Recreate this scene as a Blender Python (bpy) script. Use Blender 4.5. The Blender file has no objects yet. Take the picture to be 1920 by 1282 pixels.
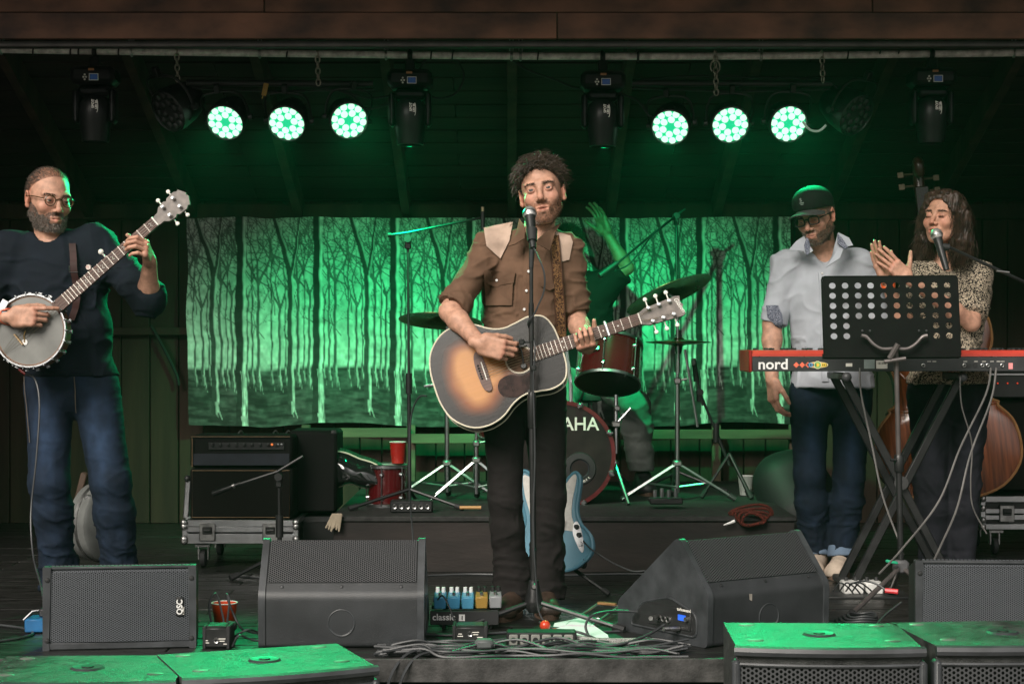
import bpy, math, random
import numpy as np
from mathutils import Vector, Matrix

random.seed(7)
RNG = np.random.default_rng(11)
SC = bpy.context.scene
COL = SC.collection
R_ = math.radians

# ---------------------------------------------------------------- camera
F = 3332.0                       # focal length in photograph pixels (1920 wide)
CAMY, CAMZ = -7.0, 1.07
cam = bpy.data.cameras.new('camera')
cam.sensor_width = 36.0
cam.lens = F / 1920 * 36
cam.clip_end = 2000
cam_o = bpy.data.objects.new('camera', cam)
COL.objects.link(cam_o)
cam_o.location = (0, CAMY, CAMZ)
cam_o.rotation_euler = (R_(90), 0, 0)
SC.camera = cam_o

# ---------------------------------------------------------------- daylight
SUN_EL, SUN_AZ = 36.0, -28.0
w = bpy.data.worlds.new('World')
SC.world = w
w.use_nodes = True
nt = w.node_tree
bg = nt.nodes['Background']
sky = nt.nodes.new('ShaderNodeTexSky')
sky.sky_type = 'NISHITA'
sky.sun_disc = False
sky.sun_elevation = R_(SUN_EL)
sky.sun_rotation = R_(180 + SUN_AZ)
sky.air_density = 1.0
sky.dust_density = 6.0
sky.ozone_density = 1.0
hs = nt.nodes.new('ShaderNodeHueSaturation')     # overcast: nearly colourless sky
hs.inputs['Saturation'].default_value = 0.25
nt.links.new(sky.outputs[0], hs.inputs['Color'])
nt.links.new(hs.outputs[0], bg.inputs['Color'])
bg.inputs['Strength'].default_value = 0.05 * .65
sl = bpy.data.lights.new('sun', 'SUN')
sl.energy = 5.0
sl.angle = R_(34)
sl.color = (1.0, 0.93, 0.84)
so = bpy.data.objects.new('sun', sl)
COL.objects.link(so)
_a, _e = R_(SUN_AZ), R_(SUN_EL)
so.rotation_euler = Vector((math.sin(-_a) * math.cos(_e), math.cos(_a) * math.cos(_e), -math.sin(_e))).to_track_quat('-Z', 'Y').to_euler()
so.location = (-2, -12, 6)
vs = SC.view_settings
vs.view_transform = 'Standard'
vs.look = 'None'
vs.exposure = 0.0
vs.gamma = 1.0
vs.use_curve_mapping = False
SC.cycles.use_denoising = True
SC.cycles.max_bounces = 6
SC.cycles.sample_clamp_indirect = 4.0

def P(px, py, y):
    """A photograph pixel at stage depth y as a point of the place."""
    d = y - CAMY
    return np.array(((px - 960) * d / F, y, CAMZ - (py - 641) * d / F))

def sc(y):
    return F / (y - CAMY)

V3 = lambda *a: np.array(a, float)
def unit(v):
    v = np.asarray(v, float)
    return v / (np.linalg.norm(v) + 1e-12)
def Rx(a): c, s = math.cos(a), math.sin(a); return np.array(((1,0,0),(0,c,-s),(0,s,c)))
def Ry(a): c, s = math.cos(a), math.sin(a); return np.array(((c,0,s),(0,1,0),(-s,0,c)))
def Rz(a): c, s = math.cos(a), math.sin(a); return np.array(((c,-s,0),(s,c,0),(0,0,1)))

# ---------------------------------------------------------------- materials
MATS = {}
def mat(name, col, rough=.6, metal=0., var=.15, nscale=12., bump=0., bscale=90., emit=None, estr=1., coat=0., stretch=(1,1,1),
        attr=None, spec=.5, col2=None, sheen=0., rvar=0., dust=None):
    if name in MATS: return MATS[name]
    m = bpy.data.materials.new(name); m.use_nodes = True; MATS[name] = m
    n, l = m.node_tree.nodes, m.node_tree.links
    b = n['Principled BSDF']
    b.inputs['Roughness'].default_value = rough
    b.inputs['Metallic'].default_value = metal
    b.inputs['Specular IOR Level'].default_value = spec
    if coat: b.inputs['Coat Weight'].default_value = coat; b.inputs['Coat Roughness'].default_value = .08
    if sheen: b.inputs['Sheen Weight'].default_value = sheen; b.inputs['Sheen Roughness'].default_value = .4
    tc = n.new('ShaderNodeTexCoord'); mp = n.new('ShaderNodeMapping'); mp.inputs['Scale'].default_value = stretch
    l.new(tc.outputs['Object'], mp.inputs['Vector'])
    ns = n.new('ShaderNodeTexNoise'); ns.inputs['Scale'].default_value = nscale; ns.inputs['Detail'].default_value = 6
    l.new(mp.outputs[0], ns.inputs['Vector'])
    mx = n.new('ShaderNodeMix'); mx.data_type = 'RGBA'
    c2 = col2 or tuple(min(1, c * (1 + var * 1.6)) for c in col)
    c1 = col if col2 else tuple(c * (1 - var * 1.6) for c in col)
    rp = n.new('ShaderNodeMapRange'); rp.inputs['From Min'].default_value = .3; rp.inputs['From Max'].default_value = .7
    l.new(ns.outputs['Fac'], rp.inputs['Value']); l.new(rp.outputs[0], mx.inputs['Factor'])
    mx.inputs['A'].default_value = (*c1, 1); mx.inputs['B'].default_value = (*c2, 1)
    out = mx.outputs['Result']
    if dust:
        nd = n.new('ShaderNodeTexNoise'); nd.inputs['Scale'].default_value = dust[0]; nd.inputs['Detail'].default_value = 8; nd.inputs['Roughness'].default_value = .65
        l.new(tc.outputs['Object'], nd.inputs['Vector'])
        rd = n.new('ShaderNodeMapRange'); rd.inputs['From Min'].default_value = dust[1]; rd.inputs['From Max'].default_value = dust[1] + .12; rd.inputs['To Max'].default_value = dust[3]
        l.new(nd.outputs['Fac'], rd.inputs['Value'])
        md = n.new('ShaderNodeMix'); md.data_type = 'RGBA'; l.new(rd.outputs[0], md.inputs['Factor']); l.new(out, md.inputs['A']); md.inputs['B'].default_value = (*dust[2], 1); out = md.outputs['Result']
    if attr:
        at = n.new('ShaderNodeAttribute'); at.attribute_name = attr
        m2 = n.new('ShaderNodeMix'); m2.data_type = 'RGBA'; m2.blend_type = 'MULTIPLY'; m2.inputs['Factor'].default_value = 1
        l.new(at.outputs['Color'], m2.inputs['A']); l.new(out, m2.inputs['B']); out = m2.outputs['Result']
    l.new(out, b.inputs['Base Color'])
    if rvar:
        r2 = n.new('ShaderNodeMapRange'); r2.inputs['From Min'].default_value = .3; r2.inputs['From Max'].default_value = .7
        r2.inputs['To Min'].default_value = rough - rvar; r2.inputs['To Max'].default_value = rough + rvar
        l.new(ns.outputs['Fac'], r2.inputs['Value']); l.new(r2.outputs[0], b.inputs['Roughness'])
    if bump:
        n2 = n.new('ShaderNodeTexNoise'); n2.inputs['Scale'].default_value = bscale; n2.inputs['Detail'].default_value = 5
        l.new(mp.outputs[0], n2.inputs['Vector'])
        bp = n.new('ShaderNodeBump'); bp.inputs['Strength'].default_value = bump; bp.inputs['Distance'].default_value = .004
        l.new(n2.outputs['Fac'], bp.inputs['Height']); l.new(bp.outputs[0], b.inputs['Normal'])
    if emit:
        b.inputs['Emission Color'].default_value = (*emit, 1); b.inputs['Emission Strength'].default_value = estr
    return m

def grille_mat(name, pitch, col=(.035,.037,.04), hole=(.004,.004,.004), thr=.35, metal=.0, rough=.45):
    """Perforated sheet: a hexagonal grid of holes in the UV plane (UVs are metres)."""
    m = bpy.data.materials.new(name); m.use_nodes = True; MATS[name] = m
    n, l = m.node_tree.nodes, m.node_tree.links
    b = n['Principled BSDF']
    uv = n.new('ShaderNodeUVMap'); uv.uv_map = 'UVMap'
    terms = []
    for a in (0, 60, 120):
        d = n.new('ShaderNodeVectorMath'); d.operation = 'DOT_PRODUCT'
        k = 4 * math.pi / (math.sqrt(3) * pitch)
        d.inputs[1].default_value = (math.cos(R_(a)) * k, math.sin(R_(a)) * k, 0)
        l.new(uv.outputs[0], d.inputs[0])
        c = n.new('ShaderNodeMath'); c.operation = 'COSINE'; l.new(d.outputs['Value'], c.inputs[0]); terms.append(c)
    s1 = n.new('ShaderNodeMath'); s1.operation = 'ADD'; l.new(terms[0].outputs[0], s1.inputs[0]); l.new(terms[1].outputs[0], s1.inputs[1])
    s2 = n.new('ShaderNodeMath'); s2.operation = 'ADD'; l.new(s1.outputs[0], s2.inputs[0]); l.new(terms[2].outputs[0], s2.inputs[1])
    mr = n.new('ShaderNodeMapRange'); mr.inputs['From Min'].default_value = thr - .35; mr.inputs['From Max'].default_value = thr + .35
    l.new(s2.outputs[0], mr.inputs['Value'])
    mx = n.new('ShaderNodeMix'); mx.data_type = 'RGBA'
    l.new(mr.outputs[0], mx.inputs['Factor']); mx.inputs['A'].default_value = (*col, 1); mx.inputs['B'].default_value = (*hole, 1)
    l.new(mx.outputs['Result'], b.inputs['Base Color'])
    bp = n.new('ShaderNodeBump'); bp.inputs['Strength'].default_value = .6; bp.inputs['Distance'].default_value = .002; bp.invert = True
    l.new(mr.outputs[0], bp.inputs['Height']); l.new(bp.outputs[0], b.inputs['Normal'])
    sp = n.new('ShaderNodeMath'); sp.operation = 'MULTIPLY_ADD'; l.new(mr.outputs[0], sp.inputs[0]); sp.inputs[1].default_value = -.5; sp.inputs[2].default_value = .5
    l.new(sp.outputs[0], b.inputs['Specular IOR Level'])
    b.inputs['Roughness'].default_value = rough; b.inputs['Metallic'].default_value = metal
    return m

# ---------------------------------------------------------------- mesh building
def fin(me, mats, smooth=True, angle=40):
    for m in (mats if isinstance(mats, (list, tuple)) else [mats]): me.materials.append(m)
    if smooth:
        me.polygons.foreach_set('use_smooth', np.ones(len(me.polygons), bool))
        if angle < 180: me.set_sharp_from_angle(angle=R_(angle))

class MB:
    def __init__(s): s.v = []; s.f = []; s.m = []; s.uv = {}
    def add(s, vs_, fs, mi=0, M=None, off=None):
        b = len(s.v)
        a = np.asarray(vs_, float)
        if M is not None: a = a @ np.asarray(M).T
        if off is not None: a = a + np.asarray(off)
        s.v.extend(map(tuple, a)); s.f.extend(tuple(i + b for i in f) for f in fs); s.m.extend([mi] * len(fs))
        return s
    def box(s, c, d, M=None, mi=0, bev=0.):
        """Box of size d centred at c, turned by M; bev cuts every edge."""
        x, y, z = (q / 2 for q in d)
        if bev <= 0:
            vs_ = [(a*x, b*y, e*z) for a in (-1,1) for b in (-1,1) for e in (-1,1)]
            fs = [(0,1,3,2),(4,6,7,5),(0,4,5,1),(2,3,7,6),(0,2,6,4),(1,5,7,3)]
            return s.add(vs_, fs, mi, M, c)
        bev = min(bev, x*.9, y*.9, z*.9)
        h = (x, y, z); ix = {}; vs_ = []
        for a in (-1,1):
            for b in (-1,1):
                for e in (-1,1):
                    for k in range(3):
                        ix[a,b,e,k] = len(vs_)
                        vs_.append([q*(h[i] - (0 if i == k else bev)) for i, q in enumerate((a,b,e))])
        fs = []
        def K(sg, k): return ix[sg[0],sg[1],sg[2],k]
        for k in range(3):
            o1, o2 = (k+1) % 3, (k+2) % 3
            for g in (-1,1):
                q = []
                for a, b in ((-1,-1),(1,-1),(1,1),(-1,1)):
                    sg = [0,0,0]; sg[k] = g; sg[o1] = a; sg[o2] = b; q.append(K(sg, k))
                fs.append(q)
            for a in (-1,1):
                for b in (-1,1):
                    q = []
                    for e, kk in ((-1,o1),(1,o1),(1,o2),(-1,o2)):
                        sg = [0,0,0]; sg[k] = e; sg[o1] = a; sg[o2] = b; q.append(K(sg, kk))
                    fs.append(q)
        for a in (-1,1):
            for b in (-1,1):
                for e in (-1,1): fs.append([ix[a,b,e,k] for k in range(3)])
        out = []
        for f in fs:
            p = [np.array(vs_[i]) for i in f]
            if np.dot(np.cross(p[1]-p[0], p[2]-p[0]), sum(p)) < 0: f = f[::-1]
            out.append(tuple(f))
        return s.add(vs_, out, mi, M, c)
    def tube(s, pts, r, n=8, mi=0, cap=True, closed=False):
        pts = [np.asarray(p, float) for p in pts]
        N = len(pts)
        rr = r if hasattr(r, '__len__') else [r] * N
        vs_, fs = [], []
        up = None
        for i, p in enumerate(pts):
            if closed: t = unit(pts[(i+1) % N] - pts[i-1])
            else: t = unit(pts[min(i+1, N-1)] - pts[max(i-1, 0)])
            if up is None: up = np.array((0,0,1.)) if abs(t[2]) < .9 else np.array((1.,0,0))
            a = unit(np.cross(t, up)); b = np.cross(a, t); up = b
            for k in range(n):
                q = 2 * math.pi * k / n
                vs_.append(p + rr[i] * (math.cos(q) * a + math.sin(q) * b))
        for i in range(N if closed else N - 1):
            i2 = (i + 1) % N
            for k in range(n):
                k2 = (k + 1) % n
                fs.append((i*n+k, i*n+k2, i2*n+k2, i2*n+k))
        if cap and not closed:
            fs.append(tuple(range(n))[::-1]); fs.append(tuple((N-1)*n + k for k in range(n)))
        return s.add(vs_, fs, mi)
    def lathe(s, prof, n=24, M=None, off=None, mi=0):
        """prof: (radius, z) pairs turned round z."""
        vs_, fs = [], []
        for r, z in prof:
            for k in range(n):
                a = 2 * math.pi * k / n
                vs_.append((max(r, 1e-5) * math.cos(a), max(r, 1e-5) * math.sin(a), z))
        for i in range(len(prof) - 1):
            for k in range(n):
                k2 = (k + 1) % n
                fs.append((i*n+k, i*n+k2, (i+1)*n+k2, (i+1)*n+k))
        return s.add(vs_, fs, mi, M, off)
    def sphere(s, c, r, n=12, mi=0, sy=1, sz=1, M=None):
        pr = [(math.cos(a) * r, math.sin(a) * r * sz) for a in np.linspace(-math.pi/2, math.pi/2, n//2 + 1)]
        return s.lathe(pr, n, (np.asarray(M) if M is not None else np.eye(3)) @ np.diag((1, sy, 1)), c, mi)
    def prism(s, poly, h0, h1, M=None, off=None, mi=0, mi_side=None, mi_back=None):
        """Polygon in (x, z) pushed from y=h0 (front) to y=h1."""
        n = len(poly)
        vs_ = [(x, h0, z) for x, z in poly] + [(x, h1, z) for x, z in poly]
        area = sum(poly[i][0]*poly[(i+1) % n][1] - poly[(i+1) % n][0]*poly[i][1] for i in range(n))
        fr = tuple(range(n)); bk = tuple(range(2*n-1, n-1, -1))
        sd = [((i+1) % n, i, n+i, n+(i+1) % n) for i in range(n)]
        if area < 0: fr = fr[::-1]; bk = bk[::-1]; sd = [f[::-1] for f in sd]
        b = len(s.v)
        s.add(vs_, [fr], mi, M, off)
        s.f.append(tuple(i + b for i in bk)); s.m.append(mi if mi_back is None else mi_back)
        for f in sd: s.f.append(tuple(i + b for i in f)); s.m.append(mi if mi_side is None else mi_side)
        return s
    def xf(s, M=None, off=None):
        a = np.asarray(s.v, float)
        if M is not None: a = a @ np.asarray(M).T
        if off is not None: a = a + np.asarray(off)
        s.v = list(map(tuple, a)); return s
    def mesh(s, name, mats, smooth=True, angle=40, off=None):
        me = bpy.data.meshes.new(name)
        v = s.v
        if off is not None: v = list(map(tuple, np.asarray(s.v, float) - np.asarray(off)))
        me.from_pydata(v, [], s.f)
        ml = mats if isinstance(mats, (list, tuple)) else [mats]
        if len(ml) > 1: me.polygons.foreach_set('material_index', np.array(s.m, np.int32))
        fin(me, ml, smooth, angle)
        return me

def origin_of(o):
    v = np.zeros(3)
    while o is not None: v = v + np.array(o.location); o = o.parent
    return v

def link(name, me, parent=None, world=False, kind=None, label=None):
    o = bpy.data.objects.new(name, me); COL.objects.link(o)
    if parent is not None: o.parent = parent
    if kind: o['kind'] = kind
    if label: o['label'] = label
    return o

def obj(name, mb, mats, parent=None, smooth=True, angle=40, world=True, **kw):
    """One mesh object. world: the builder's points are points of the place; they are stored relative to the thing's base."""
    off = origin_of(parent) if (parent is not None and world) else None
    return link(name, mb.mesh(name, mats, smooth, angle, off), parent, **kw)

def rawobj(name, V, Q, mats, parent=None, world=True, smooth=True, angle=180, midx=None, attrs=None, **kw):
    V = np.asarray(V, np.float64)
    if parent is not None and world: V = V - origin_of(parent)
    me = bpy.data.meshes.new(name)
    Q = np.asarray(Q, np.int32); k = Q.shape[1]
    me.vertices.add(len(V)); me.vertices.foreach_set('co', V.astype(np.float32).ravel())
    me.loops.add(Q.size); me.loops.foreach_set('vertex_index', Q.ravel())
    me.polygons.add(len(Q)); me.polygons.foreach_set('loop_start', np.arange(0, Q.size, k, dtype=np.int32))
    me.polygons.foreach_set('loop_total', np.full(len(Q), k, np.int32)) if False else None
    ml = mats if isinstance(mats, (list, tuple)) else [mats]
    me.update(calc_edges=True)
    if midx is not None: me.polygons.foreach_set('material_index', np.asarray(midx, np.int32))
    for nm, c in (attrs or {}).items():
        ca = me.color_attributes.new(nm, 'FLOAT_COLOR', 'POINT')
        c = np.asarray(c, np.float32)
        if c.shape[1] == 3: c = np.hstack([c, np.ones((len(c), 1), np.float32)])
        ca.data.foreach_set('color', c.ravel())
    fin(me, ml, smooth, angle)
    return link(name, me, parent, **kw)

def tag(o, label, cat, group=None, kind=None):
    o['label'] = label; o['category'] = cat
    if group: o['group'] = group
    if kind: o['kind'] = kind
    return o

def thing(name, label, cat, loc=(0,0,0), group=None, rot=None):
    o = bpy.data.objects.new(name, None); COL.objects.link(o); o.location = tuple(loc)
    o.empty_display_size = .1
    if rot is not None: o.rotation_euler = rot
    return tag(o, label, cat, group)

def dup(root, loc=None, label=None, rot=None, scale=None):
    r = root.copy(); COL.objects.link(r)
    if loc is not None: r.location = tuple(loc)
    if label: r['label'] = label
    if rot is not None: r.rotation_euler = rot
    if scale is not None: r.scale = (scale,) * 3
    for ch in list(root.children):
        c = ch.copy(); COL.objects.link(c); c.parent = r
        for g in list(ch.children):
            d = g.copy(); COL.objects.link(d); d.parent = c
    return r

def spline(pts, n=8, closed=False):
    pts = [np.asarray(p, float) for p in pts]
    N = len(pts); out = []
    for i in range(N if closed else N - 1):
        if closed: p0, p1, p2, p3 = pts[i-1], pts[i], pts[(i+1) % N], pts[(i+2) % N]
        else: p0, p1, p2, p3 = pts[max(i-1,0)], pts[i], pts[i+1], pts[min(i+2, N-1)]
        for k in range(n):
            t = k / n
            out.append(.5 * ((2*p1) + (-p0+p2)*t + (2*p0-5*p1+4*p2-p3)*t*t + (-p0+3*p1-3*p2+p3)*t**3))
    if not closed: out.append(pts[-1])
    return out

def text_mb(txt, size, M=None, off=None, depth=.0006, mi=0, mb=None, bold=0., shear=0., align='LEFT', sx=1.):
    """Lettering in the (x, z) plane that faces -y."""
    cu = bpy.data.curves.new('lettering', 'FONT'); cu.body = txt; cu.size = size; cu.extrude = depth; cu.offset = bold; cu.shear = shear
    cu.align_x = align; cu.resolution_u = 3
    o = bpy.data.objects.new('lettering', cu); COL.objects.link(o)
    dg = bpy.context.evaluated_depsgraph_get(); me = o.evaluated_get(dg).to_mesh()
    vs_ = [(v.co.x * sx, -v.co.z, v.co.y) for v in me.vertices]; fs = [tuple(p.vertices) for p in me.polygons]
    o.evaluated_get(dg).to_mesh_clear(); bpy.data.objects.remove(o); bpy.data.curves.remove(cu)
    mb = mb or MB()
    return mb.add(vs_, fs, mi, M, off)

# ---------------------------------------------------------------- noise
def _h(i, j, k):
    n = (i * 374761393 + j * 668265263 + k * 2147483647 + 1013904223) & 0xffffffff
    n = ((n ^ (n >> 13)) * 1274126177) & 0xffffffff
    return ((n ^ (n >> 16)) & 0xffff) / 65535.0
def vnoise(p):
    p = np.asarray(p, float); i = np.floor(p).astype(np.int64); f = p - i; f = f * f * f * (f * (f * 6 - 15) + 10)
    o = 0
    for a in (0, 1):
        for b in (0, 1):
            for c in (0, 1):
                wgt = (f[:,0] if a else 1-f[:,0]) * (f[:,1] if b else 1-f[:,1]) * (f[:,2] if c else 1-f[:,2])
                o = o + wgt * _h(i[:,0]+a, i[:,1]+b, i[:,2]+c)
    return o * 2 - 1
def fbm(p, o=3):
    s, a = 0, 1.
    for k in range(o): s = s + a * vnoise(p * 2**k + 17.3 * k); a *= .5
    return s
def ridge(p): return 1 - 2 * np.abs(vnoise(p))

# ---------------------------------------------------------------- implicit surfaces
class SDF:
    def __init__(s): s.ops = []
    def rc(s, a, b, ra, rb=None, k=.03, mode='add'):
        s.ops.append(('rc', np.asarray(a, float), np.asarray(b, float), ra, ra if rb is None else rb, k, mode)); return s
    def el(s, c, r, k=.03, R=None, mode='add'):
        s.ops.append(('el', np.asarray(c, float), np.asarray(r, float), R, 0, k, mode)); return s
    def cone(s, a, b, ra, rb, k=.01, mode='add'):
        s.ops.append(('cone', np.asarray(a, float), np.asarray(b, float), ra, rb, k, mode)); return s
    def bx(s, c, r, rad=.005, k=.01, R=None, mode='add'):
        s.ops.append(('bx', np.asarray(c, float), np.asarray(r, float), R, rad, k, mode)); return s
    def cut(s, n, p):                     # keep what lies behind the plane
        n = unit(n); s.ops.append(('cut', n, float(np.dot(n, p)), 0, 0, 0, 'cut')); return s
    def bounds(s):
        lo, hi = np.full(3, 1e9), np.full(3, -1e9)
        for o in s.ops:
            if o[6] != 'add': continue
            a, b = s.bb(o); lo = np.minimum(lo, a); hi = np.maximum(hi, b)
        return lo, hi
    def bb(s, o):
        if o[0] in ('rc', 'cone'):
            r = max(o[3], o[4]); return np.minimum(o[1], o[2]) - r, np.maximum(o[1], o[2]) + r
        r = o[2] if o[3] is None else np.full(3, np.linalg.norm(o[2]))
        return o[1] - r, o[1] + r
    def dist(s, o, X, Y, Z):
        if o[0] in ('rc', 'cone'):
            a, b = o[1], o[2]; ba = b - a; l2 = float(ba @ ba)
            x, y, z = X - a[0], Y - a[1], Z - a[2]
            t = (x*ba[0] + y*ba[1] + z*ba[2]) / l2
            tc = np.clip(t, 0, 1)
            dr = np.sqrt((x - tc*ba[0])**2 + (y - tc*ba[1])**2 + (z - tc*ba[2])**2) - (o[3] + (o[4]-o[3]) * tc)
            if o[0] == 'rc': return dr
            dr = np.sqrt(np.maximum((x - t*ba[0])**2 + (y - t*ba[1])**2 + (z - t*ba[2])**2, 0)) - (o[3] + (o[4]-o[3]) * tc)
            L = math.sqrt(l2); da = np.maximum(-t * L, (t - 1) * L)
            return np.maximum(dr, da)
        x, y, z = X - o[1][0], Y - o[1][1], Z - o[1][2]
        if o[3] is not None:
            R = o[3]; x, y, z = (R[0,0]*x + R[1,0]*y + R[2,0]*z, R[0,1]*x + R[1,1]*y + R[2,1]*z, R[0,2]*x + R[1,2]*y + R[2,2]*z)
        r = o[2]
        if o[0] == 'el':
            k0 = np.sqrt((x/r[0])**2 + (y/r[1])**2 + (z/r[2])**2); k1 = np.sqrt((x/r[0]**2)**2 + (y/r[1]**2)**2 + (z/r[2]**2)**2) + 1e-9
            return k0 * (k0 - 1) / k1
        q = [np.abs(c) - (rr - o[4]) for c, rr in zip((x, y, z), r)]
        return np.sqrt(sum(np.maximum(c, 0)**2 for c in q)) + np.minimum(np.maximum(q[0], np.maximum(q[1], q[2])), 0) - o[4]
    def grid(s, h, lo=None, hi=None):
        a, b = s.bounds()
        lo = a - 3*h if lo is None else np.asarray(lo, float); hi = b + 3*h if hi is None else np.asarray(hi, float)
        n = np.ceil((hi - lo) / h).astype(int) + 1
        ax = [lo[i] + h * np.arange(n[i]) for i in range(3)]
        D = np.full(n, .12, np.float32)
        for o in s.ops:
            if o[0] == 'cut':
                nn = o[1]
                D = np.maximum(D, (nn[0]*ax[0][:,None,None] + nn[1]*ax[1][None,:,None] + nn[2]*ax[2][None,None,:] - o[2]).astype(np.float32)); continue
            p, q = s.bb(o); mg = o[5] + 3*h + .01
            i0 = np.clip(np.floor((p - mg - lo) / h).astype(int), 0, n); i1 = np.clip(np.ceil((q + mg - lo) / h).astype(int) + 1, 0, n)
            if np.any(i1 - i0 < 1): continue
            sl_ = tuple(slice(i0[i], i1[i]) for i in range(3))
            d = s.dist(o, ax[0][sl_[0]][:,None,None], ax[1][sl_[1]][None,:,None], ax[2][sl_[2]][None,None,:]).astype(np.float32)
            A = D[sl_]; k = max(o[5], 1e-5)
            if o[6] == 'add':
                t = np.clip(.5 + .5*(A - d)/k, 0, 1); D[sl_] = A*(1-t) + d*t - k*t*(1-t)
            elif o[6] == 'sub':
                d = -d; t = np.clip(.5 - .5*(A - d)/k, 0, 1); D[sl_] = A*(1-t) + d*t + k*t*(1-t)
        return D, lo, n
    def mesh(s, h, lo=None, hi=None):
        D, lo, n = s.grid(h, lo, hi)
        return nets(D, lo, h)

def nets(D, lo, h):
    S = D < 0
    c = np.zeros(tuple(np.array(D.shape) - 1), np.int8)
    nx, ny, nz = c.shape
    for a in (0,1):
        for b in (0,1):
            for d in (0,1): c += S[a:a+nx, b:b+ny, d:d+nz]
    mix = (c > 0) & (c < 8)
    idx = np.argwhere(mix); vid = np.full(c.shape, -1, np.int32); vid[mix] = np.arange(len(idx))
    acc = np.zeros((len(idx), 3)); cnt = np.zeros(len(idx))
    cor = [(a,b,d) for a in (0,1) for b in (0,1) for d in (0,1)]
    for p in cor:
        for ax_ in range(3):
            if p[ax_]: continue
            q = list(p); q[ax_] = 1
            v1 = D[idx[:,0]+p[0], idx[:,1]+p[1], idx[:,2]+p[2]]; v2 = D[idx[:,0]+q[0], idx[:,1]+q[1], idx[:,2]+q[2]]
            cr = (v1 < 0) != (v2 < 0)
            t = np.where(cr, v1 / np.where(cr, v1 - v2, 1), 0)
            pos = np.array(p, float)[None,:].repeat(len(idx), 0); pos[:, ax_] += t
            acc += pos * cr[:,None]; cnt += cr
    V = (idx + acc / np.maximum(cnt, 1)[:,None]) * h + lo
    Q = []
    for ax_ in range(3):
        o1, o2 = [(1,2),(2,0),(0,1)][ax_]
        A = np.take(S, range(D.shape[ax_]-1), ax_); B = np.take(S, range(1, D.shape[ax_]), ax_)
        e = np.argwhere(A != B)
        ok = (e[:,o1] > 0) & (e[:,o2] > 0) & (e[:,o1] < D.shape[o1]-1) & (e[:,o2] < D.shape[o2]-1)
        e = e[ok]; ins = A[e[:,0], e[:,1], e[:,2]]
        def cell(d1, d2):
            f = e.copy(); f[:,o1] += d1; f[:,o2] += d2; return vid[f[:,0], f[:,1], f[:,2]]
        q = np.stack([cell(-1,-1), cell(0,-1), cell(0,0), cell(-1,0)], 1)
        q[~ins] = q[~ins][:, ::-1]
        Q.append(q)
    return V, np.concatenate(Q)

def normals(V, Q):
    n = np.cross(V[Q[:,2]] - V[Q[:,0]], V[Q[:,3]] - V[Q[:,1]])
    N = np.zeros_like(V)
    for k in range(4): np.add.at(N, Q[:,k], n)
    return N / (np.linalg.norm(N, axis=1)[:,None] + 1e-12)

def smooth_mesh(V, Q, it=2, lam=.5):
    for _ in range(it):
        A = np.zeros_like(V); c = np.zeros(len(V))
        for k in range(4):
            np.add.at(A, Q[:,k], V[Q[:,k-1]] + V[Q[:,(k+1)%4]]); np.add.at(c, Q[:,k], 2)
        V = V + lam * (A / np.maximum(c, 1)[:,None] - V)
    return V

def strands(roots, dirs, length, rad, seg=6, curl=0., turns=1.5, droop=0., jitter=.3, seed=1, phase=None, wav=None, side=3):
    """Many tapered locks as one set of quads."""
    g = np.random.default_rng(seed); N = len(roots)
    L = length * (1 + jitter * (g.random(N) - .5) * 2)
    d = dirs + g.normal(0, jitter * .5, dirs.shape); d /= np.linalg.norm(d, axis=1)[:,None]
    up = np.tile(np.array((0,0,1.)), (N,1)); a = np.cross(d, up + g.normal(0,.05,(N,3))); a /= np.linalg.norm(a, axis=1)[:,None] + 1e-9; b = np.cross(d, a)
    ph = g.random(N) * 6.28
    pts = []; cur = roots.copy()
    for i in range(seg + 1):
        t = i / seg
        off = curl * t * (np.cos(ph + turns*6.28*t)[:,None]*a + np.sin(ph + turns*6.28*t)[:,None]*b)
        pts.append(cur + off)
        dd = d + np.array((0,0,-1.)) * droop * t * 2; dd /= np.linalg.norm(dd, axis=1)[:,None]
        cur = cur + dd * (L / seg)[:,None]
    pts = np.stack(pts, 1)                                  # N, seg+1, 3
    T = np.gradient(pts, axis=1); T /= np.linalg.norm(T, axis=2)[:,:,None] + 1e-9
    A = np.cross(T, np.array((.3,.9,.2))); A /= np.linalg.norm(A, axis=2)[:,:,None] + 1e-9; B = np.cross(T, A)
    rr = rad * (1 - .8 * np.linspace(0, 1, seg+1)**1.5)[None,:,None] * (.7 + .6 * g.random(N))[:,None,None]
    ring = [pts + rr * (math.cos(6.283*k/side) * A + math.sin(6.283*k/side) * B) for k in range(side)]
    V = np.stack(ring, 2).reshape(-1, 3)
    base = (np.arange(N) * (seg+1) * side)[:,None,None,None]; ii = (np.arange(seg) * side)[None,:,None,None]; kk = np.arange(side if side > 2 else 1)[None,None,:,None]; k2 = (kk + 1) % side
    Q = np.concatenate([base+ii+kk, base+ii+k2, base+ii+side+k2, base+ii+side+kk], 3).reshape(-1, 4)
    return V, Q

def joinm(*parts):
    Vs, Qs, b = [], [], 0
    for V, Q in parts: Vs.append(V); Qs.append(Q + b); b += len(V)
    return np.concatenate(Vs), np.concatenate(Qs)

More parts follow.
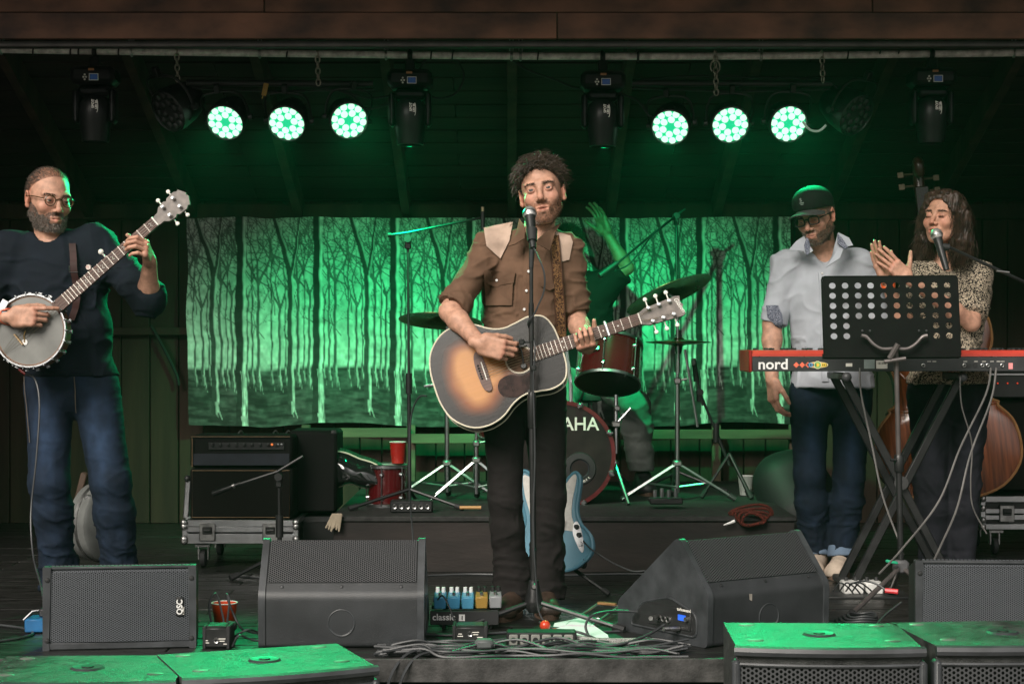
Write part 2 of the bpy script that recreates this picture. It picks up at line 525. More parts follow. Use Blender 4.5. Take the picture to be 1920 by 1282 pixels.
# ================================================================ MATERIALS
M_black = mat('black_paint', (.018,.018,.019), .5, bump=.15, bscale=300)
M_blackm = mat('black_metal', (.013,.013,.0135), .42, .0, rvar=.08)
M_rubber = mat('black_rubber', (.015,.015,.016), .7)
M_cable = mat('cable_rubber', (.035,.037,.04), .45)
M_chrome = mat('chrome', (.50,.51,.52), .28, 1., var=.05)
M_steel = mat('galvanised_steel', (.42,.42,.41), .38, 1., var=.2, nscale=30)
M_alu = mat('aluminium_edge', (.55,.56,.57), .35, 1., var=.1)
M_white = mat('white_plastic', (.75,.75,.73), .45, var=.05)
M_cream = mat('cream_binding', (.7,.64,.5), .4, var=.05)
M_floor = mat('stage_boards', (.016,.0155,.015), .36, var=.35, nscale=8, stretch=(1,6,1), bump=.35, bscale=40, rvar=.12)
M_stagefront = mat('stage_skirt', (.038,.04,.042), .55, var=.3, nscale=6, bump=.2)
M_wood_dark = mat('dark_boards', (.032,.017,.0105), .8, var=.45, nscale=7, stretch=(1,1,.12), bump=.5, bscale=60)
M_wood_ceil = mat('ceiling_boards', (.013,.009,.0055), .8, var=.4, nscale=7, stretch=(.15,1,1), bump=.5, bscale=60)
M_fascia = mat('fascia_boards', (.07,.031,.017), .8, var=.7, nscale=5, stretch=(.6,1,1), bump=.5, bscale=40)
M_rail = mat('pale_rail', (.13,.10,.065), .7, var=.3, nscale=9, stretch=(.2,1,1), bump=.4)
M_riser = mat('riser_cloth', (.015,.0105,.0095), .8, var=.4, nscale=9, stretch=(.3,1,1), bump=.4, bscale=70)
M_riser_top = mat('riser_carpet', (.016,.0155,.015), .75, var=.4, nscale=30, bump=.6, bscale=200)
M_ground = mat('ground_gravel', (.11,.1,.085), .9, var=.4, nscale=4, bump=.5, bscale=30)
M_roof = mat('roof_sheet', (.05,.045,.04), .8, var=.3)

# ================================================================ SETTING
def setting(name, mb, m, **kw):
    o = obj(name, mb, m, None, **kw); o['kind'] = 'structure'; return o
def root_struct(name, loc=(0,0,0)):
    o = bpy.data.objects.new(name, None); COL.objects.link(o); o.location = loc; o['kind'] = 'structure'; return o

setting('ground', MB().add([(-150,-150,-.65),(150,-150,-.65),(150,150,-.65),(-150,150,-.65)], [(0,1,2,3)]), M_ground)

# stage floor: boards that run across, each its own piece
st = root_struct('stage_floor')
rg = random.Random(3)
unit_board = {}
def board(name, parent, c, d, m, bev=.003, M=None):
    key = (m.name, tuple(round(q, 3) for q in d), None if M is None else tuple(np.round(M, 3).ravel()))
    if key not in unit_board: unit_board[key] = MB().box((0,0,0), d, M, bev=bev).mesh(name, m)
    o = bpy.data.objects.new(name, unit_board[key]); COL.objects.link(o); o.parent = parent; o.location = tuple(c); return o
y = -1.0
k = 0
while y < 3.5:
    for x0, x1 in (((-3.6,-1.2),(-1.2,1.2),(1.2,3.6)) if k % 2 else ((-3.6,-2.4),(-2.4,0.),(0.,2.4),(2.4,3.6))):
        board('board', st, ((x0+x1)/2, y+.07, -.02 + rg.uniform(-.0012,.0012)), (x1-x0-.004, .136, .04), M_floor)
    y += .14; k += 1
sf = root_struct('stage_front')
board('edge_trim', sf, (0, -1.012, -.035), (7.2, .022, .08), mat('edge_wood', (.045,.043,.042), .5, var=.4, nscale=15, bump=.4))
x = -3.6
while x < 3.55:
    board('panel', sf, (x+.595, -.99, -.37), (1.186, .02, .56), M_stagefront); x += 1.19
setting('stage_underside', MB().box((0, 1.3, -.35), (7.1, 4.4, .5)), M_black)

# drum riser
rs = root_struct('drum_riser')
RX0, RX1 = P(625,0,1.25)[0], P(1490,0,1.25)[0]
obj('riser_front', MB().box(((RX0+RX1)/2, 1.262, .118), (RX1-RX0, .024, .236), bev=.004), M_riser, rs)
for xs in (RX0+.012, RX1-.012): obj('riser_side', MB().box((xs, 2.3, .118), (.024, 2.05, .236), bev=.004), M_riser, rs)
obj('riser_top', MB().box(((RX0+RX1)/2, 2.29, .249), (RX1-RX0+.02, 2.1, .026), bev=.006), M_riser_top, rs)

# back wall: upright planks
bw = root_struct('back_wall')
x = -3.4; i = 0
while x < 3.4:
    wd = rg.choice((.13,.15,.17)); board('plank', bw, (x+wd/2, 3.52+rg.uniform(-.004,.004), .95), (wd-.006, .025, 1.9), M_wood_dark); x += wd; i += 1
for z_, px0, px1 in ((P(0,621,3.46)[2], 150, 362),):
    obj('rail', MB().box(((P(px0,0,3.46)[0]+P(px1,0,3.46)[0])/2, 3.475, z_), (P(px1,0,3.46)[0]-P(px0,0,3.46)[0], .06, .045), bev=.004), M_wood_dark, bw)
obj('top_plate', MB().box((0, 3.46, P(0,396,3.4)[2]), (6.6, .09, .09), bev=.004), M_wood_dark, bw)
obj('backing', MB().box((0, 3.56, 1.2), (7.2, .03, 2.6)), M_black, bw)
for sx in (-1, 1):
    setting('unseen_side_wall', MB().box((sx*3.5, 2.1, 1.2), (.05, 2.9, 2.5)), M_wood_dark)  # unseen walls, added to shut out light from the sides

# low rail below the backdrop
lr = thing('wooden_railing', 'low weathered wooden railing running below the forest backdrop', 'railing', (0, 3.3, 0))
yr = 3.3
for px0, px1, py in ((570, 770, 811), (770, 1160, 822), (1160, 1500, 814)):
    a, b = P(px0, py, yr), P(px1, py, yr)
    obj('rail', MB().box(((a[0]+b[0])/2, yr, a[2]), (b[0]-a[0]-.004, .05, .055), bev=.004), M_rail, lr)
for px in (572, 770, 1060, 1345, 1490):
    a = P(px, 800, yr); obj('post', MB().box((a[0], yr+.055, a[2]/2+.01), (.05, .05, a[2]), bev=.004), M_rail, lr)

# ceiling that slopes down to the back wall: boards across, rafters below
ce = root_struct('ceiling')
SL = .36; zc = lambda y_: 1.90 + (3.5 - y_) * SL
ang = -math.atan(SL)
Mr = Rx(ang)
y = .95; k = 0
while y < 3.5:
    st_ = .15 * math.cos(ang)
    for x0, x1 in (((-3.5,-1.5),(-1.5,.9),(.9,3.5)) if k % 2 else ((-3.5,-.3),(-.3,1.5),(1.5,3.5))):
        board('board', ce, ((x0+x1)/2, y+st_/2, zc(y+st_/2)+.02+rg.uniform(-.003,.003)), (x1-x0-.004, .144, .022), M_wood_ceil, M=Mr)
    y += st_; k += 1
for xr in (-2.48, -1.87, -1.25, -.62, 0., .58, 1.2, 1.85, 2.47):
    board('rafter', ce, (xr, 2.22, zc(2.22)-.062), (.05, 2.75, .13), M_wood_dark, M=Mr)
obj('roof_sheet', MB().box((0, 2.2, zc(2.2)+.08), (7.4, 3.2, .03), Mr), M_roof, ce)

# front beam: wide brown boards under the roof edge
fa = root_struct('front_beam')
zb = P(0, 74, .9)[2]
for k, (z0, z1) in enumerate(((zb, zb+.115), (zb+.118, zb+.24), (zb+.243, zb+.5))):
    for x0, x1 in (((-3.6,-1.1),(-1.1,1.6),(1.6,3.6)) if k % 2 else ((-3.6,.2),(.2,3.6))):
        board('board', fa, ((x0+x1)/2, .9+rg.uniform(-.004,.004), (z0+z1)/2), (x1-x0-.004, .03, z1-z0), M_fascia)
obj('ledger', MB().box((0, .95, zb-.016), (7.2, .06, .028), bev=.004), mat('ledger_wood', (.03,.027,.024), .7, var=.3), fa)
# unseen roof overhang toward the audience, its edge set to shade the daylight
setting('unseen_canopy', MB().box((0, -.08, 3.36), (8.4, 2.2, .06), Rx(R_(-9))), M_roof)

# ================================================================ LIGHTING RIG
YP = 1.35
pp = thing('lighting_pipe', 'long grey steel pipe hung under the front beam across the stage', 'pipe', (0, YP, 2.42))
pts = [P(px, py, YP) for px, py in ((-120,90),(0,93),(250,97),(490,100),(725,103),(965,105.5),(1200,106),(1430,105),(1700,102),(1920,99),(2040,97))]
pts = spline(pts, 4)
obj('tube', MB().tube(pts, .0175, 14), mat('pipe_grey', (.72,.70,.66), .4, .0, var=.2, nscale=30), pp)
for px, py in ((2,93),(247,97),(487,100),(724,103),(959,105),(976,105),(1196,106),(1427,105),(1901,99)):
    c = P(px, py, YP)
    m = MB().tube([c+V3(0,.021*math.sin(a),.021*math.cos(a)) for a in np.linspace(0, 2*math.pi, 13)[:-1]], .006, 6, closed=True)
    m.box(c+V3(0,0,.05), (.028,.03,.006)); m.tube([c+V3(.008,0,.02), c+V3(.008,0,.075)], .003, 6); m.tube([c+V3(-.008,0,.02), c+V3(-.008,0,.075)], .003, 6)
    obj('pipe_clamp', m, M_steel if px != 1196 else M_black, pp)
# cable wraps on the pipe
for px in (65, 135, 150, 225, 540, 810, 850, 1010, 1590, 1650, 1685):
    c = P(px, 104 if 400 < px < 1600 else 97, YP)
    obj('cable_wrap', MB().tube([c+V3(.012*q/4, .0205*math.sin(1.57*q), .0205*math.cos(1.57*q)) for q in np.linspace(-1.9,1.9,13)], .004, 5), M_rubber, pp)

def chain_links(mb, a, b, ln=.034, r=.0035):
    a, b = np.asarray(a, float), np.asarray(b, float); n = max(2, int(np.linalg.norm(b-a) / (ln*.72))); d = unit(b-a)
    s1 = unit(np.cross(d, V3(0,1,0))); s2 = np.cross(d, s1); out = []
    for i in range(n):
        c = a + (b-a) * (i+.5)/n; s_ = s1 if i % 2 else s2*.9 + s1*.4; s_ = unit(s_)
        lp = [c + d*ln/2*math.sin(q)*1.0 + s_*ln*.3*math.cos(q) for q in np.linspace(0, 2*math.pi, 11)[:-1]]
        out.append(MB().tube(lp, r, 5, closed=True))
    return out
M_chain = mat('chain_zinc', (.5,.47,.4), .4, 1., var=.25, nscale=40)
for (px, y0, y1, lab) in ((331, 92, 152, 'galvanised chain hanging above the dark lamp on the left'), (595, 96, 160, 'galvanised chain holding the left lighting bar, right of the yellow tag'),
                          (1341, 96, 178, 'longest galvanised chain, with shackle, above the middle lamp of the right trio'), (1541, 96, 155, 'galvanised chain at the right end of the right lighting bar')):
    a, b = P(px, y0, YP-.022), P(px+2, y1, YP)
    t = thing('hanging_chain', lab, 'chain', a, 'chains hanging from the lighting pipe')
    for m in chain_links(None, a, b): obj('link', m, M_chain, t)
    if px == 1341:
        c = P(1341, 125, YP-.02); obj('shackle', MB().tube([c+V3(.022*math.cos(q),0,.03*math.sin(q)) for q in np.linspace(-.9, 4.0, 12)], .004, 6), M_chain, t)

YL = 1.45
for (p0, p1, lab) in ((350, 700, 'black horizontal lighting bar carrying the left trio of green lamps'), (1185, 1560, 'black horizontal lighting bar carrying the right trio of green lamps')):
    a, b = P(p0, 156, YL), P(p1, 158, YL)
    o = obj('lighting_bar', MB().tube([a, b], .016, 10).tube([a+V3(0,.03,-.02), (a+b)/2+V3(0,.03,-.035), b+V3(0,.03,-.02)], .006, 6), M_black)
    tag(o, lab, 'bar')

# ---- LED wash lamps
M_lens = mat('lit_lens', (.1,.9,.5), .2, emit=(.72,1.05,.80), estr=1.15, var=0)
M_lensgap = mat('lit_lens_plate', (.0,.25,.12), .3, emit=(.02,.70,.30), estr=.9, var=0)
M_lamp = mat('lamp_black', (.007,.007,.0075), .42)
GREEN = (.0, 1.0, .30)
def make_par(lit=True):
    t = thing('wash_lamp', 'x', 'stage lamp')
    # local: lens at the origin, facing -y; turned by the thing
    b = MB().lathe([(.0,.19),(.05,.19),(.075,.17),(.098,.10),(.107,.03),(.107,-.012),(.1,-.016),(.097,-.012),(.095,0)], 32, Rx(R_(90)) @ np.diag((1,1,-1)))
    for k in range(10):
        b.tube([V3(.108*math.cos(k*.628), .0+.02, .108*math.sin(k*.628)), V3(.06*math.cos(k*.628), .18, .06*math.sin(k*.628))], .004, 5)
    obj('housing', b, M_lamp, t, world=False)
    obj('lens_plate', MB().lathe([(.0,0),(.094,0)], 32, Rx(R_(90)) , (0,-.002,0)), M_lensgap if lit else M_black, t, world=False)
    le = [(.043*math.cos(a), .043*math.sin(a)) for a in np.arange(6)*math.pi/3+math.pi/12] + [(.0795*math.cos(a), .0795*math.sin(a)) for a in np.arange(12)*math.pi/6]
    for x_, z_ in le:
        l_ = obj('led', MB().sphere((x_, -.004, z_), .0196, 10, sy=.45), M_lens if lit else M_black, t, world=False)
    yk = MB()
    yk.tube(spline([(-.118,.05,-.01),(-.124,.045,.06),(-.11,.03,.135),(-.06,.02,.165),(.06,.02,.165),(.11,.03,.135),(.124,.045,.06),(.118,.05,-.01)], 4), .0075, 6)
    yk2 = obj('yoke', yk, M_lamp, t, world=False)
    for s_ in (-1, 1): obj('knob', MB().lathe([(0,.02),(.016,.02),(.02,.0),(0,0)], 10, Ry(R_(s_*90)), (s_*.118,.05,-.01)), M_lamp, t, world=False)
    obj('hook_clamp', MB().box((0,.02,.19), (.03,.03,.05), bev=.004), M_lamp, t, world=False)
    return t
def lamp_light(t, power, spread=59, aim=None):
    l = bpy.data.lights.new('green_beam', 'SPOT'); l.color = GREEN; l.energy = power; l.spot_size = R_(spread); l.spot_blend = .9; l.shadow_soft_size = .03
    o = bpy.data.objects.new('green_beam', l); COL.objects.link(o); o.parent = t; o.location = (0,-.03,0); o.rotation_euler = (R_(-90), 0, 0) if aim is None else aim
    return o
par = make_par()
specs = [(423,229,'leftmost lit lamp of the left trio, tilted down and left',-14,33,-9), (538,231,'lit green lamp in the middle of the left trio, beside the yellow tag',-6,31,4),
         (654,226,'rightmost lit lamp of the left trio, facing straight out',19,24,8), (1257,238,'leftmost lit lamp of the right trio, tilted furthest down',-15,31,-6),
         (1369,234,'brightest lit green lamp, in the middle of the right trio under the chain',3,24,0), (1478,232,'rightmost lit lamp of the right trio, beside the glowing cable loop',8,22,6)]
POW = 170
for i, (px, py, lab, yaw, tilt, roll) in enumerate(specs):
    c = P(px, py, YL)
    t = par if i == 0 else dup(par)
    t.location = tuple(c); t['label'] = lab; t['group'] = 'lit green wash lamps'
    t.rotation_euler = (R_(tilt), R_(roll*.5), R_(yaw)); t.scale = (.88,)*3
for t in [o for o in list(COL.objects) if o.name.startswith('wash_lamp')]: lamp_light(t, POW)
dark = make_par(False)
for i, (px, py, lab, yaw) in enumerate(((318,208,'unlit black lamp hanging left of the left green trio',-40),(1603,215,'unlit black lamp hanging right of the right green trio',40))):
    t = dark if i == 0 else dup(dark)
    t.location = tuple(P(px, py, YL)); t['label'] = lab; t['group'] = 'unlit wash lamps'; t.rotation_euler = (R_(30), 0, R_(yaw))

# ---- moving heads
M_mh = mat('moving_head_black', (.005,.005,.0055), .4, spec=.25)
M_disp = mat('blue_display', (.01,.02,.05), .3, emit=(.05,.25,.8), estr=.05, var=0)
M_greenlens = mat('head_lens', (.02,.3,.15), .15, emit=(.0,.5,.16), estr=.10, var=0)
M_print = mat('white_print', (.7,.68,.62), .6, var=0)
def make_head():
    t = thing('moving_head', 'x', 'stage lamp')        # local: origin on the pipe; hangs down
    obj('clamp', MB().tube([V3(0,.021*math.sin(a),.021*math.cos(a)) for a in np.linspace(0,2*math.pi,11)[:-1]], .012, 6, closed=True).box((0,0,-.05), (.045,.04,.06), bev=.005), M_mh, t, world=False)
    ba = obj('base_box', MB().box((0,.01,-.115), (.21,.17,.085), bev=.022), M_mh, t, world=False)
    obj('display', MB().box((.012,-.0765,-.128), (.036,.004,.026)), M_disp, ba, world=False)
    fr = MB()
    for q in (((.012,-.077,-.1135),(.042,.003,.003)),((.012,-.077,-.1425),(.042,.003,.003)),((-.0085,-.077,-.128),(.003,.003,.032)),((.0325,-.077,-.128),(.003,.003,.032))): fr.box(*q)
    obj('display_frame', fr, M_print, ba, world=False)
    for dx, dz in ((-.036,0),(-.024,0),(-.030,.011),(-.030,-.011)):
        obj('button', MB().lathe([(0,.004),(.0045,.004),(.005,0),(0,0)], 8, Rx(R_(90)), (dx,-.0745,-.128+dz)), M_print, ba, world=False)
    obj('badge', MB().box((.0,-.076,-.092), (.028,.003,.011), bev=.002), mat('amber_badge', (.45,.2,.08), .4), ba, world=False)
    yk = MB().box((0,.01,-.185), (.15,.09,.05), bev=.018)
    for sx in (-1, 1): yk.box((sx*.085,.01,-.255), (.03,.085,.16), bev=.012)
    obj('yoke', yk, M_mh, t, world=False)
    hd = MB().lathe([(.0,.07),(.045,.066),(.072,.03),(.078,-.02),(.072,-.07),(.066,-.118),(.063,-.15),(.057,-.152),(.055,-.118),(.0,-.118)], 24, off=(0,.01,-.27))
    h = obj('head', hd, M_mh, t, world=False)
    tx = text_mb('SPOT', .017, Ry(R_(-90)), (.013,-.072,-.272), bold=.0004); tx = text_mb('LED 60', .013, Ry(R_(-90)), (.026,-.071,-.276), mb=tx, bold=.0004)
    tx.tube([V3(.03+.006*math.cos(q)-.006, -.0705, -.262+.03*math.sin(q)) for q in np.linspace(-1.4,1.4,9)], .0014, 4)
    obj('lettering', tx, M_print, h, world=False)
    obj('head_lens', MB().lathe([(0,-.1195),(.046,-.1195),(.05,-.119)], 20, off=(0,.01,-.27)), M_greenlens, h, world=False)
    return t
mh = make_head()
heads = []
for i, (px, py, lab) in enumerate(((178,98,'moving head lamp hanging at the far left above the banjo player'),(769,104,'moving head lamp right of the left green trio, near the middle'),
                       (1130,107,'moving head lamp left of the right green trio, near the middle'),(1747,101,'moving head lamp hanging at the far right above the dark-haired singer'))):
    t = mh if i == 0 else dup(mh)
    t.location = tuple(P(px, py, YP)); t['label'] = lab; t['group'] = 'moving head lamps'; heads.append(t)
# green wash on the cloth: lamps added in the middle heads, its source unseen
for t, dx, e in ((heads[1], -.3, 275), (heads[2], .5, 240)):
    l = bpy.data.lights.new('green_wash', 'SPOT'); l.color = GREEN; l.energy = e; l.spot_size = R_(82); l.spot_blend = 1.; l.shadow_soft_size = .012
    o = bpy.data.objects.new('green_wash', l); COL.objects.link(o); o.parent = t; o.location = (0, .02, -.428)
    d = Vector((dx, 1.9, -1.65)); o.rotation_euler = d.to_track_quat('-Z', 'Y').to_euler()

# rig cables and the yellow tag
for pl, lab in (([(640,170),(700,185),(760,165),(800,108)], 'black cable looping from the left trio up to the pipe'),
                ([(745,190),(690,205),(660,180),(600,165),(470,160),(360,165)], 'black cable strung along the left lighting bar'),
                ([(850,104),(870,140),(855,175),(820,185),(790,170)], 'black cable loop hanging right of the left middle moving head'),
                ([(955,108),(985,130),(1040,150),(1080,165),(1120,160)], 'black cable drooping from the pipe joint to the right middle moving head'),
                ([(1160,175),(1195,190),(1215,215),(1232,222)], 'black cable running into the leftmost lamp of the right trio'),
                ([(1200,150),(1300,143),(1420,146),(1540,150),(1580,175)], 'black cable strung along the right lighting bar')):
    o = obj('rig_cable', MB().tube(spline([P(a, b, YL+.02) for a, b in pl], 6), .0055, 6), M_rubber); tag(o, lab, 'cable', 'cables in the lighting rig')
o = obj('glowing_cable', MB().tube(spline([P(a,b,YL-.03) for a,b in ((1505,228),(1518,243),(1535,246),(1549,235))], 6), .006, 7), mat('pale_cable', (.5,.6,.55), .4)); tag(o, 'pale cable loop lit green beside the rightmost green lamp', 'cable')
o = obj('yellow_tag', MB().box(P(497,168,YL-.04), (.024,.006,.06), Ry(R_(12)), bev=.002).box(P(495,174,YL-.045), (.004,.004,.06), Ry(R_(18))), mat('yellow_tape', (.4,.24,.05), .6)); tag(o, 'yellow tag taped to the left lighting bar', 'tag')

# ================================================================ BACKDROP: printed forest cloth
YB = 3.38
A, B_ = P(353, 408, YB), P(1482, 796, YB)
W_, H_ = B_[0]-A[0], A[2]-B_[2]
def forest(nx, nz):
    """Luminance print of one repeat, tiled: (nz, nx) from top to bottom."""
    per = 143.5 / sc(YB); g = random.Random(5)
    u = np.linspace(0, W_, nx)[None,:]; v = np.linspace(0, H_, nz)[:,None]
    wob = .0025*np.sin(v*23) + .0015*np.sin(v*57+1)
    img = np.full((nz, nx), .66); t = v / H_
    img = img * (1 + .10*np.sin(u*9)*np.cos(v*6))
    gr = fbm(np.stack(np.broadcast_arrays(u*14, v*55, 0*u), -1).reshape(-1,3), 3).reshape(nz, nx)
    gm = np.clip((t - .715)/.02, 0, 1); img = img*(1-gm) + gm*(.055 + .05*np.clip(gr, -.5, 1))
    def seg(img, x0, v0, x1, v1, r0, r1, dark, light=None):
        m = int(max(0, min(v0, v1)/H_*nz - 3)); n_ = int(min(nz, max(v0, v1)/H_*nz + 4))
        if n_ <= m: return
        vv = v[m:n_]; dx = ((u - (x0+x1)/2 + per/2) % per) - per/2 + (x0+x1)/2
        ax, az = x1-x0, v1-v0; l2 = ax*ax+az*az
        tt = np.clip(((dx+wob[m:n_]-x0)*ax + (vv-v0)*az)/l2, 0, 1); ddx = dx+wob[m:n_]-x0-tt*ax; dd = np.sqrt(ddx**2 + (vv-v0-tt*az)**2); r = r0+(r1-r0)*tt
        cov = np.clip((r - dd)/.003 + .5, 0, 1)
        tone = dark if light is None else np.where(ddx/r < .25, dark, dark + (light-dark)*np.clip((ddx/r-.25)/.3, 0, 1))
        img[m:n_] = img[m:n_]*(1-cov) + tone*cov
    def twig(x, vv, a, L, r, dep, dark):
        x1, v1 = x+math.sin(a)*L, vv-math.cos(a)*L
        seg(img, x, vv, x1, v1, r, r*.72, dark)
        if dep <= 0: return
        for s_ in (-1, 1):
            if g.random() < .9: twig(x1, v1, a+s_*g.uniform(.25,.7), L*g.uniform(.6,.85), r*.66, dep-1, dark)
    def trunk(x, foot, r, dark, light, split=None, lean=0):
        top = 0 if split is None else split
        seg(img, x+lean, top, x, foot, r*.85, r*1.05, dark, light)
        for q in (-1.6,-.6,.9,2.2): seg(img, x+q*r*.25, foot-.05, x+q*r*.9, foot+.025+.01*q, r*.26, r*.10, light*.7 if q > 0 else dark*1.2)
    for x, foot, r, sp in ((.09,.80*H_,.010,.42), (.20,.79*H_,.011,.30), (.265,.81*H_,.010,.36), (.385,.79*H_,.008,.25), (.42,.80*H_,.012,.3), (.045,.785*H_,.007,.2), (.128,.78*H_,.006,.33), (.235,.785*H_,.006,.24), (.352,.78*H_,.007,.38)):
        trunk(x*per/.4527, foot, r, .10, .62, sp*H_, g.uniform(-.01,.01))
        for a in (-.5, -.15, .35): twig(x*per/.4527, sp*H_+.02, a+g.uniform(-.1,.1), .15, r*.6, 4, .13)
    for k in range(26): twig(g.uniform(0, per), g.uniform(.08,.6)*H_, g.uniform(-.7,.7), .08, .0032, 3, .14)
    trunk(.155*per/.4527, .93*H_, .021, .055, .66, .26*H_)                       # the tall Y tree
    seg(img, .155*per/.4527, .27*H_, .06*per/.4527, 0, .020, .013, .055, .5); seg(img, .16*per/.4527, .27*H_, .21*per/.4527, 0, .012, .006, .06, .55)
    trunk(.315*per/.4527, 1.0*H_, .030, .03, .80)                                 # the nearest thick trunk
    for dx_ in (.003,.018,.027): seg(img, (.315+dx_)*per/.4527, .74*H_, (.322+dx_*1.25)*per/.4527, H_, .0026, .0026, .5)
    bark = fbm(np.stack(np.broadcast_arrays(u*40, v*28, 0*u+3), -1).reshape(-1,3), 3).reshape(nz, nx)
    return np.clip(img*(1+.28*bark), .015, .9)
nx, nz = 640, 224
img = forest(nx, nz)
X, Z = np.meshgrid(np.linspace(A[0], B_[0], nx), np.linspace(A[2], B_[2], nz))
q = np.stack([X.ravel()*2.2, Z.ravel()*2.2, 0*X.ravel()], 1)
wr = .010*fbm(q, 2) + .014*vnoise(np.stack([X.ravel()*5.2, Z.ravel()*.5, 0*X.ravel()+2], 1)) + .004*ridge(np.stack([X.ravel()*6+Z.ravel()*3, Z.ravel()*13, 0*X.ravel()+5], 1)) + .0022*ridge(np.stack([X.ravel()*14-Z.ravel()*9, Z.ravel()*30, 0*X.ravel()+9], 1))
edge = .012*np.sin(X.ravel()*5.5+.6)
Vb = np.stack([X.ravel() + .012*vnoise(np.stack([Z.ravel()*4, 0*X.ravel(), 0*X.ravel()],1))*((X.ravel()-A[0]) < .3), YB - wr, Z.ravel() + edge*((A[2]-Z.ravel())/H_) + .006*vnoise(np.stack([X.ravel()*7, 0*X.ravel(), 0*X.ravel()],1))], 1)
i0 = (np.arange(nz-1)[:,None]*nx + np.arange(nx-1)[None,:]).ravel()
Qb = np.stack([i0, i0+nx, i0+nx+1, i0+1], 1)
c = img.ravel()[:,None] * np.array((.98, 1., .96))[None,:]
bd = rawobj('backdrop_cloth', Vb, Qb, mat('printed_cloth', (1,1,1), .85, var=.04, attr='Print', sheen=.1), attrs={'Print': c})
tag(bd, 'wide cloth backdrop printed with a bare black and white forest', 'backdrop')

# ================================================================ PEOPLE
M_skin = mat('skin', (.50,.275,.19), .44, var=.15, nscale=45, attr='Tone', bump=.4, bscale=500, spec=.4)
M_skin.node_tree.nodes['Principled BSDF'].inputs['Subsurface Weight'].default_value = .0
M_eyew = mat('eye_white', (.62,.58,.54), .2, var=.02)
M_iris = mat('eye_iris', (.07,.075,.07), .15, var=.1)
M_pupil = mat('eye_pupil', (.006,.006,.006), .1, var=0)
M_hair_dk = mat('hair_dark_brown', (.032,.019,.012), .5, var=.4, nscale=40)
M_hair_gr = mat('hair_brown_grey', (.06,.042,.032), .5, var=.4, nscale=40)
M_beard_gr = mat('beard_salt_pepper', (.12,.098,.083), .55, var=.8, nscale=120)
M_beard_br = mat('beard_brown', (.09,.053,.034), .5, var=.5, nscale=80)
M_hair_w = mat('hair_wavy_brown', (.036,.019,.012), .55, var=.45, nscale=40)

def cloth(name, col, rough=.85, var=.12, nscale=14, bump=.35, bscale=700, **k): return mat(name, col, rough, 0., var, nscale, bump, bscale, spec=.25, **k)
M_shirt_br = cloth('brown_twill', (.13,.073,.046))
M_yoke = cloth('pink_beige_twill', (.45,.33,.26))
M_trous = cloth('black_trousers', (.0115,.0088,.009))
M_navy = cloth('navy_knit', (.0045,.0075,.014), bump=.5, bscale=400)
M_denim = cloth('blue_denim', (.0105,.020,.040), attr='Fade', var=.2)
M_denim_dk = cloth('dark_denim', (.019,.019,.026), attr='Fade')
M_seam = mat('seam_thread', (.10,.08,.06), .8)
M_white_sh = cloth('white_cotton', (.43,.455,.50), var=.06)
M_tee = cloth('black_tee', (.004,.004,.0045))
M_grey_tr = cloth('grey_trousers', (.16,.17,.16))
M_shoe_br = mat('brown_leather', (.045,.028,.02), .5, var=.3, nscale=20)
M_shoe_w = mat('pale_suede', (.42,.34,.27), .8, var=.2)
M_sole = mat('rubber_sole', (.10,.06,.04), .7)
M_capk = cloth('cap_black', (.006,.006,.006))

def pattern_mat(name, dark, light, scale, thr=.52, soft=.02, dist=3.):
    m = bpy.data.materials.new(name); m.use_nodes = True; n, l = m.node_tree.nodes, m.node_tree.links; b = n['Principled BSDF']
    tc = n.new('ShaderNodeTexCoord'); ns = n.new('ShaderNodeTexNoise'); ns.inputs['Scale'].default_value = scale; ns.inputs['Detail'].default_value = 1; ns.inputs['Distortion'].default_value = dist
    l.new(tc.outputs['Object'], ns.inputs['Vector'])
    r = n.new('ShaderNodeMapRange'); r.inputs['From Min'].default_value = thr - soft; r.inputs['From Max'].default_value = thr + soft; l.new(ns.outputs['Fac'], r.inputs['Value'])
    mx = n.new('ShaderNodeMix'); mx.data_type = 'RGBA'; l.new(r.outputs[0], mx.inputs['Factor']); mx.inputs['A'].default_value = (*dark,1); mx.inputs['B'].default_value = (*light,1)
    l.new(mx.outputs['Result'], b.inputs['Base Color']); b.inputs['Roughness'].default_value = .85; b.inputs['Specular IOR Level'].default_value = .2
    return m
M_floral = pattern_mat('floral_blouse', (.012,.011,.010), (.43,.36,.27), 58, .50)
M_navyfl = pattern_mat('navy_floral_lining', (.03,.035,.06), (.4,.42,.5), 220, .55)
M_strap = pattern_mat('woven_strap', (.035,.014,.009), (.20,.105,.045), 130, .5, .03, 1.5)

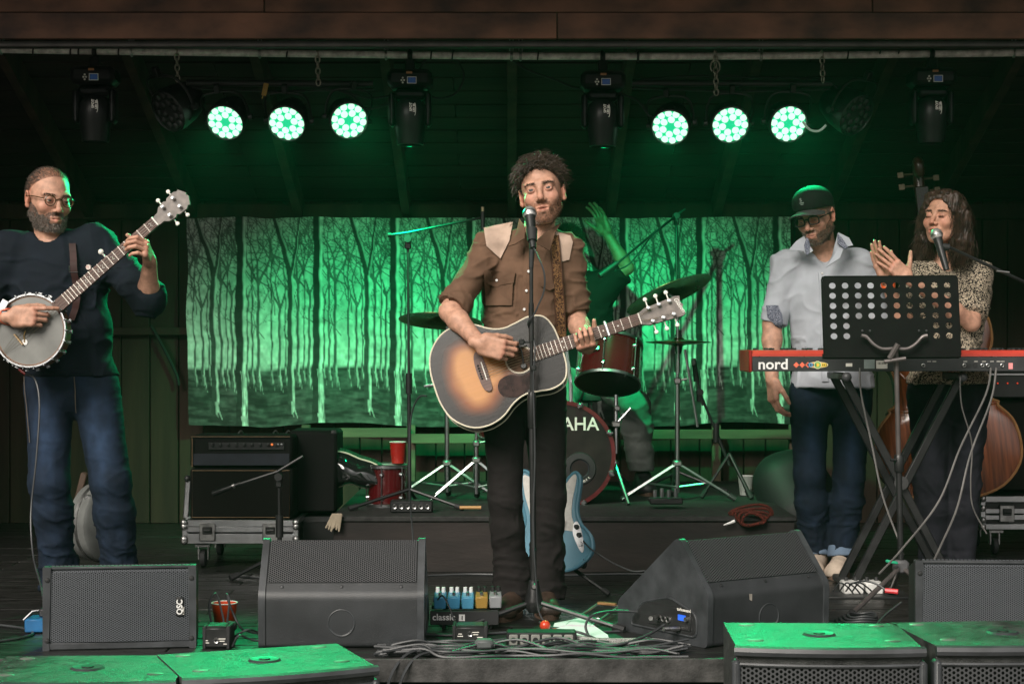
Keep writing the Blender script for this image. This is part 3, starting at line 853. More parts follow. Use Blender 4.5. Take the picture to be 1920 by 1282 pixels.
def head_sdf(fem=False, slit=0., slit_r=.0042, mouth_open=.0, neck=None, jaw=1.):
    S = SDF()
    S.el((0,.012,.030), (.075,.095,.086), k=.001)
    S.el((0,-.026,-.026), (.060*jaw,.060,.086), k=.03)
    for s in (-1,1):
        S.rc((s*.051*jaw,-.002,-.058), (s*.017,-.058,-.101), .018, .017, k=.028)
        S.el((s*.041,-.061,-.031), (.023,.021,.021), k=.022)
        S.rc((s*.010,-.085,.017), (s*.047,-.069,.019), .0105 if not fem else .008, .009, k=.014)
    S.el((0,-.068,-.101), (.021,.020,.017) if not fem else (.017,.018,.015), k=.02)
    S.el((0,-.076,-.071), (.029,.019,.024), k=.016)
    for s in (-1,1):
        S.el((s*.031,-.097,-.002), (.020,.016,.0125), k=.010, mode='sub')
    nr = .0085 if not fem else .0072
    S.rc((0,-.083,.010), (0,-.106,-.030), nr, nr+.0015, k=.012)
    S.el((0,-.1095,-.036), (.0115,.011,.0105) if not fem else (.0095,.010,.0085), k=.008)
    for s in (-1,1):
        S.el((s*.0135,-.097,-.041), (.0085,.011,.0078), k=.006)
        S.el((s*.0065,-.106,-.0475), (.0038,.006,.004), k=.003, mode='sub')
        S.el((s*.031,-.0765,-.002), (.0160,.0150,.0140), k=.003)
        z = slit
        S.rc((s*.0205,-.0905,z-.003), (s*.042,-.086,z-.002), slit_r*.85, slit_r*.7, k=.0015, mode='sub')
        S.rc((s*.024,-.0915,z-.002), (s*.038,-.089,z-.002), slit_r, slit_r, k=.0015, mode='sub')
    mo = mouth_open; fl = .0065 if not fem else .0080
    S.rc((-.022,-.0855,-.0690), (-.004,-.0945,-.0650), .005, fl, k=.006); S.rc((.022,-.0855,-.0690), (.004,-.0945,-.0650), .005, fl, k=.006)
    S.rc((-.018,-.0865,-.0755-mo), (0,-.0935,-.0785-mo), .005, fl+.001, k=.006); S.rc((.018,-.0865,-.0755-mo), (0,-.0935,-.0785-mo), .005, fl+.001, k=.006)
    S.rc((-.022,-.094,-.0715-mo*.5), (.022,-.094,-.0715-mo*.5), .0022+mo*.4, k=.002, mode='sub'); S.rc((-.008,-.1015,-.0715-mo*.5), (.008,-.1015,-.0715-mo*.5), .0028+mo*.6, k=.002, mode='sub')
    for s in (-1,1):
        Re = Rz(s*.35) @ Ry(s*.12)
        S.el((s*.079,.010,-.008), (.0095,.0185,.031), k=.006, R=Re)
        S.el((s*.085,.004,-.004), (.006,.010,.018), k=.004, R=Re, mode='sub')
        S.rc((s*.080,.003,-.033), (s*.078,.002,-.036), .0075, k=.006)
    if neck is not None: S.rc((0,.022,-.045), neck, .053 if not fem else .044, .057 if not fem else .047, k=.028)
    return S

class Head:
    def __init__(s, c, yaw, pitch, roll, scale, neck_base, fem=False, zs=1., **k):
        s.c = np.asarray(c, float); s.R = Rz(R_(yaw)) @ Ry(R_(roll)) @ Rx(R_(pitch)); s.k = scale
        nb = (s.R.T @ (np.asarray(neck_base) - s.c)) / scale / np.array((1,1,zs))
        s.zs = zs; s.S = head_sdf(fem, neck=nb, **k)
        lo, hi = s.S.bounds(); lo[2] = max(lo[2], -.21); lo -= .008; hi += .008
        V, Q = s.S.mesh(.0023, lo, hi)
        # open the bottom of the neck where it runs into the body
        cz = V[Q].mean(1)[:,2]; Q = Q[cz > lo[2] + .006]
        s.L = V; s.Q = Q; s.N = normals(V, Q); s.fem = fem
        s.V = s.w(V)
        t = np.ones((len(V), 3)); x, y, z = V.T
        lip = np.exp(-((x/.022)**2)**1.5) * np.exp(-(((z+.072)/.0115)**2)**2) * (y < -.078)
        t = t * (1 - lip[:,None]*np.array((.16,.42,.40)) * (1.1 if fem else .8))
        red = np.exp(-((np.abs(x)-.042)/.02)**2 - ((z+.03)/.022)**2) * (y < -.05) + .9*np.exp(-(x/.014)**2 - ((z+.036)/.016)**2) * (y < -.09)
        t = t * (1 - red[:,None]*np.array((.02,.17,.17)))
        soc = np.exp(-((np.abs(x)-.031)/.017)**2 - ((z+.004)/.014)**2) * (y < -.06)
        t = t * (1 - soc[:,None]*np.array((.16,.24,.22)))
        ear = (np.abs(x) > .074) & (np.abs(z+.008) < .04); t[ear] *= np.array((1.,.82,.8))
        s.tone = t
    def w(s, p): return s.c + s.k * ((np.asarray(p, float) * np.array((1,1,s.zs))) @ s.R.T)
    def wd(s, d): return np.asarray(d, float) @ s.R.T
    def shade(s, mask, col): s.tone[mask] *= np.asarray(col)

def beard_mask(L, low=-.2, moust=True, side=.2):
    x, y, z = L.T; ax = np.abs(x)
    jaw = (z < -.060 - .45*np.clip(.040-ax, 0, .04)) & (y < .008) & (z > -.118)
    side_ = (ax > .048) & (y < .002) & (y > -.050) & (z < -.018 + .5*y) & (z > -.128)
    mou = (ax < .030) & (z < -.0475) & (z > -.0615) & (y < -.075)
    corner = (ax > .024) & (ax < .034) & (z < -.055) & (z > -.09) & (y < -.06)
    lip = (ax < .0235) & (z < -.0615) & (z > -.0865) & (y < -.078)
    return (jaw | side_ | mou | corner) & ~lip & (ax < .0745)
def beard_len(L): return np.where((L[:,2] > -.066) & (L[:,1] < -.07), .5, np.where(L[:,2] > -.05, .55, 1.))
def scalp_mask(L, front=.062, slope=.95, back=-.075):
    x, y, z = L.T
    ear = (np.abs(x) > .0765) & (z < .028) & (y < .035)
    return (z > front - slope*(y + .085)) & (z > back) & ~ear & ((y > -.02) | (z > .02) | (np.abs(x) > .06))

def grow(h, mask, name, m, parent, n, length, rad, seed=1, curl=.0, turns=1.5, droop=.3, seg=5, comb=(0,0,0), jitter=.35, side=3, lift=0., normal_w=1., scale_along=None):
    g = np.random.default_rng(seed); ids = np.flatnonzero(mask); ids = g.choice(ids, n, replace=len(ids) < n)
    roots = h.L[ids] + g.normal(0, .0012, (n,3)) - h.N[ids]*.0015 + h.N[ids]*lift
    dirs = h.N[ids]*normal_w + np.asarray(comb)
    L = np.full(n, length) if scale_along is None else length * scale_along(h.L[ids])
    V, Q = strands(roots, dirs/np.linalg.norm(dirs,axis=1)[:,None], L, rad, seg, curl, turns, droop, jitter, seed, side=side)
    return (h.w(V), Q)

def eyes(h, parent, gaze=(0,-1,0), r=.0132):
    for s in (-1, 1):
        mb = MB(); n = 14; r_i = .82; prof = [(r*math.sin(a), r*math.cos(a)) for a in np.linspace(0, math.pi, n)]
        g = unit(gaze); X = unit(np.cross((0,0,1.), g)); Y = np.cross(g, X); M = np.stack([X, Y, g], 1)
        mb.lathe(prof, 16, M)
        V = np.array(mb.v); d = V @ g / r
        for i, f in enumerate(mb.f):
            c = np.mean([d[j] for j in f]); mb.m[i] = 2 if c > .95 else (1 if c > .80 else 0)
        mb.v = list(map(tuple, h.w(V + np.array((s*.031,-.0765,-.002)))))
        obj('eye', mb, [M_eyew, M_iris, M_pupil], parent)

def hand(wrist, fdir, pnorm, thumb, curls=((.3,.4,.3),)*4, spread=.06, th=(.7,.3,.4,.3), scale=1., h=.0026):
    """A hand with palm, four fingers and a thumb; curls: three bends per finger, th: thumb (out, toward the palm, bend, bend)."""
    S = SDF()
    S.rc((-.022,0,0), (.0,0,0), .0235, .024, k=.01); S.bx((.047,.0,-.001), (.047,.039,.0135), .0125, k=.022)
    S.el((.03,.024,-.010), (.03,.017,.013), k=.012); S.el((.03,-.026,-.007), (.032,.013,.012), k=.012)
    ln = ((.043,.026,.021), (.047,.030,.022), (.043,.028,.021), (.034,.021,.019)); yy = (.0295,.0098,-.0102,-.0295)
    for i in range(4):
        c = curls[i]; p = np.array((.088 - (.004 if i == 0 else 0) - (.01 if i == 3 else 0), yy[i], 0)); a = 0; sp = spread * (1.5-i)
        S.el(p, (.0105,.0098,.0105), k=.006)
        r0 = .0092 if i < 3 else .0082
        for j in range(3):
            a += c[j]; d = np.array((math.cos(a)*math.cos(sp), math.cos(a)*math.sin(sp), -math.sin(a)))
            q = p + d * ln[i][j]; S.rc(p, q, r0 - .0006*j, r0 - .0006*(j+1), k=.0028); p = q
    o, dn, b1, b2 = th
    p = np.array((.016,.028,-.008)); a = o
    d = unit((math.cos(a), math.sin(a), -dn)); q = p + d*.043; S.rc(p, q, .0145, .0112, k=.012)
    p = q; d = unit((math.cos(a-b1), math.sin(a-b1), -dn*1.1)); q = p + d*.033; S.rc(p, q, .0108, .0098, k=.004)
    p = q; d = unit((math.cos(a-b1-b2), math.sin(a-b1-b2), -dn*1.1)); q = p + d*.026; S.rc(p, q, .0100, .0078, k=.003)
    V, Q = S.mesh(h)
    Q = Q[V[Q].mean(1)[:,0] > -.042]
    X = unit(fdir); Z = -unit(np.asarray(pnorm) - np.dot(pnorm, X)*X); Y = np.cross(Z, X)
    if np.dot(Y, thumb) < 0: Y = -Y; Q = Q[:, ::-1]
    t = np.ones((len(V),3)); kn = np.exp(-((V[:,0]-.093)/.012)**2)*(V[:,2] > 0); tip = np.exp(-((V[:,0]-.15)/.04)**2)
    t *= 1 - kn[:,None]*np.array((.02,.14,.14)) - .5*tip[:,None]*np.array((.0,.12,.12))
    return wrist + scale * (V @ np.stack([X, Y, Z], 1).T), Q, t

def frame(Nb, Pc, SL, SRr):
    up = unit(Nb - Pc); r = unit((SRr - SL) - np.dot(SRr - SL, up)*up); f = np.cross(up, r); return np.stack([r, f, up], 1)

def torso(S, J, g=0., gx=1., gy=1., k=.05, belly=1.):
    R = frame(J['nb'], J['pc'], J['sl'], J['sr']); ax = J['pc'] - J['nb']
    S.el(J['nb'] + .32*ax, (.158*gx+g, .108*gy+g, .185+g), k=.02, R=R)
    S.el(J['nb'] + .64*ax, (.148*gx*belly+g, .105*gy*belly+g, .17+g), k=.06, R=R)
    S.el(J['nb'] + 1.0*ax, (.160*gx+g, .112*gy+g, .12+g), k=.06, R=R)
    for a in ('sl', 'sr'):
        S.rc(J['nb'] + .05*ax, J[a], .046+g, .047+g, k=.045)
        S.rc(J[a]*.93+J['nb']*.07, J['nb'] + .55*ax + .62*(J[a]-J['nb'])*np.array((1,1,0)), .045+g, .045+g, k=.04)

def arm(S, J, a, g=0., k=.02, upto=2, r=(.052,.041,.026)):
    S.rc(J['s'+a], J['e'+a], r[0]+g, r[1]+g, k=k)
    if upto > 1:
        m = J['e'+a]*.72 + J['w'+a]*.28; S.rc(J['e'+a], m, r[1]-.002+g, r[1]+.001+g, k=k); S.rc(m, J['w'+a], r[1]+.001+g, r[2]+g, k=k)

def leg(S, J, a, r=(.088,.058,.044), g=0., k=.03):
    m = J['k'+a]*.7 + J['a'+a]*.3
    S.rc(J['h'+a], J['k'+a], r[0]+g, r[1]+g, k=k); S.rc(J['k'+a], m, r[1]+g, r[1]+.001+g, k=k); S.rc(m, J['a'+a], r[1]+.001+g, r[2]+g, k=k)

def body(name, J, head, hands, label, group=None, girth=(1.,1.), armr=(.050,.040,.027), feet=True, skin_dim=1.):
    S = SDF(); torso(S, J, -.004, *girth)
    for a in 'lr': arm(S, J, a, r=armr); leg(S, J, a, g=-.012)
    S.rc(J['nb'] + V3(0,.01,-.02), head.w((0,.022,-.05)), .060*head.k if not head.fem else .050, .050*head.k if not head.fem else .043, k=.035)
    V, Q = S.mesh(.010)
    # the head mesh takes over above the neck, the hands beyond the wrists
    nl = (V - head.c) @ head.R / head.k
    cen = V[Q].mean(1); nc = (cen - head.c) @ head.R / head.k
    keep = ~((nc[:,2] > -.125) & (np.linalg.norm(nc, axis=1) < .2))
    Q = Q[keep]
    base = J['foot']
    o_parts = [(V, Q), (head.V, head.Q)] + [(a, b) for a, b, c in hands]
    VV, QQ = joinm(*o_parts)
    tone = np.concatenate([np.full((len(V),3), skin_dim), head.tone] + [c for a, b, c in hands])
    o = rawobj(name, VV - base, QQ, M_skin, attrs={'Tone': tone}, world=False)
    o.location = tuple(base)
    tag(o, label, 'person', group)
    return o

def folds(V, N, amp, fr=(9,9,16), seed=0., o2=.5, ampf=None):
    p = V * np.array(fr) + seed
    wp = np.stack([vnoise(p*.6+3), vnoise(p*.6+11), vnoise(p*.6+23)], 1)
    p = p * 1.25
    d = .75*(ridge(p + wp*1.1))**3 + .55*vnoise(p*.7+40) + o2*.5*ridge(p*2.0 + wp*1.5 + 7) - .2
    a = amp if ampf is None else amp * ampf(V)
    return V + N * (d * a)[:,None]

def garment(name, S, m, parent, h=.007, amp=.006, fr=(9,9,16), seed=0., ampf=None, attrs=None, midx=None, mats=None, sm=1):
    V, Q = S.mesh(h); V = smooth_mesh(V, Q, sm); N = normals(V, Q); V = folds(V, N, amp, fr, seed, ampf=ampf)
    at = {k: f(V) for k, f in attrs.items()} if attrs else None
    mi = midx(V[Q].mean(1)) if midx else None
    return rawobj(name, V, Q, mats or m, parent, attrs=at, midx=mi), V, Q

def surf_y(V, pts, front=True):
    """Depth of the garment's front at (x, z) points: the nearest vertices' lowest y."""
    out = []
    for x, z in pts:
        d = (V[:,0]-x)**2 + (V[:,2]-z)**2; m = d < .014**2
        out.append(np.min(V[m,1]) if np.any(m) else V[np.argmin(d),1])
    return np.array(out)

def patch(name, V, poly, m, parent, off=.003, n=14, th=.002, nudge=None):
    """A flat piece of cloth laid on the garment's front: polygon in (x, z)."""
    poly = np.asarray(poly, float); lo, hi = poly.min(0), poly.max(0)
    def inside(x, z):
        c = False; j = len(poly)-1
        for i in range(len(poly)):
            if (poly[i][1] > z) != (poly[j][1] > z) and x < (poly[j][0]-poly[i][0])*(z-poly[i][1])/(poly[j][1]-poly[i][1])+poly[i][0]: c = not c
            j = i
        return c
    # grid in a mapped unit square when four corners, else a fan of rings
    cen = poly.mean(0); P2 = []
    ring = []
    for i in range(len(poly)):
        a, b = poly[i], poly[(i+1) % len(poly)]; s_ = max(1, int(np.linalg.norm(b-a)/.012))
        ring += [a + (b-a)*t/s_ for t in range(s_)]
    ring = np.array(ring); K = len(ring); rings = 5; pts = [cen]
    for r in range(1, rings+1): pts += list(cen + (ring-cen)*r/rings)
    pts = np.array(pts); yv = surf_y(V, pts) - off
    for _ in range(2):
        y2 = yv.copy()
        for r in range(rings):
            s_ = slice(1+r*K, 1+(r+1)*K); y2[s_] = .5*yv[s_] + .25*np.roll(yv[s_],1) + .25*np.roll(yv[s_],-1)
        yv = np.minimum(y2, yv+.002)
    mb = MB(); A = [(p[0], y_, p[1]) for p, y_ in zip(pts, yv)]; Bk = [(p[0], y_+th+off, p[1]) for p, y_ in zip(pts[-K:], yv[-K:])]
    fs = [(0, 1+(i+1) % K, 1+i) for i in range(K)]
    for r in range(rings-1):
        for i in range(K): fs.append((1+r*K+i, 1+r*K+(i+1) % K, 1+(r+1)*K+(i+1) % K, 1+(r+1)*K+i))
    b0 = 1+(rings-1)*K; b1 = len(A)
    for i in range(K): fs.append((b0+i, b0+(i+1) % K, b1+(i+1) % K, b1+i))
    area = sum(ring[i][0]*ring[(i+1) % K][1]-ring[(i+1) % K][0]*ring[i][1] for i in range(K))
    if area > 0: fs = [f if len(f) == 3 and 0 else f[::-1] for f in fs]; fs = [f for f in fs]
    mb.add(A+Bk, fs)
    o = obj(name, mb, m, parent)
    me = o.data; me.update()
    # outward means toward the audience
    if len(me.polygons) and sum(p.normal.y*p.area for p in me.polygons) > 0: me.flip_normals()
    return o

def buttons(name, V, pts, m, parent, r=.0055, off=.005):
    for x, z in pts:
        y_ = surf_y(V, [(x, z)])[0] - off
        obj(name, MB().lathe([(0,.003),(r*.8,.003),(r,.001),(r,-.004)], 10, Rx(R_(90)), (x, y_, z)), m, parent)

def shoe(name, heel, toe, m, parent, w=.045, lace=None, h=.085):
    S = SDF(); heel, toe = np.asarray(heel, float), np.asarray(toe, float); d = unit(toe-heel); z = V3(0,0,1)
    S.rc(heel+d*.02+z*.045, toe-d*.05+z*.036, .043, .042, k=.02); S.rc(heel+d*.02+z*.06, heel+d*.05+z*h, .042, .046, k=.02); S.rc(heel+d*.06+z*.07, toe-d*.07+z*.038, .036, .034, k=.02)
    S.el(toe-d*.055+z*.03, (.05,.05,.032), k=.02)
    S.cut((0,0,-1), heel+z*.012)
    V, Q = S.mesh(.006); o = rawobj(name, V, Q, m, parent)
    n = np.cross(z, d); out = []
    for t in np.linspace(0, 2*math.pi, 28)[:-1]:
        L = np.linalg.norm(toe-heel)/2; out.append((math.cos(t)*L*1.0, math.sin(t)*(w+.004)*(1 if math.cos(t) > -.2 else .88)))
    c = (heel+toe)/2; mb = MB(); vs_ = [c + d*a + n*b + z*zz for zz in (.0,.020) for a, b in out]; K = len(out)
    mb.add(vs_, [tuple(range(K))[::-1], tuple(range(K, 2*K))] + [(i, (i+1) % K, K+(i+1) % K, K+i) for i in range(K)])
    obj('sole', mb, M_sole, o)
    if lace is not None:
        for t in np.linspace(.35, .62, 5):
            p = heel + (toe-heel)*t; hh = .088 - (t-.35)*.13
            l1 = MB().tube(spline([p - n*.03 + z*(hh-.016), p + z*(hh+.006), p + d*.016 + n*.03 + z*(hh-.018)], 4), .0035, 5); l1.tube(spline([p + n*.03 + z*(hh-.016), p + z*(hh+.007), p + d*.016 - n*.03 + z*(hh-.018)], 4), .0035, 5)
            obj('lace', l1, lace, o)
    return o

def glasses(h, parent, m, rx=.0215, rz=.0185, square=0., r=.0022, y=-.101, zc=-.004, half=.0345):
    mb = MB()
    def W(p): return h.w(np.asarray(p))
    for s in (-1, 1):
        pts = []
        for a in np.linspace(0, 2*math.pi, 25)[:-1]:
            ca, sa = math.cos(a), math.sin(a)
            if square: ca = math.copysign(abs(ca)**square, ca); sa = math.copysign(abs(sa)**square, sa)
            pts.append(W((s*half + rx*ca, y + .10*abs(s*half+rx*ca)**1.0*.25, zc + rz*sa)))
        mb.tube(pts, r*h.k, 6, closed=True)
        mb.tube([W((s*(half+rx), y+.014, zc+.006)), W((s*.078, -.05, zc+.008)), W((s*.083, .012, zc+.006)), W((s*.080,.03,zc-.012))], r*h.k, 6)
    mb.tube(spline([W((-half+rx, y+.004, zc+.004)), W((0, y-.002, zc+.009)), W((half-rx, y+.004, zc+.004))], 4), r*h.k, 6)
    return obj('glasses', mb, m, parent)

def fade(kz, axis=0):
    return lambda V: np.clip(1 + .9*np.clip(fbm(V*np.array((7,7,3)), 2), -.5, 1)[:,None]*np.ones(3), .5, 2)
def thigh_fade(J, base=.75, amt=1.5, rad=.06):
    def f(V):
        v = np.full(len(V), base)
        for a in 'lr':
            h_, k_ = J['h'+a], J['k'+a]; ba = k_-h_; t = np.clip(((V-h_) @ ba)/(ba @ ba), .0, 1.15)
            d = (V - h_ - t[:,None]*ba); fr = np.exp(-(d[:,0]/rad)**2) * (d[:,1] < 0); v = v + amt*fr*np.exp(-((t-.55)/.42)**2)
        v = v * (1 + .25*fbm(V*np.array((30,30,8)), 2))
        return np.clip(v, .3, 3)[:,None]*np.ones(3)
    return f

def eyebrows(h, m, parent, n=120, th=.0034, ln=.008, rad=.0008):
    parts = []
    for s_ in (-1, 1):
        ax = h.L[:,0]*s_
        mk = (ax > .012) & (ax < .050) & (np.abs(h.L[:,2] - (.0165 + .10*(ax-.012) - .22*np.clip(ax-.036, 0, 1)*1.6)) < th*(1.1-.6*(ax-.012)/.038)) & (h.L[:,1] < -.05)
        if mk.sum(): parts.append(grow(h, mk, 'b', m, parent, n, ln, rad*.85, 6+s_, 0, 1, .1, 3, (s_*1.1,.1,.25), .3, side=2, normal_w=.5))
    rawobj('eyebrow', *joinm(*parts), m, parent)
    g = []
    for s_ in (-1, 1):     # upper lash line
        ax = h.L[:,0]*s_; mk = (np.abs(ax-.031) < .013) & (np.abs(h.L[:,2] - (.0045 if not h.fem else -.0085)) < .0018) & (h.L[:,1] < -.082)
        if mk.sum(): g.append(grow(h, mk, 'l', m, parent, 60 if not h.fem else 140, .0055, .0007, 16+s_, 0, 1, .1, 2, (0,-.6,-.1), .2, side=2))
    if g and h.fem: rawobj('eyelash', *joinm(*g), m, parent)
def neckband(S, J, hd, up):
    d = unit(hd.w((0,.022,-.05)) - J['nb'] - V3(0,.01,0)); a = J['nb'] + V3(0,.012,0)
    S.cone(a - d*.05, a + d*up, .088, .062, k=.03)

# ---------------------------------------------------------------- the singer with the acoustic guitar
def joints(y, **kw): return {k: (P(*v) if len(v) == 3 else P(v[0], v[1], y)) for k, v in kw.items()}
J = joints(0., nb=(1008,437,.02), pc=(975,725,.03), sl=(918,468,.02), sr=(1064,472,.02), el=(843,584,-.15), wl=(900,644,-.30), er=(1080,598,.0), wr=(1102,646,-.165),
           hl=(943,735,.03), hr=(1020,735,.03), kl=(948,940,-.03), kr=(1030,935,.02), al=(962,1105,.02), ar=(1022,1100,.05))
J['foot'] = V3(P(990,0,0)[0], 0, 0)
hd = Head(P(1016,360,-.02), -6, -4, -9, 1.06, J['nb'], slit=.000, slit_r=.0033, mouth_open=.0015, jaw=.93, zs=1.05)
bm = beard_mask(hd.L); hd.shade(bm, (.60,.53,.48)); sm_ = scalp_mask(hd.L, .083, .95); hd.shade(sm_, (.25,.2,.18))
hR = hand(J['wl'], (.9,-.12,-.25), (.1,1,.05), (.2,0,1), ((.55,.9,.5),(.6,1.0,.6),(.75,1.0,.6),(.85,1.0,.6)), .03, (.35,.7,.2,.2), 1.05)
hL = hand(J['wr'] + V3(.0,.0,-.012), (-.12,-1,.12), (-.25,.15,1), (.5,1,.5), ((.85,1.15,.8),(.8,1.15,.8),(.75,1.15,.8),(.75,1.1,.8)), .05, (.5,1.2,.1,.1), .98)
singer = body('person', J, hd, [hR, hL], 'bearded man in brown western shirt singing and strumming the sunburst guitar')
eyes(hd, singer, (-.05,-1,.12))
# hair: short curls; beard: short strands
cur = lambda L: .55 + .55*np.clip((L[:,2]-.0)/.07, 0, 1)
VQ = joinm(grow(hd, sm_, 'hair', M_hair_dk, singer, 3000, .032, .0013, 3, .0100, 1.1, .7, 9, (.1,.1,.25), .5, scale_along=cur, side=2, normal_w=.6),
           grow(hd, scalp_mask(hd.L, .086, .6, .0), 'hair', M_hair_dk, singer, 1100, .040, .0013, 4, .013, 1.1, .6, 10, (-.3,-.2,.25), .5, side=2, normal_w=.6),
           grow(hd, scalp_mask(hd.L, .082, .85) & (hd.L[:,1] < -.045) & (hd.L[:,0] < .02), 'hair', M_hair_dk, singer, 40, .05, .0024, 8, .010, 1.3, .9, 9, (-.5,-.5,.0), .3))
rawobj('hair', *VQ, M_hair_dk, singer)
rawobj('beard', *grow(hd, bm, 'beard', M_beard_br, singer, 2000, .0055, .0007, 5, .001, 1, .5, 3, (0,-.1,-.9), .4, side=2, scale_along=beard_len), M_beard_br, singer)
brow = lambda h: (np.abs(h.L[:,0]) > .014) & (np.abs(h.L[:,0]) < .049) & (np.abs(h.L[:,2] - (.0205 - .12*(np.abs(h.L[:,0])-.03))) < .0042) & (h.L[:,1] < -.055)
eyebrows(hd, M_hair_dk, singer)

S = SDF(); torso(S, J, .013, .98, 1.0, belly=1.02)
for a, end in (('l', .93), ('r', .90)):
    e = J['s'+a] + (J['e'+a]-J['s'+a])*end; d_ = unit(J['e'+a]-J['s'+a])
    S.cone(J['s'+a]-d_*.02, e, .066, .060, k=.03); S.cone(e - d_*.05, e, .063, .065, k=.004)
neckband(S, J, hd, .030)
S.cut((0,0,-1), (0,0,P(0,735,0)[2]))
S.rc(J['nb']+V3(0,-.02,.02), hd.w((0,.01,-.04)), .060, .060, k=.008, mode='sub')
S.rc(J['nb']+V3(0,-.06,.03), P(1003,462,-.135), .052, .010, k=.006, mode='sub')
up_arm = lambda V: .55 + .9*np.clip(np.abs(V[:,0]-J['nb'][0])/.2, 0, 1)
shirt, SV, SQ = garment('shirt', S, M_shirt_br, singer, .0058, .010, (8,8,12), 2., up_arm)
px2 = lambda pts, y_=-.1: [(P(a,b,y_)[0], P(a,b,y_)[2]) for a, b in pts]
patch('yoke', SV, px2([(906,424),(925,419),(962,412),(955,450),(938,484),(912,460)]), M_yoke, shirt, .0035)
patch('yoke', SV, px2([(1044,432),(1070,440),(1075,452),(1068,486),(1047,492),(1042,470),(1036,450)]), M_yoke, shirt, .0035)
patch('pocket', SV, px2([(908,522),(962,520),(960,572),(910,572)]), M_shirt_br, shirt, .0045)
patch('pocket_flap', SV, px2([(907,506),(936,508),(966,511),(963,530),(938,534),(932,538),(908,530)]), M_shirt_br, shirt, .007)
patch('pocket_flap', SV, px2([(1012,520),(1036,522),(1040,540),(1030,545),(1014,536)]), M_shirt_br, shirt, .006)
patch('placket', SV, px2([(984,462),(1000,470),(996,530),(991,600),(972,600),(980,530)]), M_shirt_br, shirt, .0045)
buttons('snap_button', SV, px2([(991,509),(987,545),(931,525),(983,580)]), M_white, shirt, .0058, .009)
# collar: two pointed leaves
def collar(pts_list, m, parent, th=.004, name='collar'):
    for pts in pts_list:
        pts = [np.asarray(p, float) for p in pts]; nrm = unit(np.cross(pts[1]-pts[0], pts[2]-pts[0])); nrm = nrm if nrm[1] < 0 else -nrm
        c = sum(pts)/len(pts); mb = MB(); K = len(pts)
        mid = [c + nrm*.004]; f = [p + nrm*th/2 for p in pts]; b = [p - nrm*th/2 for p in pts]
        fs = []
        for i in range(K):
            j = (i+1) % K; fs += [(i, j, 2*K), (K+j, K+i, 2*K+1), (j, i, K+i, K+j)]
        mb.add(f + b + [c + nrm*(th/2+.003), c - nrm*th/2], fs); o = obj(name, mb, m, parent, angle=60); 
        me = o.data; me.update()
        if sum(p.normal.y*p.area for p in list(me.polygons)[::3]) > 0: me.flip_normals()
collar([[P(974,410,-.02), P(968,436,-.09), P(953,462,-.145), P(966,458,-.148), P(984,447,-.15), P(984,425,-.09)],
        [P(1052,418,-.02), P(1040,436,-.08), P(1030,470,-.14), P(1016,462,-.148), P(1002,455,-.15), P(1022,436,-.11)]], M_shirt_br, shirt)
# trousers
S = SDF(); R0 = frame(J['nb'], J['pc'], J['sl'], J['sr'])
S.el(J['pc'], (.172,.125,.14), k=.02, R=R0)
for a in 'lr': leg(S, J, a, (.090,.064,.070), k=.02); 
for a in 'lr': S.rc(J['a'+a]+V3(0,0,.06), J['a'+a]+V3(0,-.01,-.05), .070, .080, k=.03)
S.cut((0,0,1), (0,0,P(0,700,0)[2])); S.cut((0,0,-1), (0,0,.055))
garment('trousers', S, M_trous, singer, .008, .0085, (9,9,15), 9., lambda V: .5+1.1*np.clip((.5-V[:,2])/.4, 0, 1))
shoe('shoe', P(962,1112,.03)*[1,1,0]+V3(.02,.02,0), V3(P(938,0,-.2)[0], -.22, 0), M_shoe_br, singer, lace=mat('lace_dark', (.04,.03,.02), .8))
shoe('shoe', V3(P(1020,0,.1)[0], .08, 0), V3(P(1030,0,-.1)[0], -.17, 0), M_shoe_br, singer, lace=mat('lace_dark', (.04,.03,.02), .8))
SING = dict(J=J, SV=SV, hd=hd)

# ---------------------------------------------------------------- the banjo player
y0 = .32
J = joints(y0, nb=(98,452,.33), pc=(132,712,.34), sl=(18,470,.33), sr=(180,462,.33), el=(-42,590,.25), wl=(22,594,-.02), er=(278,558,.22), wr=(281,488,.085),
           hl=(92,722,.34), hr=(178,722,.34), kl=(92,905,.28), kr=(208,905,.30), al=(112,1085,.36), ar=(226,1085,.38))
J['foot'] = V3(P(160,0,y0)[0], y0, 0)
hd = Head(P(91,372,y0-.02), 38, 8, 3, 1.09, J['nb'], slit=-.003, slit_r=.0026)
bm = beard_mask(hd.L); hd.shade(bm, (.42,.38,.36)); sm_ = scalp_mask(hd.L, .108, .92, -.07); hd.shade(sm_, (.5,.44,.4))
hR = hand(J['wl'], (1,-.1,.02), (.05,1,-.1), (0,0,1), ((.15,.35,.3),(.7,1.0,.6),(.8,1.0,.6),(.8,1.0,.6)), .02, (.35,.5,.2,.2), 1.05)
hL = hand(J['wr'], (-.02,-.85,.50), (-1,.12,-.1), (-.2,.3,1), ((.75,1.0,.55),(.8,1.05,.55),(.8,1.05,.55),(.8,1.0,.55)), .05, (.7,.9,.1,.1), 1.02)
banjoist = body('person', J, hd, [hR, hL], 'bearded man in glasses and navy sweater playing the banjo')
eyes(hd, banjoist, (.25,-1,-.25))
VQ = joinm(grow(hd, sm_, 'hair', M_hair_gr, banjoist, 2600, .012, .0010, 13, .001, 1, .6, 4, (0,.8,.0), .3, normal_w=.7))
rawobj('hair', *VQ, M_hair_gr, banjoist)
rawobj('beard', *grow(hd, bm, 'beard', M_beard_gr, banjoist, 3600, .0095, .0010, 15, .002, 1, .5, 4, (0,-.1,-.9), .4, side=2, scale_along=beard_len), M_beard_gr, banjoist)
eyebrows(hd, M_hair_gr, banjoist)
M_tort = mat('tortoise_frame', (.06,.032,.012), .25, var=.5, nscale=90)
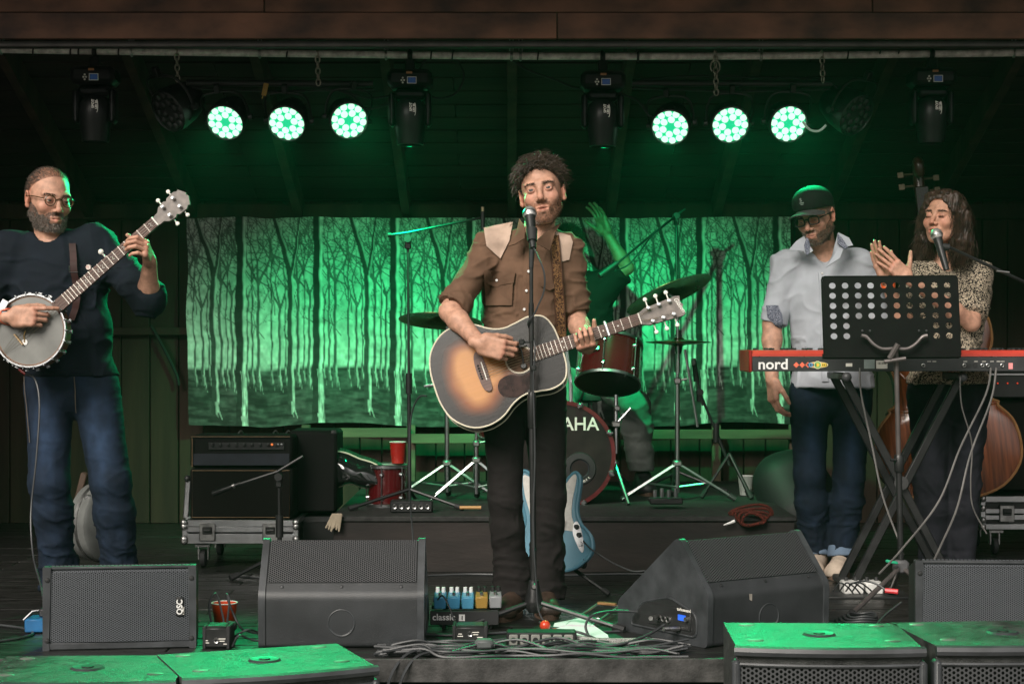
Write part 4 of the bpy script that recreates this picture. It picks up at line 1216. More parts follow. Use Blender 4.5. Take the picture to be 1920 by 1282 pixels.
glasses(hd, banjoist, M_tort, .0205, .0195)
S = SDF(); torso(S, J, .022, 1.08, 1.06, belly=1.10)
for a, end in (('l', .9), ('r', 1.0)):
    S.rc(J['s'+a], J['e'+a], .080, .072, k=.05)
d_ = unit(J['wr']-J['er']); S.cone(J['er']-d_*.05, J['er']+d_*.045, .062, .055, k=.03); S.cone(J['er']+d_*.03, J['er']+d_*.05, .060, .058, k=.004)
d_ = unit(J['wl']-J['el']); S.cone(J['el'], J['el']+d_*.13, .062, .05, k=.03)
neckband(S, J, hd, .018)
S.cut((0,0,-1), (0,0,P(0,706,.25)[2]))
S.rc(J['nb']+V3(0,-.02,.015), hd.w((0,.01,-.04)), .062, .058, k=.008, mode='sub')
sweater, BV, BQ = garment('sweater', S, M_navy, banjoist, .0075, .013, (7,7,10), 31., lambda V: .6+.3*np.clip(np.abs(V[:,0]-J['nb'][0])/.25, 0, 1))
obj('hem', MB().tube([J['pc']+V3(.170*math.cos(a)*1.02, .125*math.sin(a)+.0, .030+.004*math.sin(3*a)) for a in np.linspace(0, 2*math.pi, 33)[:-1]], [.016]*32, 8, closed=True), M_navy, sweater)
S = SDF(); R0 = frame(J['nb'], J['pc'], J['sl'], J['sr'])
S.el(J['pc']+V3(0,0,-.02), (.185,.135,.14), k=.02, R=R0)
for a in 'lr': leg(S, J, a, (.100,.080,.070), k=.025); S.rc(J['a'+a]+V3(0,0,.05), J['a'+a]+V3(0,-.01,-.05), .077, .080, k=.03)
S.cut((0,0,1), (0,0,P(0,700,.3)[2])); S.cut((0,0,-1), (0,0,.04))
jeans, JV, JQ = garment('jeans', S, M_denim, banjoist, .008, .0085, (9,9,15), 41., lambda V: .35+1.2*np.clip((.62-V[:,2])/.5, 0, 1), attrs={'Fade': thigh_fade(J, .62, 1.25, .05)})
for pts in ([(138,706),(140,735),(137,775)], [(36,706),(44,770),(52,830)]):
    q = [(P(a,b,.2)[0], P(a,b,.2)[2]) for a, b in pts]; q = [(a[0], a[2]) for a in spline([(x_, 0, z_) for x_, z_ in q], 6)]
    obj('seam', MB().tube([V3(x_, yy-.002, z_) for (x_, z_), yy in zip(q, surf_y(JV, q))], .0018, 5), M_seam, jeans)
shoe('shoe', V3(P(128,0,.4)[0], .42, 0), V3(P(120,0,.15)[0], .15, 0), M_shoe_br, banjoist)
shoe('shoe', V3(P(222,0,.4)[0], .44, 0), V3(P(240,0,.15)[0], .18, 0), M_shoe_br, banjoist)
# pinned badge on the sweater
q = px2([(160,500)], .18)[0]; yq = surf_y(BV, [q])[0]
o = obj('pin_badge', MB().lathe([(0,.004),(.011,.004),(.012,0),(.012,-.006)], 7, Rx(R_(90)) @ Rz(.4), (q[0], yq-.004, q[1])), pattern_mat('badge_print', (.5,.2,.2), (.7,.65,.6), 90, .45), sweater)
BANJ = dict(J=J, BV=BV)

# ---------------------------------------------------------------- the man in the white shirt
y0 = 1.15
J = joints(y0, nb=(1545,478,1.17), pc=(1560,722,1.2), sl=(1474,495,1.17), sr=(1614,493,1.17), el=(1448,608,1.17), wl=(1447,712,1.10), er=(1648,606,1.16), wr=(1612,655,.93),
           hl=(1518,735,1.2), hr=(1598,735,1.2), kl=(1518,890,1.14), kr=(1592,895,1.14), al=(1528,1035,1.25), ar=(1580,1032,1.2))
J['foot'] = V3(P(1555,0,y0)[0], y0, 0)
hd = Head(P(1529,404,y0-.06), -36, 17, -7, 1.02, J['nb'], slit=-.004, slit_r=.0022, jaw=1.06)
bm = beard_mask(hd.L); hd.shade(bm, (.5,.45,.42)); sm_ = scalp_mask(hd.L, .05, .8, -.05); hd.shade(sm_, (.4,.36,.33))
hR = hand(J['wl'], (.06,-.12,-1), (.9,.25,0), (-.1,-1,0), ((.35,.5,.4),(.4,.55,.4),(.45,.6,.4),(.5,.6,.4)), .02, (.35,.45,.2,.2), 1.08)
hL = hand(J['wr'], (-.5,-.8,-.1), (0,0,-1), (-.7,.3,0), ((.35,.5,.4),(.4,.55,.4),(.45,.6,.4),(.5,.6,.4)), .02, (.35,.45,.2,.2), 1.05)
keyman = body('person', J, hd, [hR, hL], 'man in black cap, glasses and pale rolled-sleeve shirt looking down behind the keyboard', armr=(.052,.044,.030))
eyes(hd, keyman, (-.05,-1,-.5))
rawobj('hair', *grow(hd, sm_ & (hd.L[:,2] < .06), 'hair', M_hair_gr, keyman, 1400, .009, .0011, 23, 0, 1, .7, 4, (0,.5,-.2), .3), M_beard_gr, keyman)
rawobj('beard', *grow(hd, bm, 'beard', M_beard_gr, keyman, 3600, .0075, .0010, 25, .0015, 1, .5, 4, (0,-.1,-.9), .4, side=2, scale_along=beard_len), M_beard_gr, keyman)
eyebrows(hd, M_hair_gr, keyman)
glasses(hd, keyman, M_blackm, .0245, .0175, .55, .0033)
# cap
S = SDF(); S.el((0,.008,.05), (.086,.108,.083), k=.001); S.el((0,-.035,.075), (.07,.06,.055), k=.03); S.cut((0,-.16,-1), (0,-.09,.045))
V, Q = S.mesh(.004); cap = rawobj('cap', hd.w(V), Q, M_capk, keyman)
mb = MB(); rows = 7; cols = 15; vs_ = []
for i in range(rows):
    for j in range(cols):
        a = (j/(cols-1)-.5)*2*1.25; rr = i/(rows-1)
        vs_.append((math.sin(a)*(.084+.010*rr), -.045-math.cos(a)*(.045+.078*rr), .048-.010*math.cos(a)*rr*0 - .028*(math.sin(a)**2)*1.0 - .006*rr))
fs = [(i*cols+j, (i+1)*cols+j, (i+1)*cols+j+1, i*cols+j+1) for i in range(rows-1) for j in range(cols-1)]
K = len(vs_); vs2 = vs_ + [(a, b, c-.005) for a, b, c in vs_]; fs2 = fs + [tuple(K+i for i in f[::-1]) for f in fs] + [((rows-1)*cols+j, K+(rows-1)*cols+j, K+(rows-1)*cols+j+1, (rows-1)*cols+j+1) for j in range(cols-1)]
obj('brim', MB().add(list(map(tuple, hd.w(vs2))), fs2), mat('brim_grey', (.05,.05,.05), .7), cap)
mb = text_mb('S', .022, off=(-.008,-.1015,.088), bold=.0008); mb.box((0,-.1035,.082), (.02,.003,.004)); mb.box((0,-.1035,.075), (.014,.003,.003))
mb.v = list(map(tuple, hd.w(np.array(mb.v)))); obj('cap_emblem', mb, mat('emblem_thread', (.25,.3,.27), .7), cap)
obj('cap_button', MB().sphere(hd.w((0,.0,.136)), .008, 8, sz=.6), M_capk, cap)

S = SDF(); torso(S, J, .014, .98, 1.05, belly=1.08)
S.cone(J['pc']+V3(0,0,.12), J['pc']+V3(.005,0,-.03), .160, .185, k=.06)
for a, end in (('l', .98), ('r', .98)):
    e = J['s'+a] + (J['e'+a]-J['s'+a])*end; d_ = unit(J['e'+a]-J['s'+a])
    S.cone(J['s'+a]-d_*.02, e, .066, .058, k=.025); S.cone(e-d_*.075, e, .058, .065, k=.004)
neckband(S, J, hd, .030)
S.cut((0,0,-1), (0,0,P(0,727,1.1)[2]))
S.rc(J['nb']+V3(0,-.02,.02), hd.w((0,.01,-.04)), .062, .060, k=.008, mode='sub')
S.rc(J['nb']+V3(0,-.06,.03), P(1542,506,1.02), .055, .008, k=.006, mode='sub')
shirt, SV, SQ = garment('shirt', S, M_white_sh, keyman, .0062, .012, (6,6,9), 55., lambda V: .5+.25*np.clip(np.abs(V[:,0]-J['nb'][0])/.2, 0, 1))
px3 = lambda pts: px2(pts, 1.03)
patch('placket', SV, px3([(1537,508),(1549,508),(1552,600),(1553,715),(1541,715),(1541,600)]), M_white_sh, shirt, .005)
buttons('button', SV, px3([(1544,512),(1546,556),(1547,600)]), M_white, shirt, .005, .009)
collar([[P(1512,440,1.09), P(1494,452,1.05), P(1480,468,1.03), P(1506,470,1.0), P(1512,478,1.0), P(1524,470,1.0), P(1514,455,1.03)],
        [P(1572,436,1.09), P(1592,446,1.05), P(1600,460,1.02), P(1583,464,1.0), P(1575,484,.99), P(1548,502,.985), P(1560,480,.995), P(1566,456,1.03)]], M_white_sh, shirt)
collar([[P(1513,442,1.05), P(1508,460,1.015), P(1512,478,.99), P(1517,476,.99), P(1518,458,1.015)], [P(1570,438,1.05), P(1570,456,1.01), P(1584,467,.985), P(1590,464,.985), P(1580,448,1.02)]], M_navyfl, shirt, name='collar_lining')
cz = P(1446,600,1.1); patch('cuff_lining', SV, px2([(1438,572),(1460,572),(1468,590),(1470,616),(1462,618),(1440,594)], 1.09), M_navyfl, shirt, .006)
S = SDF(); R0 = frame(J['nb'], J['pc'], J['sl'], J['sr']); S.el(J['pc']+V3(0,0,-.02), (.165,.125,.14), k=.02, R=R0)
for a in 'lr': leg(S, J, a, (.096,.070,.062), k=.03)
S.cut((0,0,1), (0,0,P(0,700,1.2)[2])); S.cut((0,0,-1), (0,0,.09))
jeans, JV, JQ = garment('jeans', S, M_denim, keyman, .009, .009, (8,8,14), 61., lambda V: .4+1.*np.clip((.62-V[:,2])/.5, 0, 1), attrs={'Fade': thigh_fade(J, .5, 1.0, .04)})
for a in 'lr':
    S = SDF(); q = J['a'+a]*[1,1,0]; S.cone(q+V3(0,.005,.135), q+V3(0,-.005,.082), .069, .073, k=.002); V, Q = S.mesh(.007)
    rawobj('turn_up', V, Q, cloth('denim_inside', (.12,.17,.24)), jeans, angle=40)
shoe('shoe', V3(P(1535,0,1.3)[0], 1.30, 0), V3(P(1525,0,1.0)[0], 1.03, 0), M_shoe_w, keyman, lace=mat('lace_pale', (.55,.5,.42), .8))
shoe('shoe', V3(P(1582,0,1.25)[0], 1.26, 0), V3(P(1562,0,1.0)[0], .98, 0), M_shoe_w, keyman, lace=mat('lace_pale', (.55,.5,.42), .8))

# ---------------------------------------------------------------- the woman at the microphone
y0 = .95
J = joints(y0, nb=(1775,495,.97), pc=(1778,728,1.0), sl=(1716,520,.97), sr=(1832,515,.97), el=(1692,612,.86), wl=(1662,524,.72), er=(1822,605,.86), wr=(1702,522,.68),
           hl=(1742,735,1.0), hr=(1816,735,1.0), kl=(1745,905,.96), kr=(1808,905,.96), al=(1750,1060,1.0), ar=(1800,1060,1.0))
J['foot'] = V3(P(1776,0,y0)[0], y0, 0)
hd = Head(P(1770,409,y0-.03), -41, -7, 2, 1.0, J['nb'], fem=True, slit=-.0065, slit_r=.0012, mouth_open=.002, jaw=1.08)
sm_ = scalp_mask(hd.L, .078, .8, -.08); hd.shade(sm_, (.3,.24,.2))
hd.tone *= np.array((1.1,1.08,1.05))
hN = hand(J['wr'], (-.72,-.05,.66), (-.30,.95,-.1), (.5,0,1), ((.05,.1,.08),(.05,.1,.05),(.08,.1,.05),(.1,.12,.05)), .07, (1.15,.1,.1,.05), .95)
hF = hand(J['wl'], (-.42,-.15,.9), (.55,-.8,.1), (.1,0,1), ((.1,.12,.1),(.08,.1,.05),(.08,.1,.05),(.1,.12,.05)), .05, (.6,.1,.1,.05), .95)
woman = body('person', J, hd, [hN, hF], 'woman with wavy dark hair and floral blouse clapping at a microphone', girth=(.86,.9), armr=(.044,.037,.023))
eyes(hd, woman, (-.1,-1,-.6))
eyebrows(hd, M_hair_dk, woman)
S = SDF()
S.el((0,.018,.036), (.086,.104,.090), k=.001)
for s in (-1, 1):
    S.rc((s*.052,-.032,.075), (s*.080,.004,.0), .030, .030, k=.03); S.rc((s*.080,.008,.01), (s*.088,.022,-.10), .031, .037, k=.03); S.rc((s*.088,.022,-.10), (s*.080,.018,-.155), .037, .022, k=.03)
S.rc((0,.07,.0), (0,.085,-.13), .075, .06, k=.04)
S.el((0,-.075,-.02), (.064,.06,.098), k=.018, mode='sub')
V, Q = S.mesh(.0045); N = normals(V, Q); V = V + N*(.008*ridge(V*np.array((55,55,14)))+.004*ridge(V*np.array((120,120,25))))[:,None]
class HH: pass
hh = HH(); hh.L = V; hh.N = normals(V, Q); hh.w = hd.w
face = (V[:,1] < -.045) & (np.abs(V[:,0]) < .055) & (V[:,2] < .105)
lowm = (V[:,2] < .09)
VQ = joinm((hd.w(V), Q), grow(hh, ~face & lowm, 'h', None, None, 3200, .070, .0014, 33, .006, .8, .9, 8, (0,.1,-1.2), .18, normal_w=.12, side=2),
           grow(hh, ~face & (V[:,2] > .03) & (V[:,1] > -.06), 'h', None, None, 2200, .07, .0015, 34, .004, .6, .9, 7, (0,.6,-.5), .18, normal_w=.08, side=2),
           grow(hh, (V[:,2] < .02) & (np.abs(V[:,0]) > .05), 'h', None, None, 260, .08, .0012, 35, .012, 1.0, .8, 9, (0,0,-.9), .35, normal_w=.4))
rawobj('hair', *VQ, M_hair_w, woman)
S = SDF(); torso(S, J, .012, .90, .95, belly=.98)
R0 = frame(J['nb'], J['pc'], J['sl'], J['sr'])
for s in (-1,1): S.el(J['nb'] + .36*(J['pc']-J['nb']) + R0 @ V3(s*.075,-.085,0), (.065,.055,.065), k=.05, R=R0)
for a in 'lr':
    e = J['s'+a] + (J['e'+a]-J['s'+a])*.80; d_ = unit(J['e'+a]-J['s'+a]); S.cone(J['s'+a]-d_*.03, e, .058, .062, k=.05)
S.cone(J['pc']+V3(0,0,.14), J['pc']+V3(0,0,.0), .150, .190, k=.06)
S.rc(J['nb']+V3(-.01,-.10,.04), J['nb']+V3(-.03,-.15,-.10), .085, .012, k=.008, mode='sub')
S.rc(J['nb']+V3(0,0,.01), J['nb']+V3(0,0,.1), .062, .07, k=.008, mode='sub'); S.cut((0,0,-1), (0,0,P(0,720,.9)[2]))
blouse, WV, WQ = garment('blouse', S, M_floral, woman, .0065, .010, (7,7,11), 71.)
S = SDF(); S.el(J['pc']+V3(0,0,-.02), (.170,.125,.14), k=.02, R=R0)
for a in 'lr': leg(S, J, a, (.098,.070,.066), k=.03)
S.cut((0,0,1), (0,0,P(0,715,1.0)[2])); S.cut((0,0,-1), (0,0,.03))
jeans, JV, JQ = garment('trousers', S, M_denim_dk, woman, .009, .008, (8,8,14), 81., attrs={'Fade': thigh_fade(J, .8, .5, .05)})
shoe('shoe', V3(J['al'][0], 1.05, 0), V3(J['al'][0]-.02, .8, 0), M_black, woman); shoe('shoe', V3(J['ar'][0], 1.05, 0), V3(J['ar'][0]+.01, .8, 0), M_black, woman)
c = J['wl']*.93 + J['el']*.07; d_ = unit(J['el']-J['wl']); S = SDF(); S.cone(c, c+d_*.022, .031, .032, k=.001); V, Q = S.mesh(.004)
tag(rawobj('wristband', V, Q, mat('orange_band', (.75,.12,.03), .5)), 'orange paper wristband on the clapping singer', 'wristband')

# ---------------------------------------------------------------- the drummer behind the kit
y0 = 2.75
J = joints(y0, nb=(1080,515,2.78), pc=(1095,705,2.85), sl=(1032,545,2.75), sr=(1130,540,2.75), el=(1010,620,2.65), wl=(1035,660,2.42), er=(1176,502,2.70), wr=(1137,436,2.68),
           hl=(1070,715,2.8), hr=(1140,715,2.8), kl=(1050,760,2.38), kr=(1190,760,2.42), al=(1050,905,2.45), ar=(1204,893,2.5))
J['foot'] = V3(P(1110,0,y0)[0], y0, .262)
hd = Head(P(1066,462,y0-.02), 10, 5, 0, 1.02, J['nb'], slit=-.001, slit_r=.0035)
bm = beard_mask(hd.L); hd.shade(bm, (.5,.45,.42)); sm_ = scalp_mask(hd.L, .068, .85); hd.shade(sm_, (.3,.25,.22))
hR = hand(J['wr'], (-.35,-.1,.9), (-.7,-.7,0), (-.6,.3,.4), ((.15,.3,.2),(.12,.25,.2),(.12,.25,.2),(.2,.3,.2)), .10, (.7,.2,.1,.1), 1.0)
hL = hand(J['wl'], (.3,-.8,-.2), (0,0,-1), (1,0,0), ((.5,.9,.6),)*4, .02, (.5,.6,.3,.3), 1.0)
hd.tone *= .4; hR[2][:] *= .4; hL[2][:] *= .4  # drummer's skin darkened to offset the bright green wash on him
drummer = body('person', J, hd, [hR, hL], 'drummer in black t-shirt behind the kit with one arm raised', armr=(.043,.036,.023), skin_dim=.4)
eyes(hd, drummer)
rawobj('hair', *grow(hd, sm_, 'h', None, None, 1800, .02, .0016, 43, .003, 1, .5, 5, (0,.3,0), .4), M_hair_dk, drummer)
rawobj('beard', *grow(hd, bm, 'b', None, None, 1200, .012, .0013, 45, .001, 1, .5, 3, (0,-.1,-.6), .4), M_beard_br, drummer)
S = SDF(); torso(S, J, .02, 1.05, 1.05, belly=1.1)
for a in 'lr':
    e = J['s'+a] + (J['e'+a]-J['s'+a])*.86; d_ = unit(J['e'+a]-J['s'+a]); S.cone(J['s'+a]-d_*.03, e, .078, .074, k=.05)
S.rc(J['nb'], J['nb']+V3(0,0,.1), .062, .07, k=.008, mode='sub')
garment('tee_shirt', S, M_tee, drummer, .010, .010, (7,7,11), 91.)
S = SDF(); S.el(J['pc']+V3(0,0,-.02), (.17,.15,.13), k=.02)
for a in 'lr': leg(S, J, a, (.096,.078,.070), k=.03)
for a in 'lr': S.cut(unit(J['a'+a]-J['k'+a])*[0,0,1], J['a'+a]+V3(0,0,.03))
garment('trousers', S, M_grey_tr, drummer, .010, .008, (8,8,14), 95.)
shoe('shoe', J['al']*[1,1,0]+V3(0,.04,.262), J['al']*[1,1,0]+V3(-.02,-.2,.262), M_black, drummer); shoe('shoe', J['ar']*[1,1,0]+V3(0,.04,.262), J['ar']*[1,1,0]+V3(.02,-.2,.262), M_black, drummer)

# ================================================================ INSTRUMENTS
M_ebony = mat('rosewood_board', (.085,.04,.03), .45, var=.3, nscale=20, stretch=(.3,1,6))
M_screw2 = mat('dull_brass', (.10,.08,.05), .5, .6)
M_fret = mat('fret_nickel', (.62,.58,.52), .35, .6, var=.05)
M_string = mat('string_wire', (.6,.52,.4), .3, 1., var=.05)
M_pearl = mat('pearl_inlay', (.72,.7,.64), .3, var=.05)
M_headst = mat('headstock_face', (.16,.135,.12), .3, var=.25, nscale=30)
M_dark_gloss = mat('dark_gloss', (.016,.011,.009), .14, var=.2, coat=.6)
M_mahog = mat('mahogany_neck', (.075,.028,.016), .3, var=.3, nscale=20)

def outline(pts, n=8): return [(p[0], p[1]) for p in spline([(a, b, 0) for a, b in pts], n, True)]

def plate_rings(poly, cen, y, facs, colf):
    """Front plate of a body as rings between its outline and its centre, with a colour for every point."""
    P0 = np.array(poly); V, C = [], []
    for f in facs: V += [(cen[0]+(p[0]-cen[0])*f, y, cen[1]+(p[1]-cen[1])*f) for p in P0]
    V.append((cen[0], y, cen[1])); V = np.array(V); C = colf(V); K = len(P0); F_ = []
    for r in range(len(facs)-1):
        for i in range(K): F_.append((r*K+i, r*K+(i+1) % K, (r+1)*K+(i+1) % K, (r+1)*K+i))
    for i in range(K): F_.append(((len(facs)-1)*K+i, (len(facs)-1)*K+(i+1) % K, len(V)-1))
    return V, F_, C

def colour_plate(name, V, F_, C, m, parent, front=True, **kw):
    me = bpy.data.meshes.new(name); me.from_pydata([tuple(v) for v in V], [], F_); me.update()
    if sum(p.normal.y*p.area for p in me.polygons) > 0: me.flip_normals()
    ca = me.color_attributes.new('Tint', 'FLOAT_COLOR', 'POINT'); ca.data.foreach_set('color', np.hstack([C, np.ones((len(C),1))]).astype(np.float32).ravel())
    fin(me, m, True, 60); return link(name, me, parent, **kw)

def machine_head(mb_root, x, z, s, parent, button, y0=-.004):
    o = obj('tuner', MB().lathe([(0,-.010),(.0055,-.010),(.0055,-.004),(.008,-.003),(.008,0),(0,0)], 10, Rx(R_(90)) @ np.diag((1,1,-1)), (x, y0-.012, z)), M_chrome, parent, world=False)
    b = MB().tube([(x, .008, z+s*.012), (x, .008, z+s*.033)], .003, 6); b.sphere((x, .008, z+s*.040), .009, 8, sy=.6)
    obj('tuner_button', b, button, o, world=False)
    return o

# ---- sunburst acoustic guitar (u along the neck = x, z up across it, front faces -y)
ph = -18.6
gt = thing('acoustic_guitar', 'sunburst acoustic guitar with capo, held by the singer', 'guitar', P(905,697,-.235))
gt.rotation_euler = Matrix((Ry(R_(ph)) @ Rx(R_(-12))).tolist()).to_euler()
half = [(-.192,.0),(-.188,.07),(-.165,.135),(-.11,.187),(-.045,.2025),(.02,.188),(.075,.152),(.125,.135),(.175,.139),(.235,.147),(.285,.130),(.308,.085),(.314,.03)]
gp = outline(half + [(a,-b) for a, b in half[::-1] if b != 0], 4)
def burst(V):
    Pn = np.array(gp); d = np.sqrt(((V[:,None,0]-Pn[None,:,0])**2 + (V[:,None,2]-Pn[None,:,1])**2)).min(1)
    d = d + .016*fbm(V*np.array((9,0,9))+3, 2)
    e = np.clip((d-.030)/.085, 0, 1) * np.clip((.19-V[:,0])/.13, 0, 1)
    e = e**1.5; a = np.array((.010,.0075,.007)); b = np.array((.21,.062,.014)); c = np.array((.50,.23,.075))
    t = e[:,None]; col = np.where(t < .5, a + (b-a)*np.clip(t*2,0,1)**1.3, b + (c-b)*np.clip(t*2-1,0,1))
    return col
V, F_, C = plate_rings(gp, (-.03,0), -.0005, np.linspace(1, .04, 26), burst)
M_top = mat('sunburst_top', (1,1,1), .26, var=.05, nscale=30, stretch=(.15,1,3), attr='Tint', coat=.12, bump=.06, bscale=30)
body_g = obj('body', MB().prism(gp, 0, .105), M_dark_gloss, gt, world=False)
colour_plate('soundboard', V, F_, C, M_top, gt)
obj('binding', MB().tube([(a, .001, b) for a, b in gp], .0032, 6, closed=True), M_cream, gt, world=False)
obj('back_binding', MB().tube([(a, .104, b) for a, b in gp], .0026, 6, closed=True), M_cream, gt, world=False)
# soundhole with rosette, pickguard, bridge
obj('soundhole', MB().lathe([(0,.0012),(.050,.0012)], 28, Rx(R_(90)), (.148,0,0)), mat('hole_dark', (.055,.026,.012), .8, var=.6, nscale=12), gt, world=False)
obj('rosette', MB().tube([(.148+.054*math.cos(a), -.0012, .054*math.sin(a)) for a in np.linspace(0,2*math.pi,29)[:-1]], .0016, 5, closed=True).tube([(.148+.0505*math.cos(a), -.0012, .0505*math.sin(a)) for a in np.linspace(0,2*math.pi,29)[:-1]], .001, 5, closed=True), M_cream, gt, world=False)
pg = outline([(.052,-.052),(.098,-.045),(.13,-.062),(.17,-.060),(.185,-.075),(.155,-.115),(.10,-.135),(.05,-.118),(.035,-.085)], 5)
obj('pickguard', MB().prism(pg, -.0028, -.0004), mat('pickguard_tort', (.035,.019,.016), .12, var=.35, nscale=30, coat=.5), gt, world=False)
br = outline([(-.022,.0),(-.018,.055),(-.006,.078),(.012,.078),(.018,.05),(.018,-.05),(.012,-.078),(-.006,-.078),(-.018,-.055)], 3)
b_ = obj('bridge', MB().prism(br, -.009, -.0005), M_ebony, gt, world=False)
obj('saddle', MB().box((.006,-.010,0), (.004,.004,.072)), M_pearl, b_, world=False)
for k in range(6): obj('bridge_pin', MB().sphere((-.010,-.010,-.026+.0105*k), .0042, 8), M_black, b_, world=False)
pk = obj('soundhole_pickup', MB().tube(spline([(.148,-.008,.052),(.165,-.012,.03),(.160,-.012,-.005),(.155,-.01,-.025)], 5), .003, 6).lathe([(0,.008),(.010,.008),(.012,0),(0,0)], 12, Rx(R_(90)), (.155,-.004,-.03)).box((.165,-.010,.046), (.05,.008,.009)), M_blackm, gt, world=False)
# neck, fretboard, frets, dots
nk = MB(); a0, a1 = .29, .632
pr = []
for x_, hw, dp in ((a0,.029,.026),(.45,.0265,.023),(a1,.0225,.021)):
    pr.append([(x_, .003+dp*math.sin(q), hw*math.cos(q)) for q in np.linspace(0, math.pi, 9)])
vs_ = sum(pr, []); fs = []
for i in range(2):
    for k in range(8): fs.append((i*9+k, i*9+k+1, (i+1)*9+k+1, (i+1)*9+k))
    fs.append((i*9+8, i*9, (i+1)*9, (i+1)*9+8))
obj('neck', nk.add(vs_, fs), M_mahog, gt, world=False)
fb = MB(); w_ = lambda x_: .0215 + (.628-x_)/.43*.0065
fb.add([(.193,-.006,-w_(.193)),(.193,-.006,w_(.193)),(.632,-.006,w_(.632)),(.632,-.006,-w_(.632)),(.193,.003,-w_(.193)),(.193,.003,w_(.193)),(.632,.003,w_(.632)),(.632,.003,-w_(.632))],
       [(0,1,2,3),(7,6,5,4),(0,3,7,4),(1,5,6,2),(0,4,5,1),(3,2,6,7)])
fbo = obj('fretboard', fb, M_ebony, gt, world=False, smooth=False)
for n_ in range(1, 21):
    x_ = .628*2**(-n_/12); obj('fret', MB().box((x_,-.0067,0), (.0026,.0022,2*w_(x_))), M_fret, fbo, world=False)
for n_ in (3,5,7,9,12,15):
    x_ = .628*(2**(-n_/12)+2**(-(n_-1)/12))/2
    for dz in ((-.012,.012) if n_ == 12 else (0,)): obj('fret_dot', MB().lathe([(0,.0006),(.0035,.0006),(.0035,0)], 10, Rx(R_(90)), (x_,-.0062,dz)), M_pearl, fbo, world=False)
obj('nut', MB().box((.631,-.006,0), (.005,.008,.044)), M_pearl, gt, world=False)
hs_ = [(.632,-.0225),(.66,-.034),(.79,-.041),(.803,-.036),(.797,-.012),(.806,0),(.797,.012),(.803,.036),(.79,.041),(.66,.034),(.632,.0225)]
hso = obj('headstock', MB().prism(hs_, .0, .016), [M_headst], gt, world=False, smooth=False)
for x_ in (.675, .717, .759):
    for s_ in (-1, 1): machine_head(None, x_, s_*.027, s_, hso, M_pearl, 0)
obj('lettering', text_mb('Gibson', .022, Ry(R_(75)), (.777,-.0012,.032), bold=.0002, shear=.35), M_pearl, hso, world=False)
for k in range(6):
    z0 = -.026+.0105*k; zn = -.018+.0072*k; s_ = -1 if k < 3 else 1; j_ = k if k < 3 else 5-k; xt = (.675,.717,.759)[2-j_] if k < 3 else (.675,.717,.759)[2-j_]
    obj('string', MB().tube([(-.010,-.009,z0),(.006,-.0125,z0),(.631,-.0105,zn),(xt,-.009,s_*.022)], .0009 - .00007*k, 4), M_string, gt, world=False)
cp = obj('capo', MB().box((.50,-.013,0), (.012,.008,.058), bev=.003).box((.50,.006,.031), (.010,.034,.007), bev=.002).tube([(.502,.0,-.03),(.50,.028,-.02),(.50,.03,.02)], .004, 6), mat('capo_silver', (.72,.73,.75), .25, .8, var=.05), gt, world=False)
obj('output_jack', MB().tube([(-.185,.05,.02),(-.225,.05,.028)], .007, 8).tube([(-.225,.05,.028),(-.232,.05,.03)], .004, 8), M_chrome, gt, world=False)
o = obj('guitar_cable', MB().tube(spline([P(800,742,-.17),P(785,745,-.14),P(772,775,-.1),P(768,830,-.08),P(768,900,-.07),P(772,980,-.02)*[1,1,1],V3(P(790,0,-.05)[0],-.05,.006),V3(P(830,0,-.25)[0],-.3,.006)], 8), .0035, 6), M_cable); tag(o, 'black cable dropping from the back end of the sunburst guitar', 'cable')
# strap on the shirt front
SV = SING['SV']
cl = spline([P(1037,430,0),P(1042,468,-.1),P(1046,520,-.1),P(1050,575,-.1),P(1054,640,-.1)], 7)
yy = surf_y(SV, [(p[0], p[2]) for p in cl]) - .009
yy[:3] = yy[3] + np.array((.10,.06,.02)); yy = np.minimum(yy, np.convolve(np.pad(yy,3,'edge'), np.ones(7)/7, 'valid')+.004)
mb = MB(); vs_ = []
for p, y_ in zip(cl, yy):
    for dx, dy in ((-.0175,.002),(-.0175,-.0015),(.0175,-.0015),(.0175,.002)): vs_.append((p[0]+dx, y_+dy, p[2]))
fs = [(i*4+k, i*4+(k+1) % 4, (i+1)*4+(k+1) % 4, (i+1)*4+k) for i in range(len(cl)-1) for k in range(4)]
st_o = obj('guitar_strap', mb.add(vs_, fs), M_strap); tag(st_o, 'patterned brown woven strap over the singer\'s shoulder', 'strap')
me = st_o.data; me.update()
for s_ in (-1, 1):
    obj('strap_edge', MB().tube([(p[0]+s_*.0175, y_, p[2]) for p, y_ in zip(cl, yy)], .0026, 5), mat('strap_leather', (.07,.028,.015), .5), st_o, world=False)

# ---- banjo
bj = thing('banjo', 'open-back banjo with silver hooks, held by the man in navy', 'banjo', P(57,620,.03))
bj.rotation_euler = Matrix((Ry(R_(-41.0)) @ Rx(R_(-8))).tolist()).to_euler()
RB = .142
obj('rim', MB().lathe([(RB-.006,-.075),(RB,-.07),(RB,0),(RB-.006,.002),(RB-.012,0),(RB-.012,-.07),(RB-.006,-.075)], 48, Rx(R_(90))), mat('maple_rim', (.14,.07,.035), .35), bj, world=False)
M_skinhead = mat('drum_skin', (.145,.147,.137), .5, var=.18, nscale=9)
obj('skin', MB().lathe([(0,.0045),(RB*.6,.004),(RB-.004,.001)], 48, Rx(R_(90))), M_skinhead, bj, world=False)
obj('tension_hoop', MB().lathe([(RB-.003,.002),(RB-.001,.009),(RB+.005,.009),(RB+.006,-.004),(RB-.001,-.006)], 48, Rx(R_(90))), M_chrome, bj, world=False)
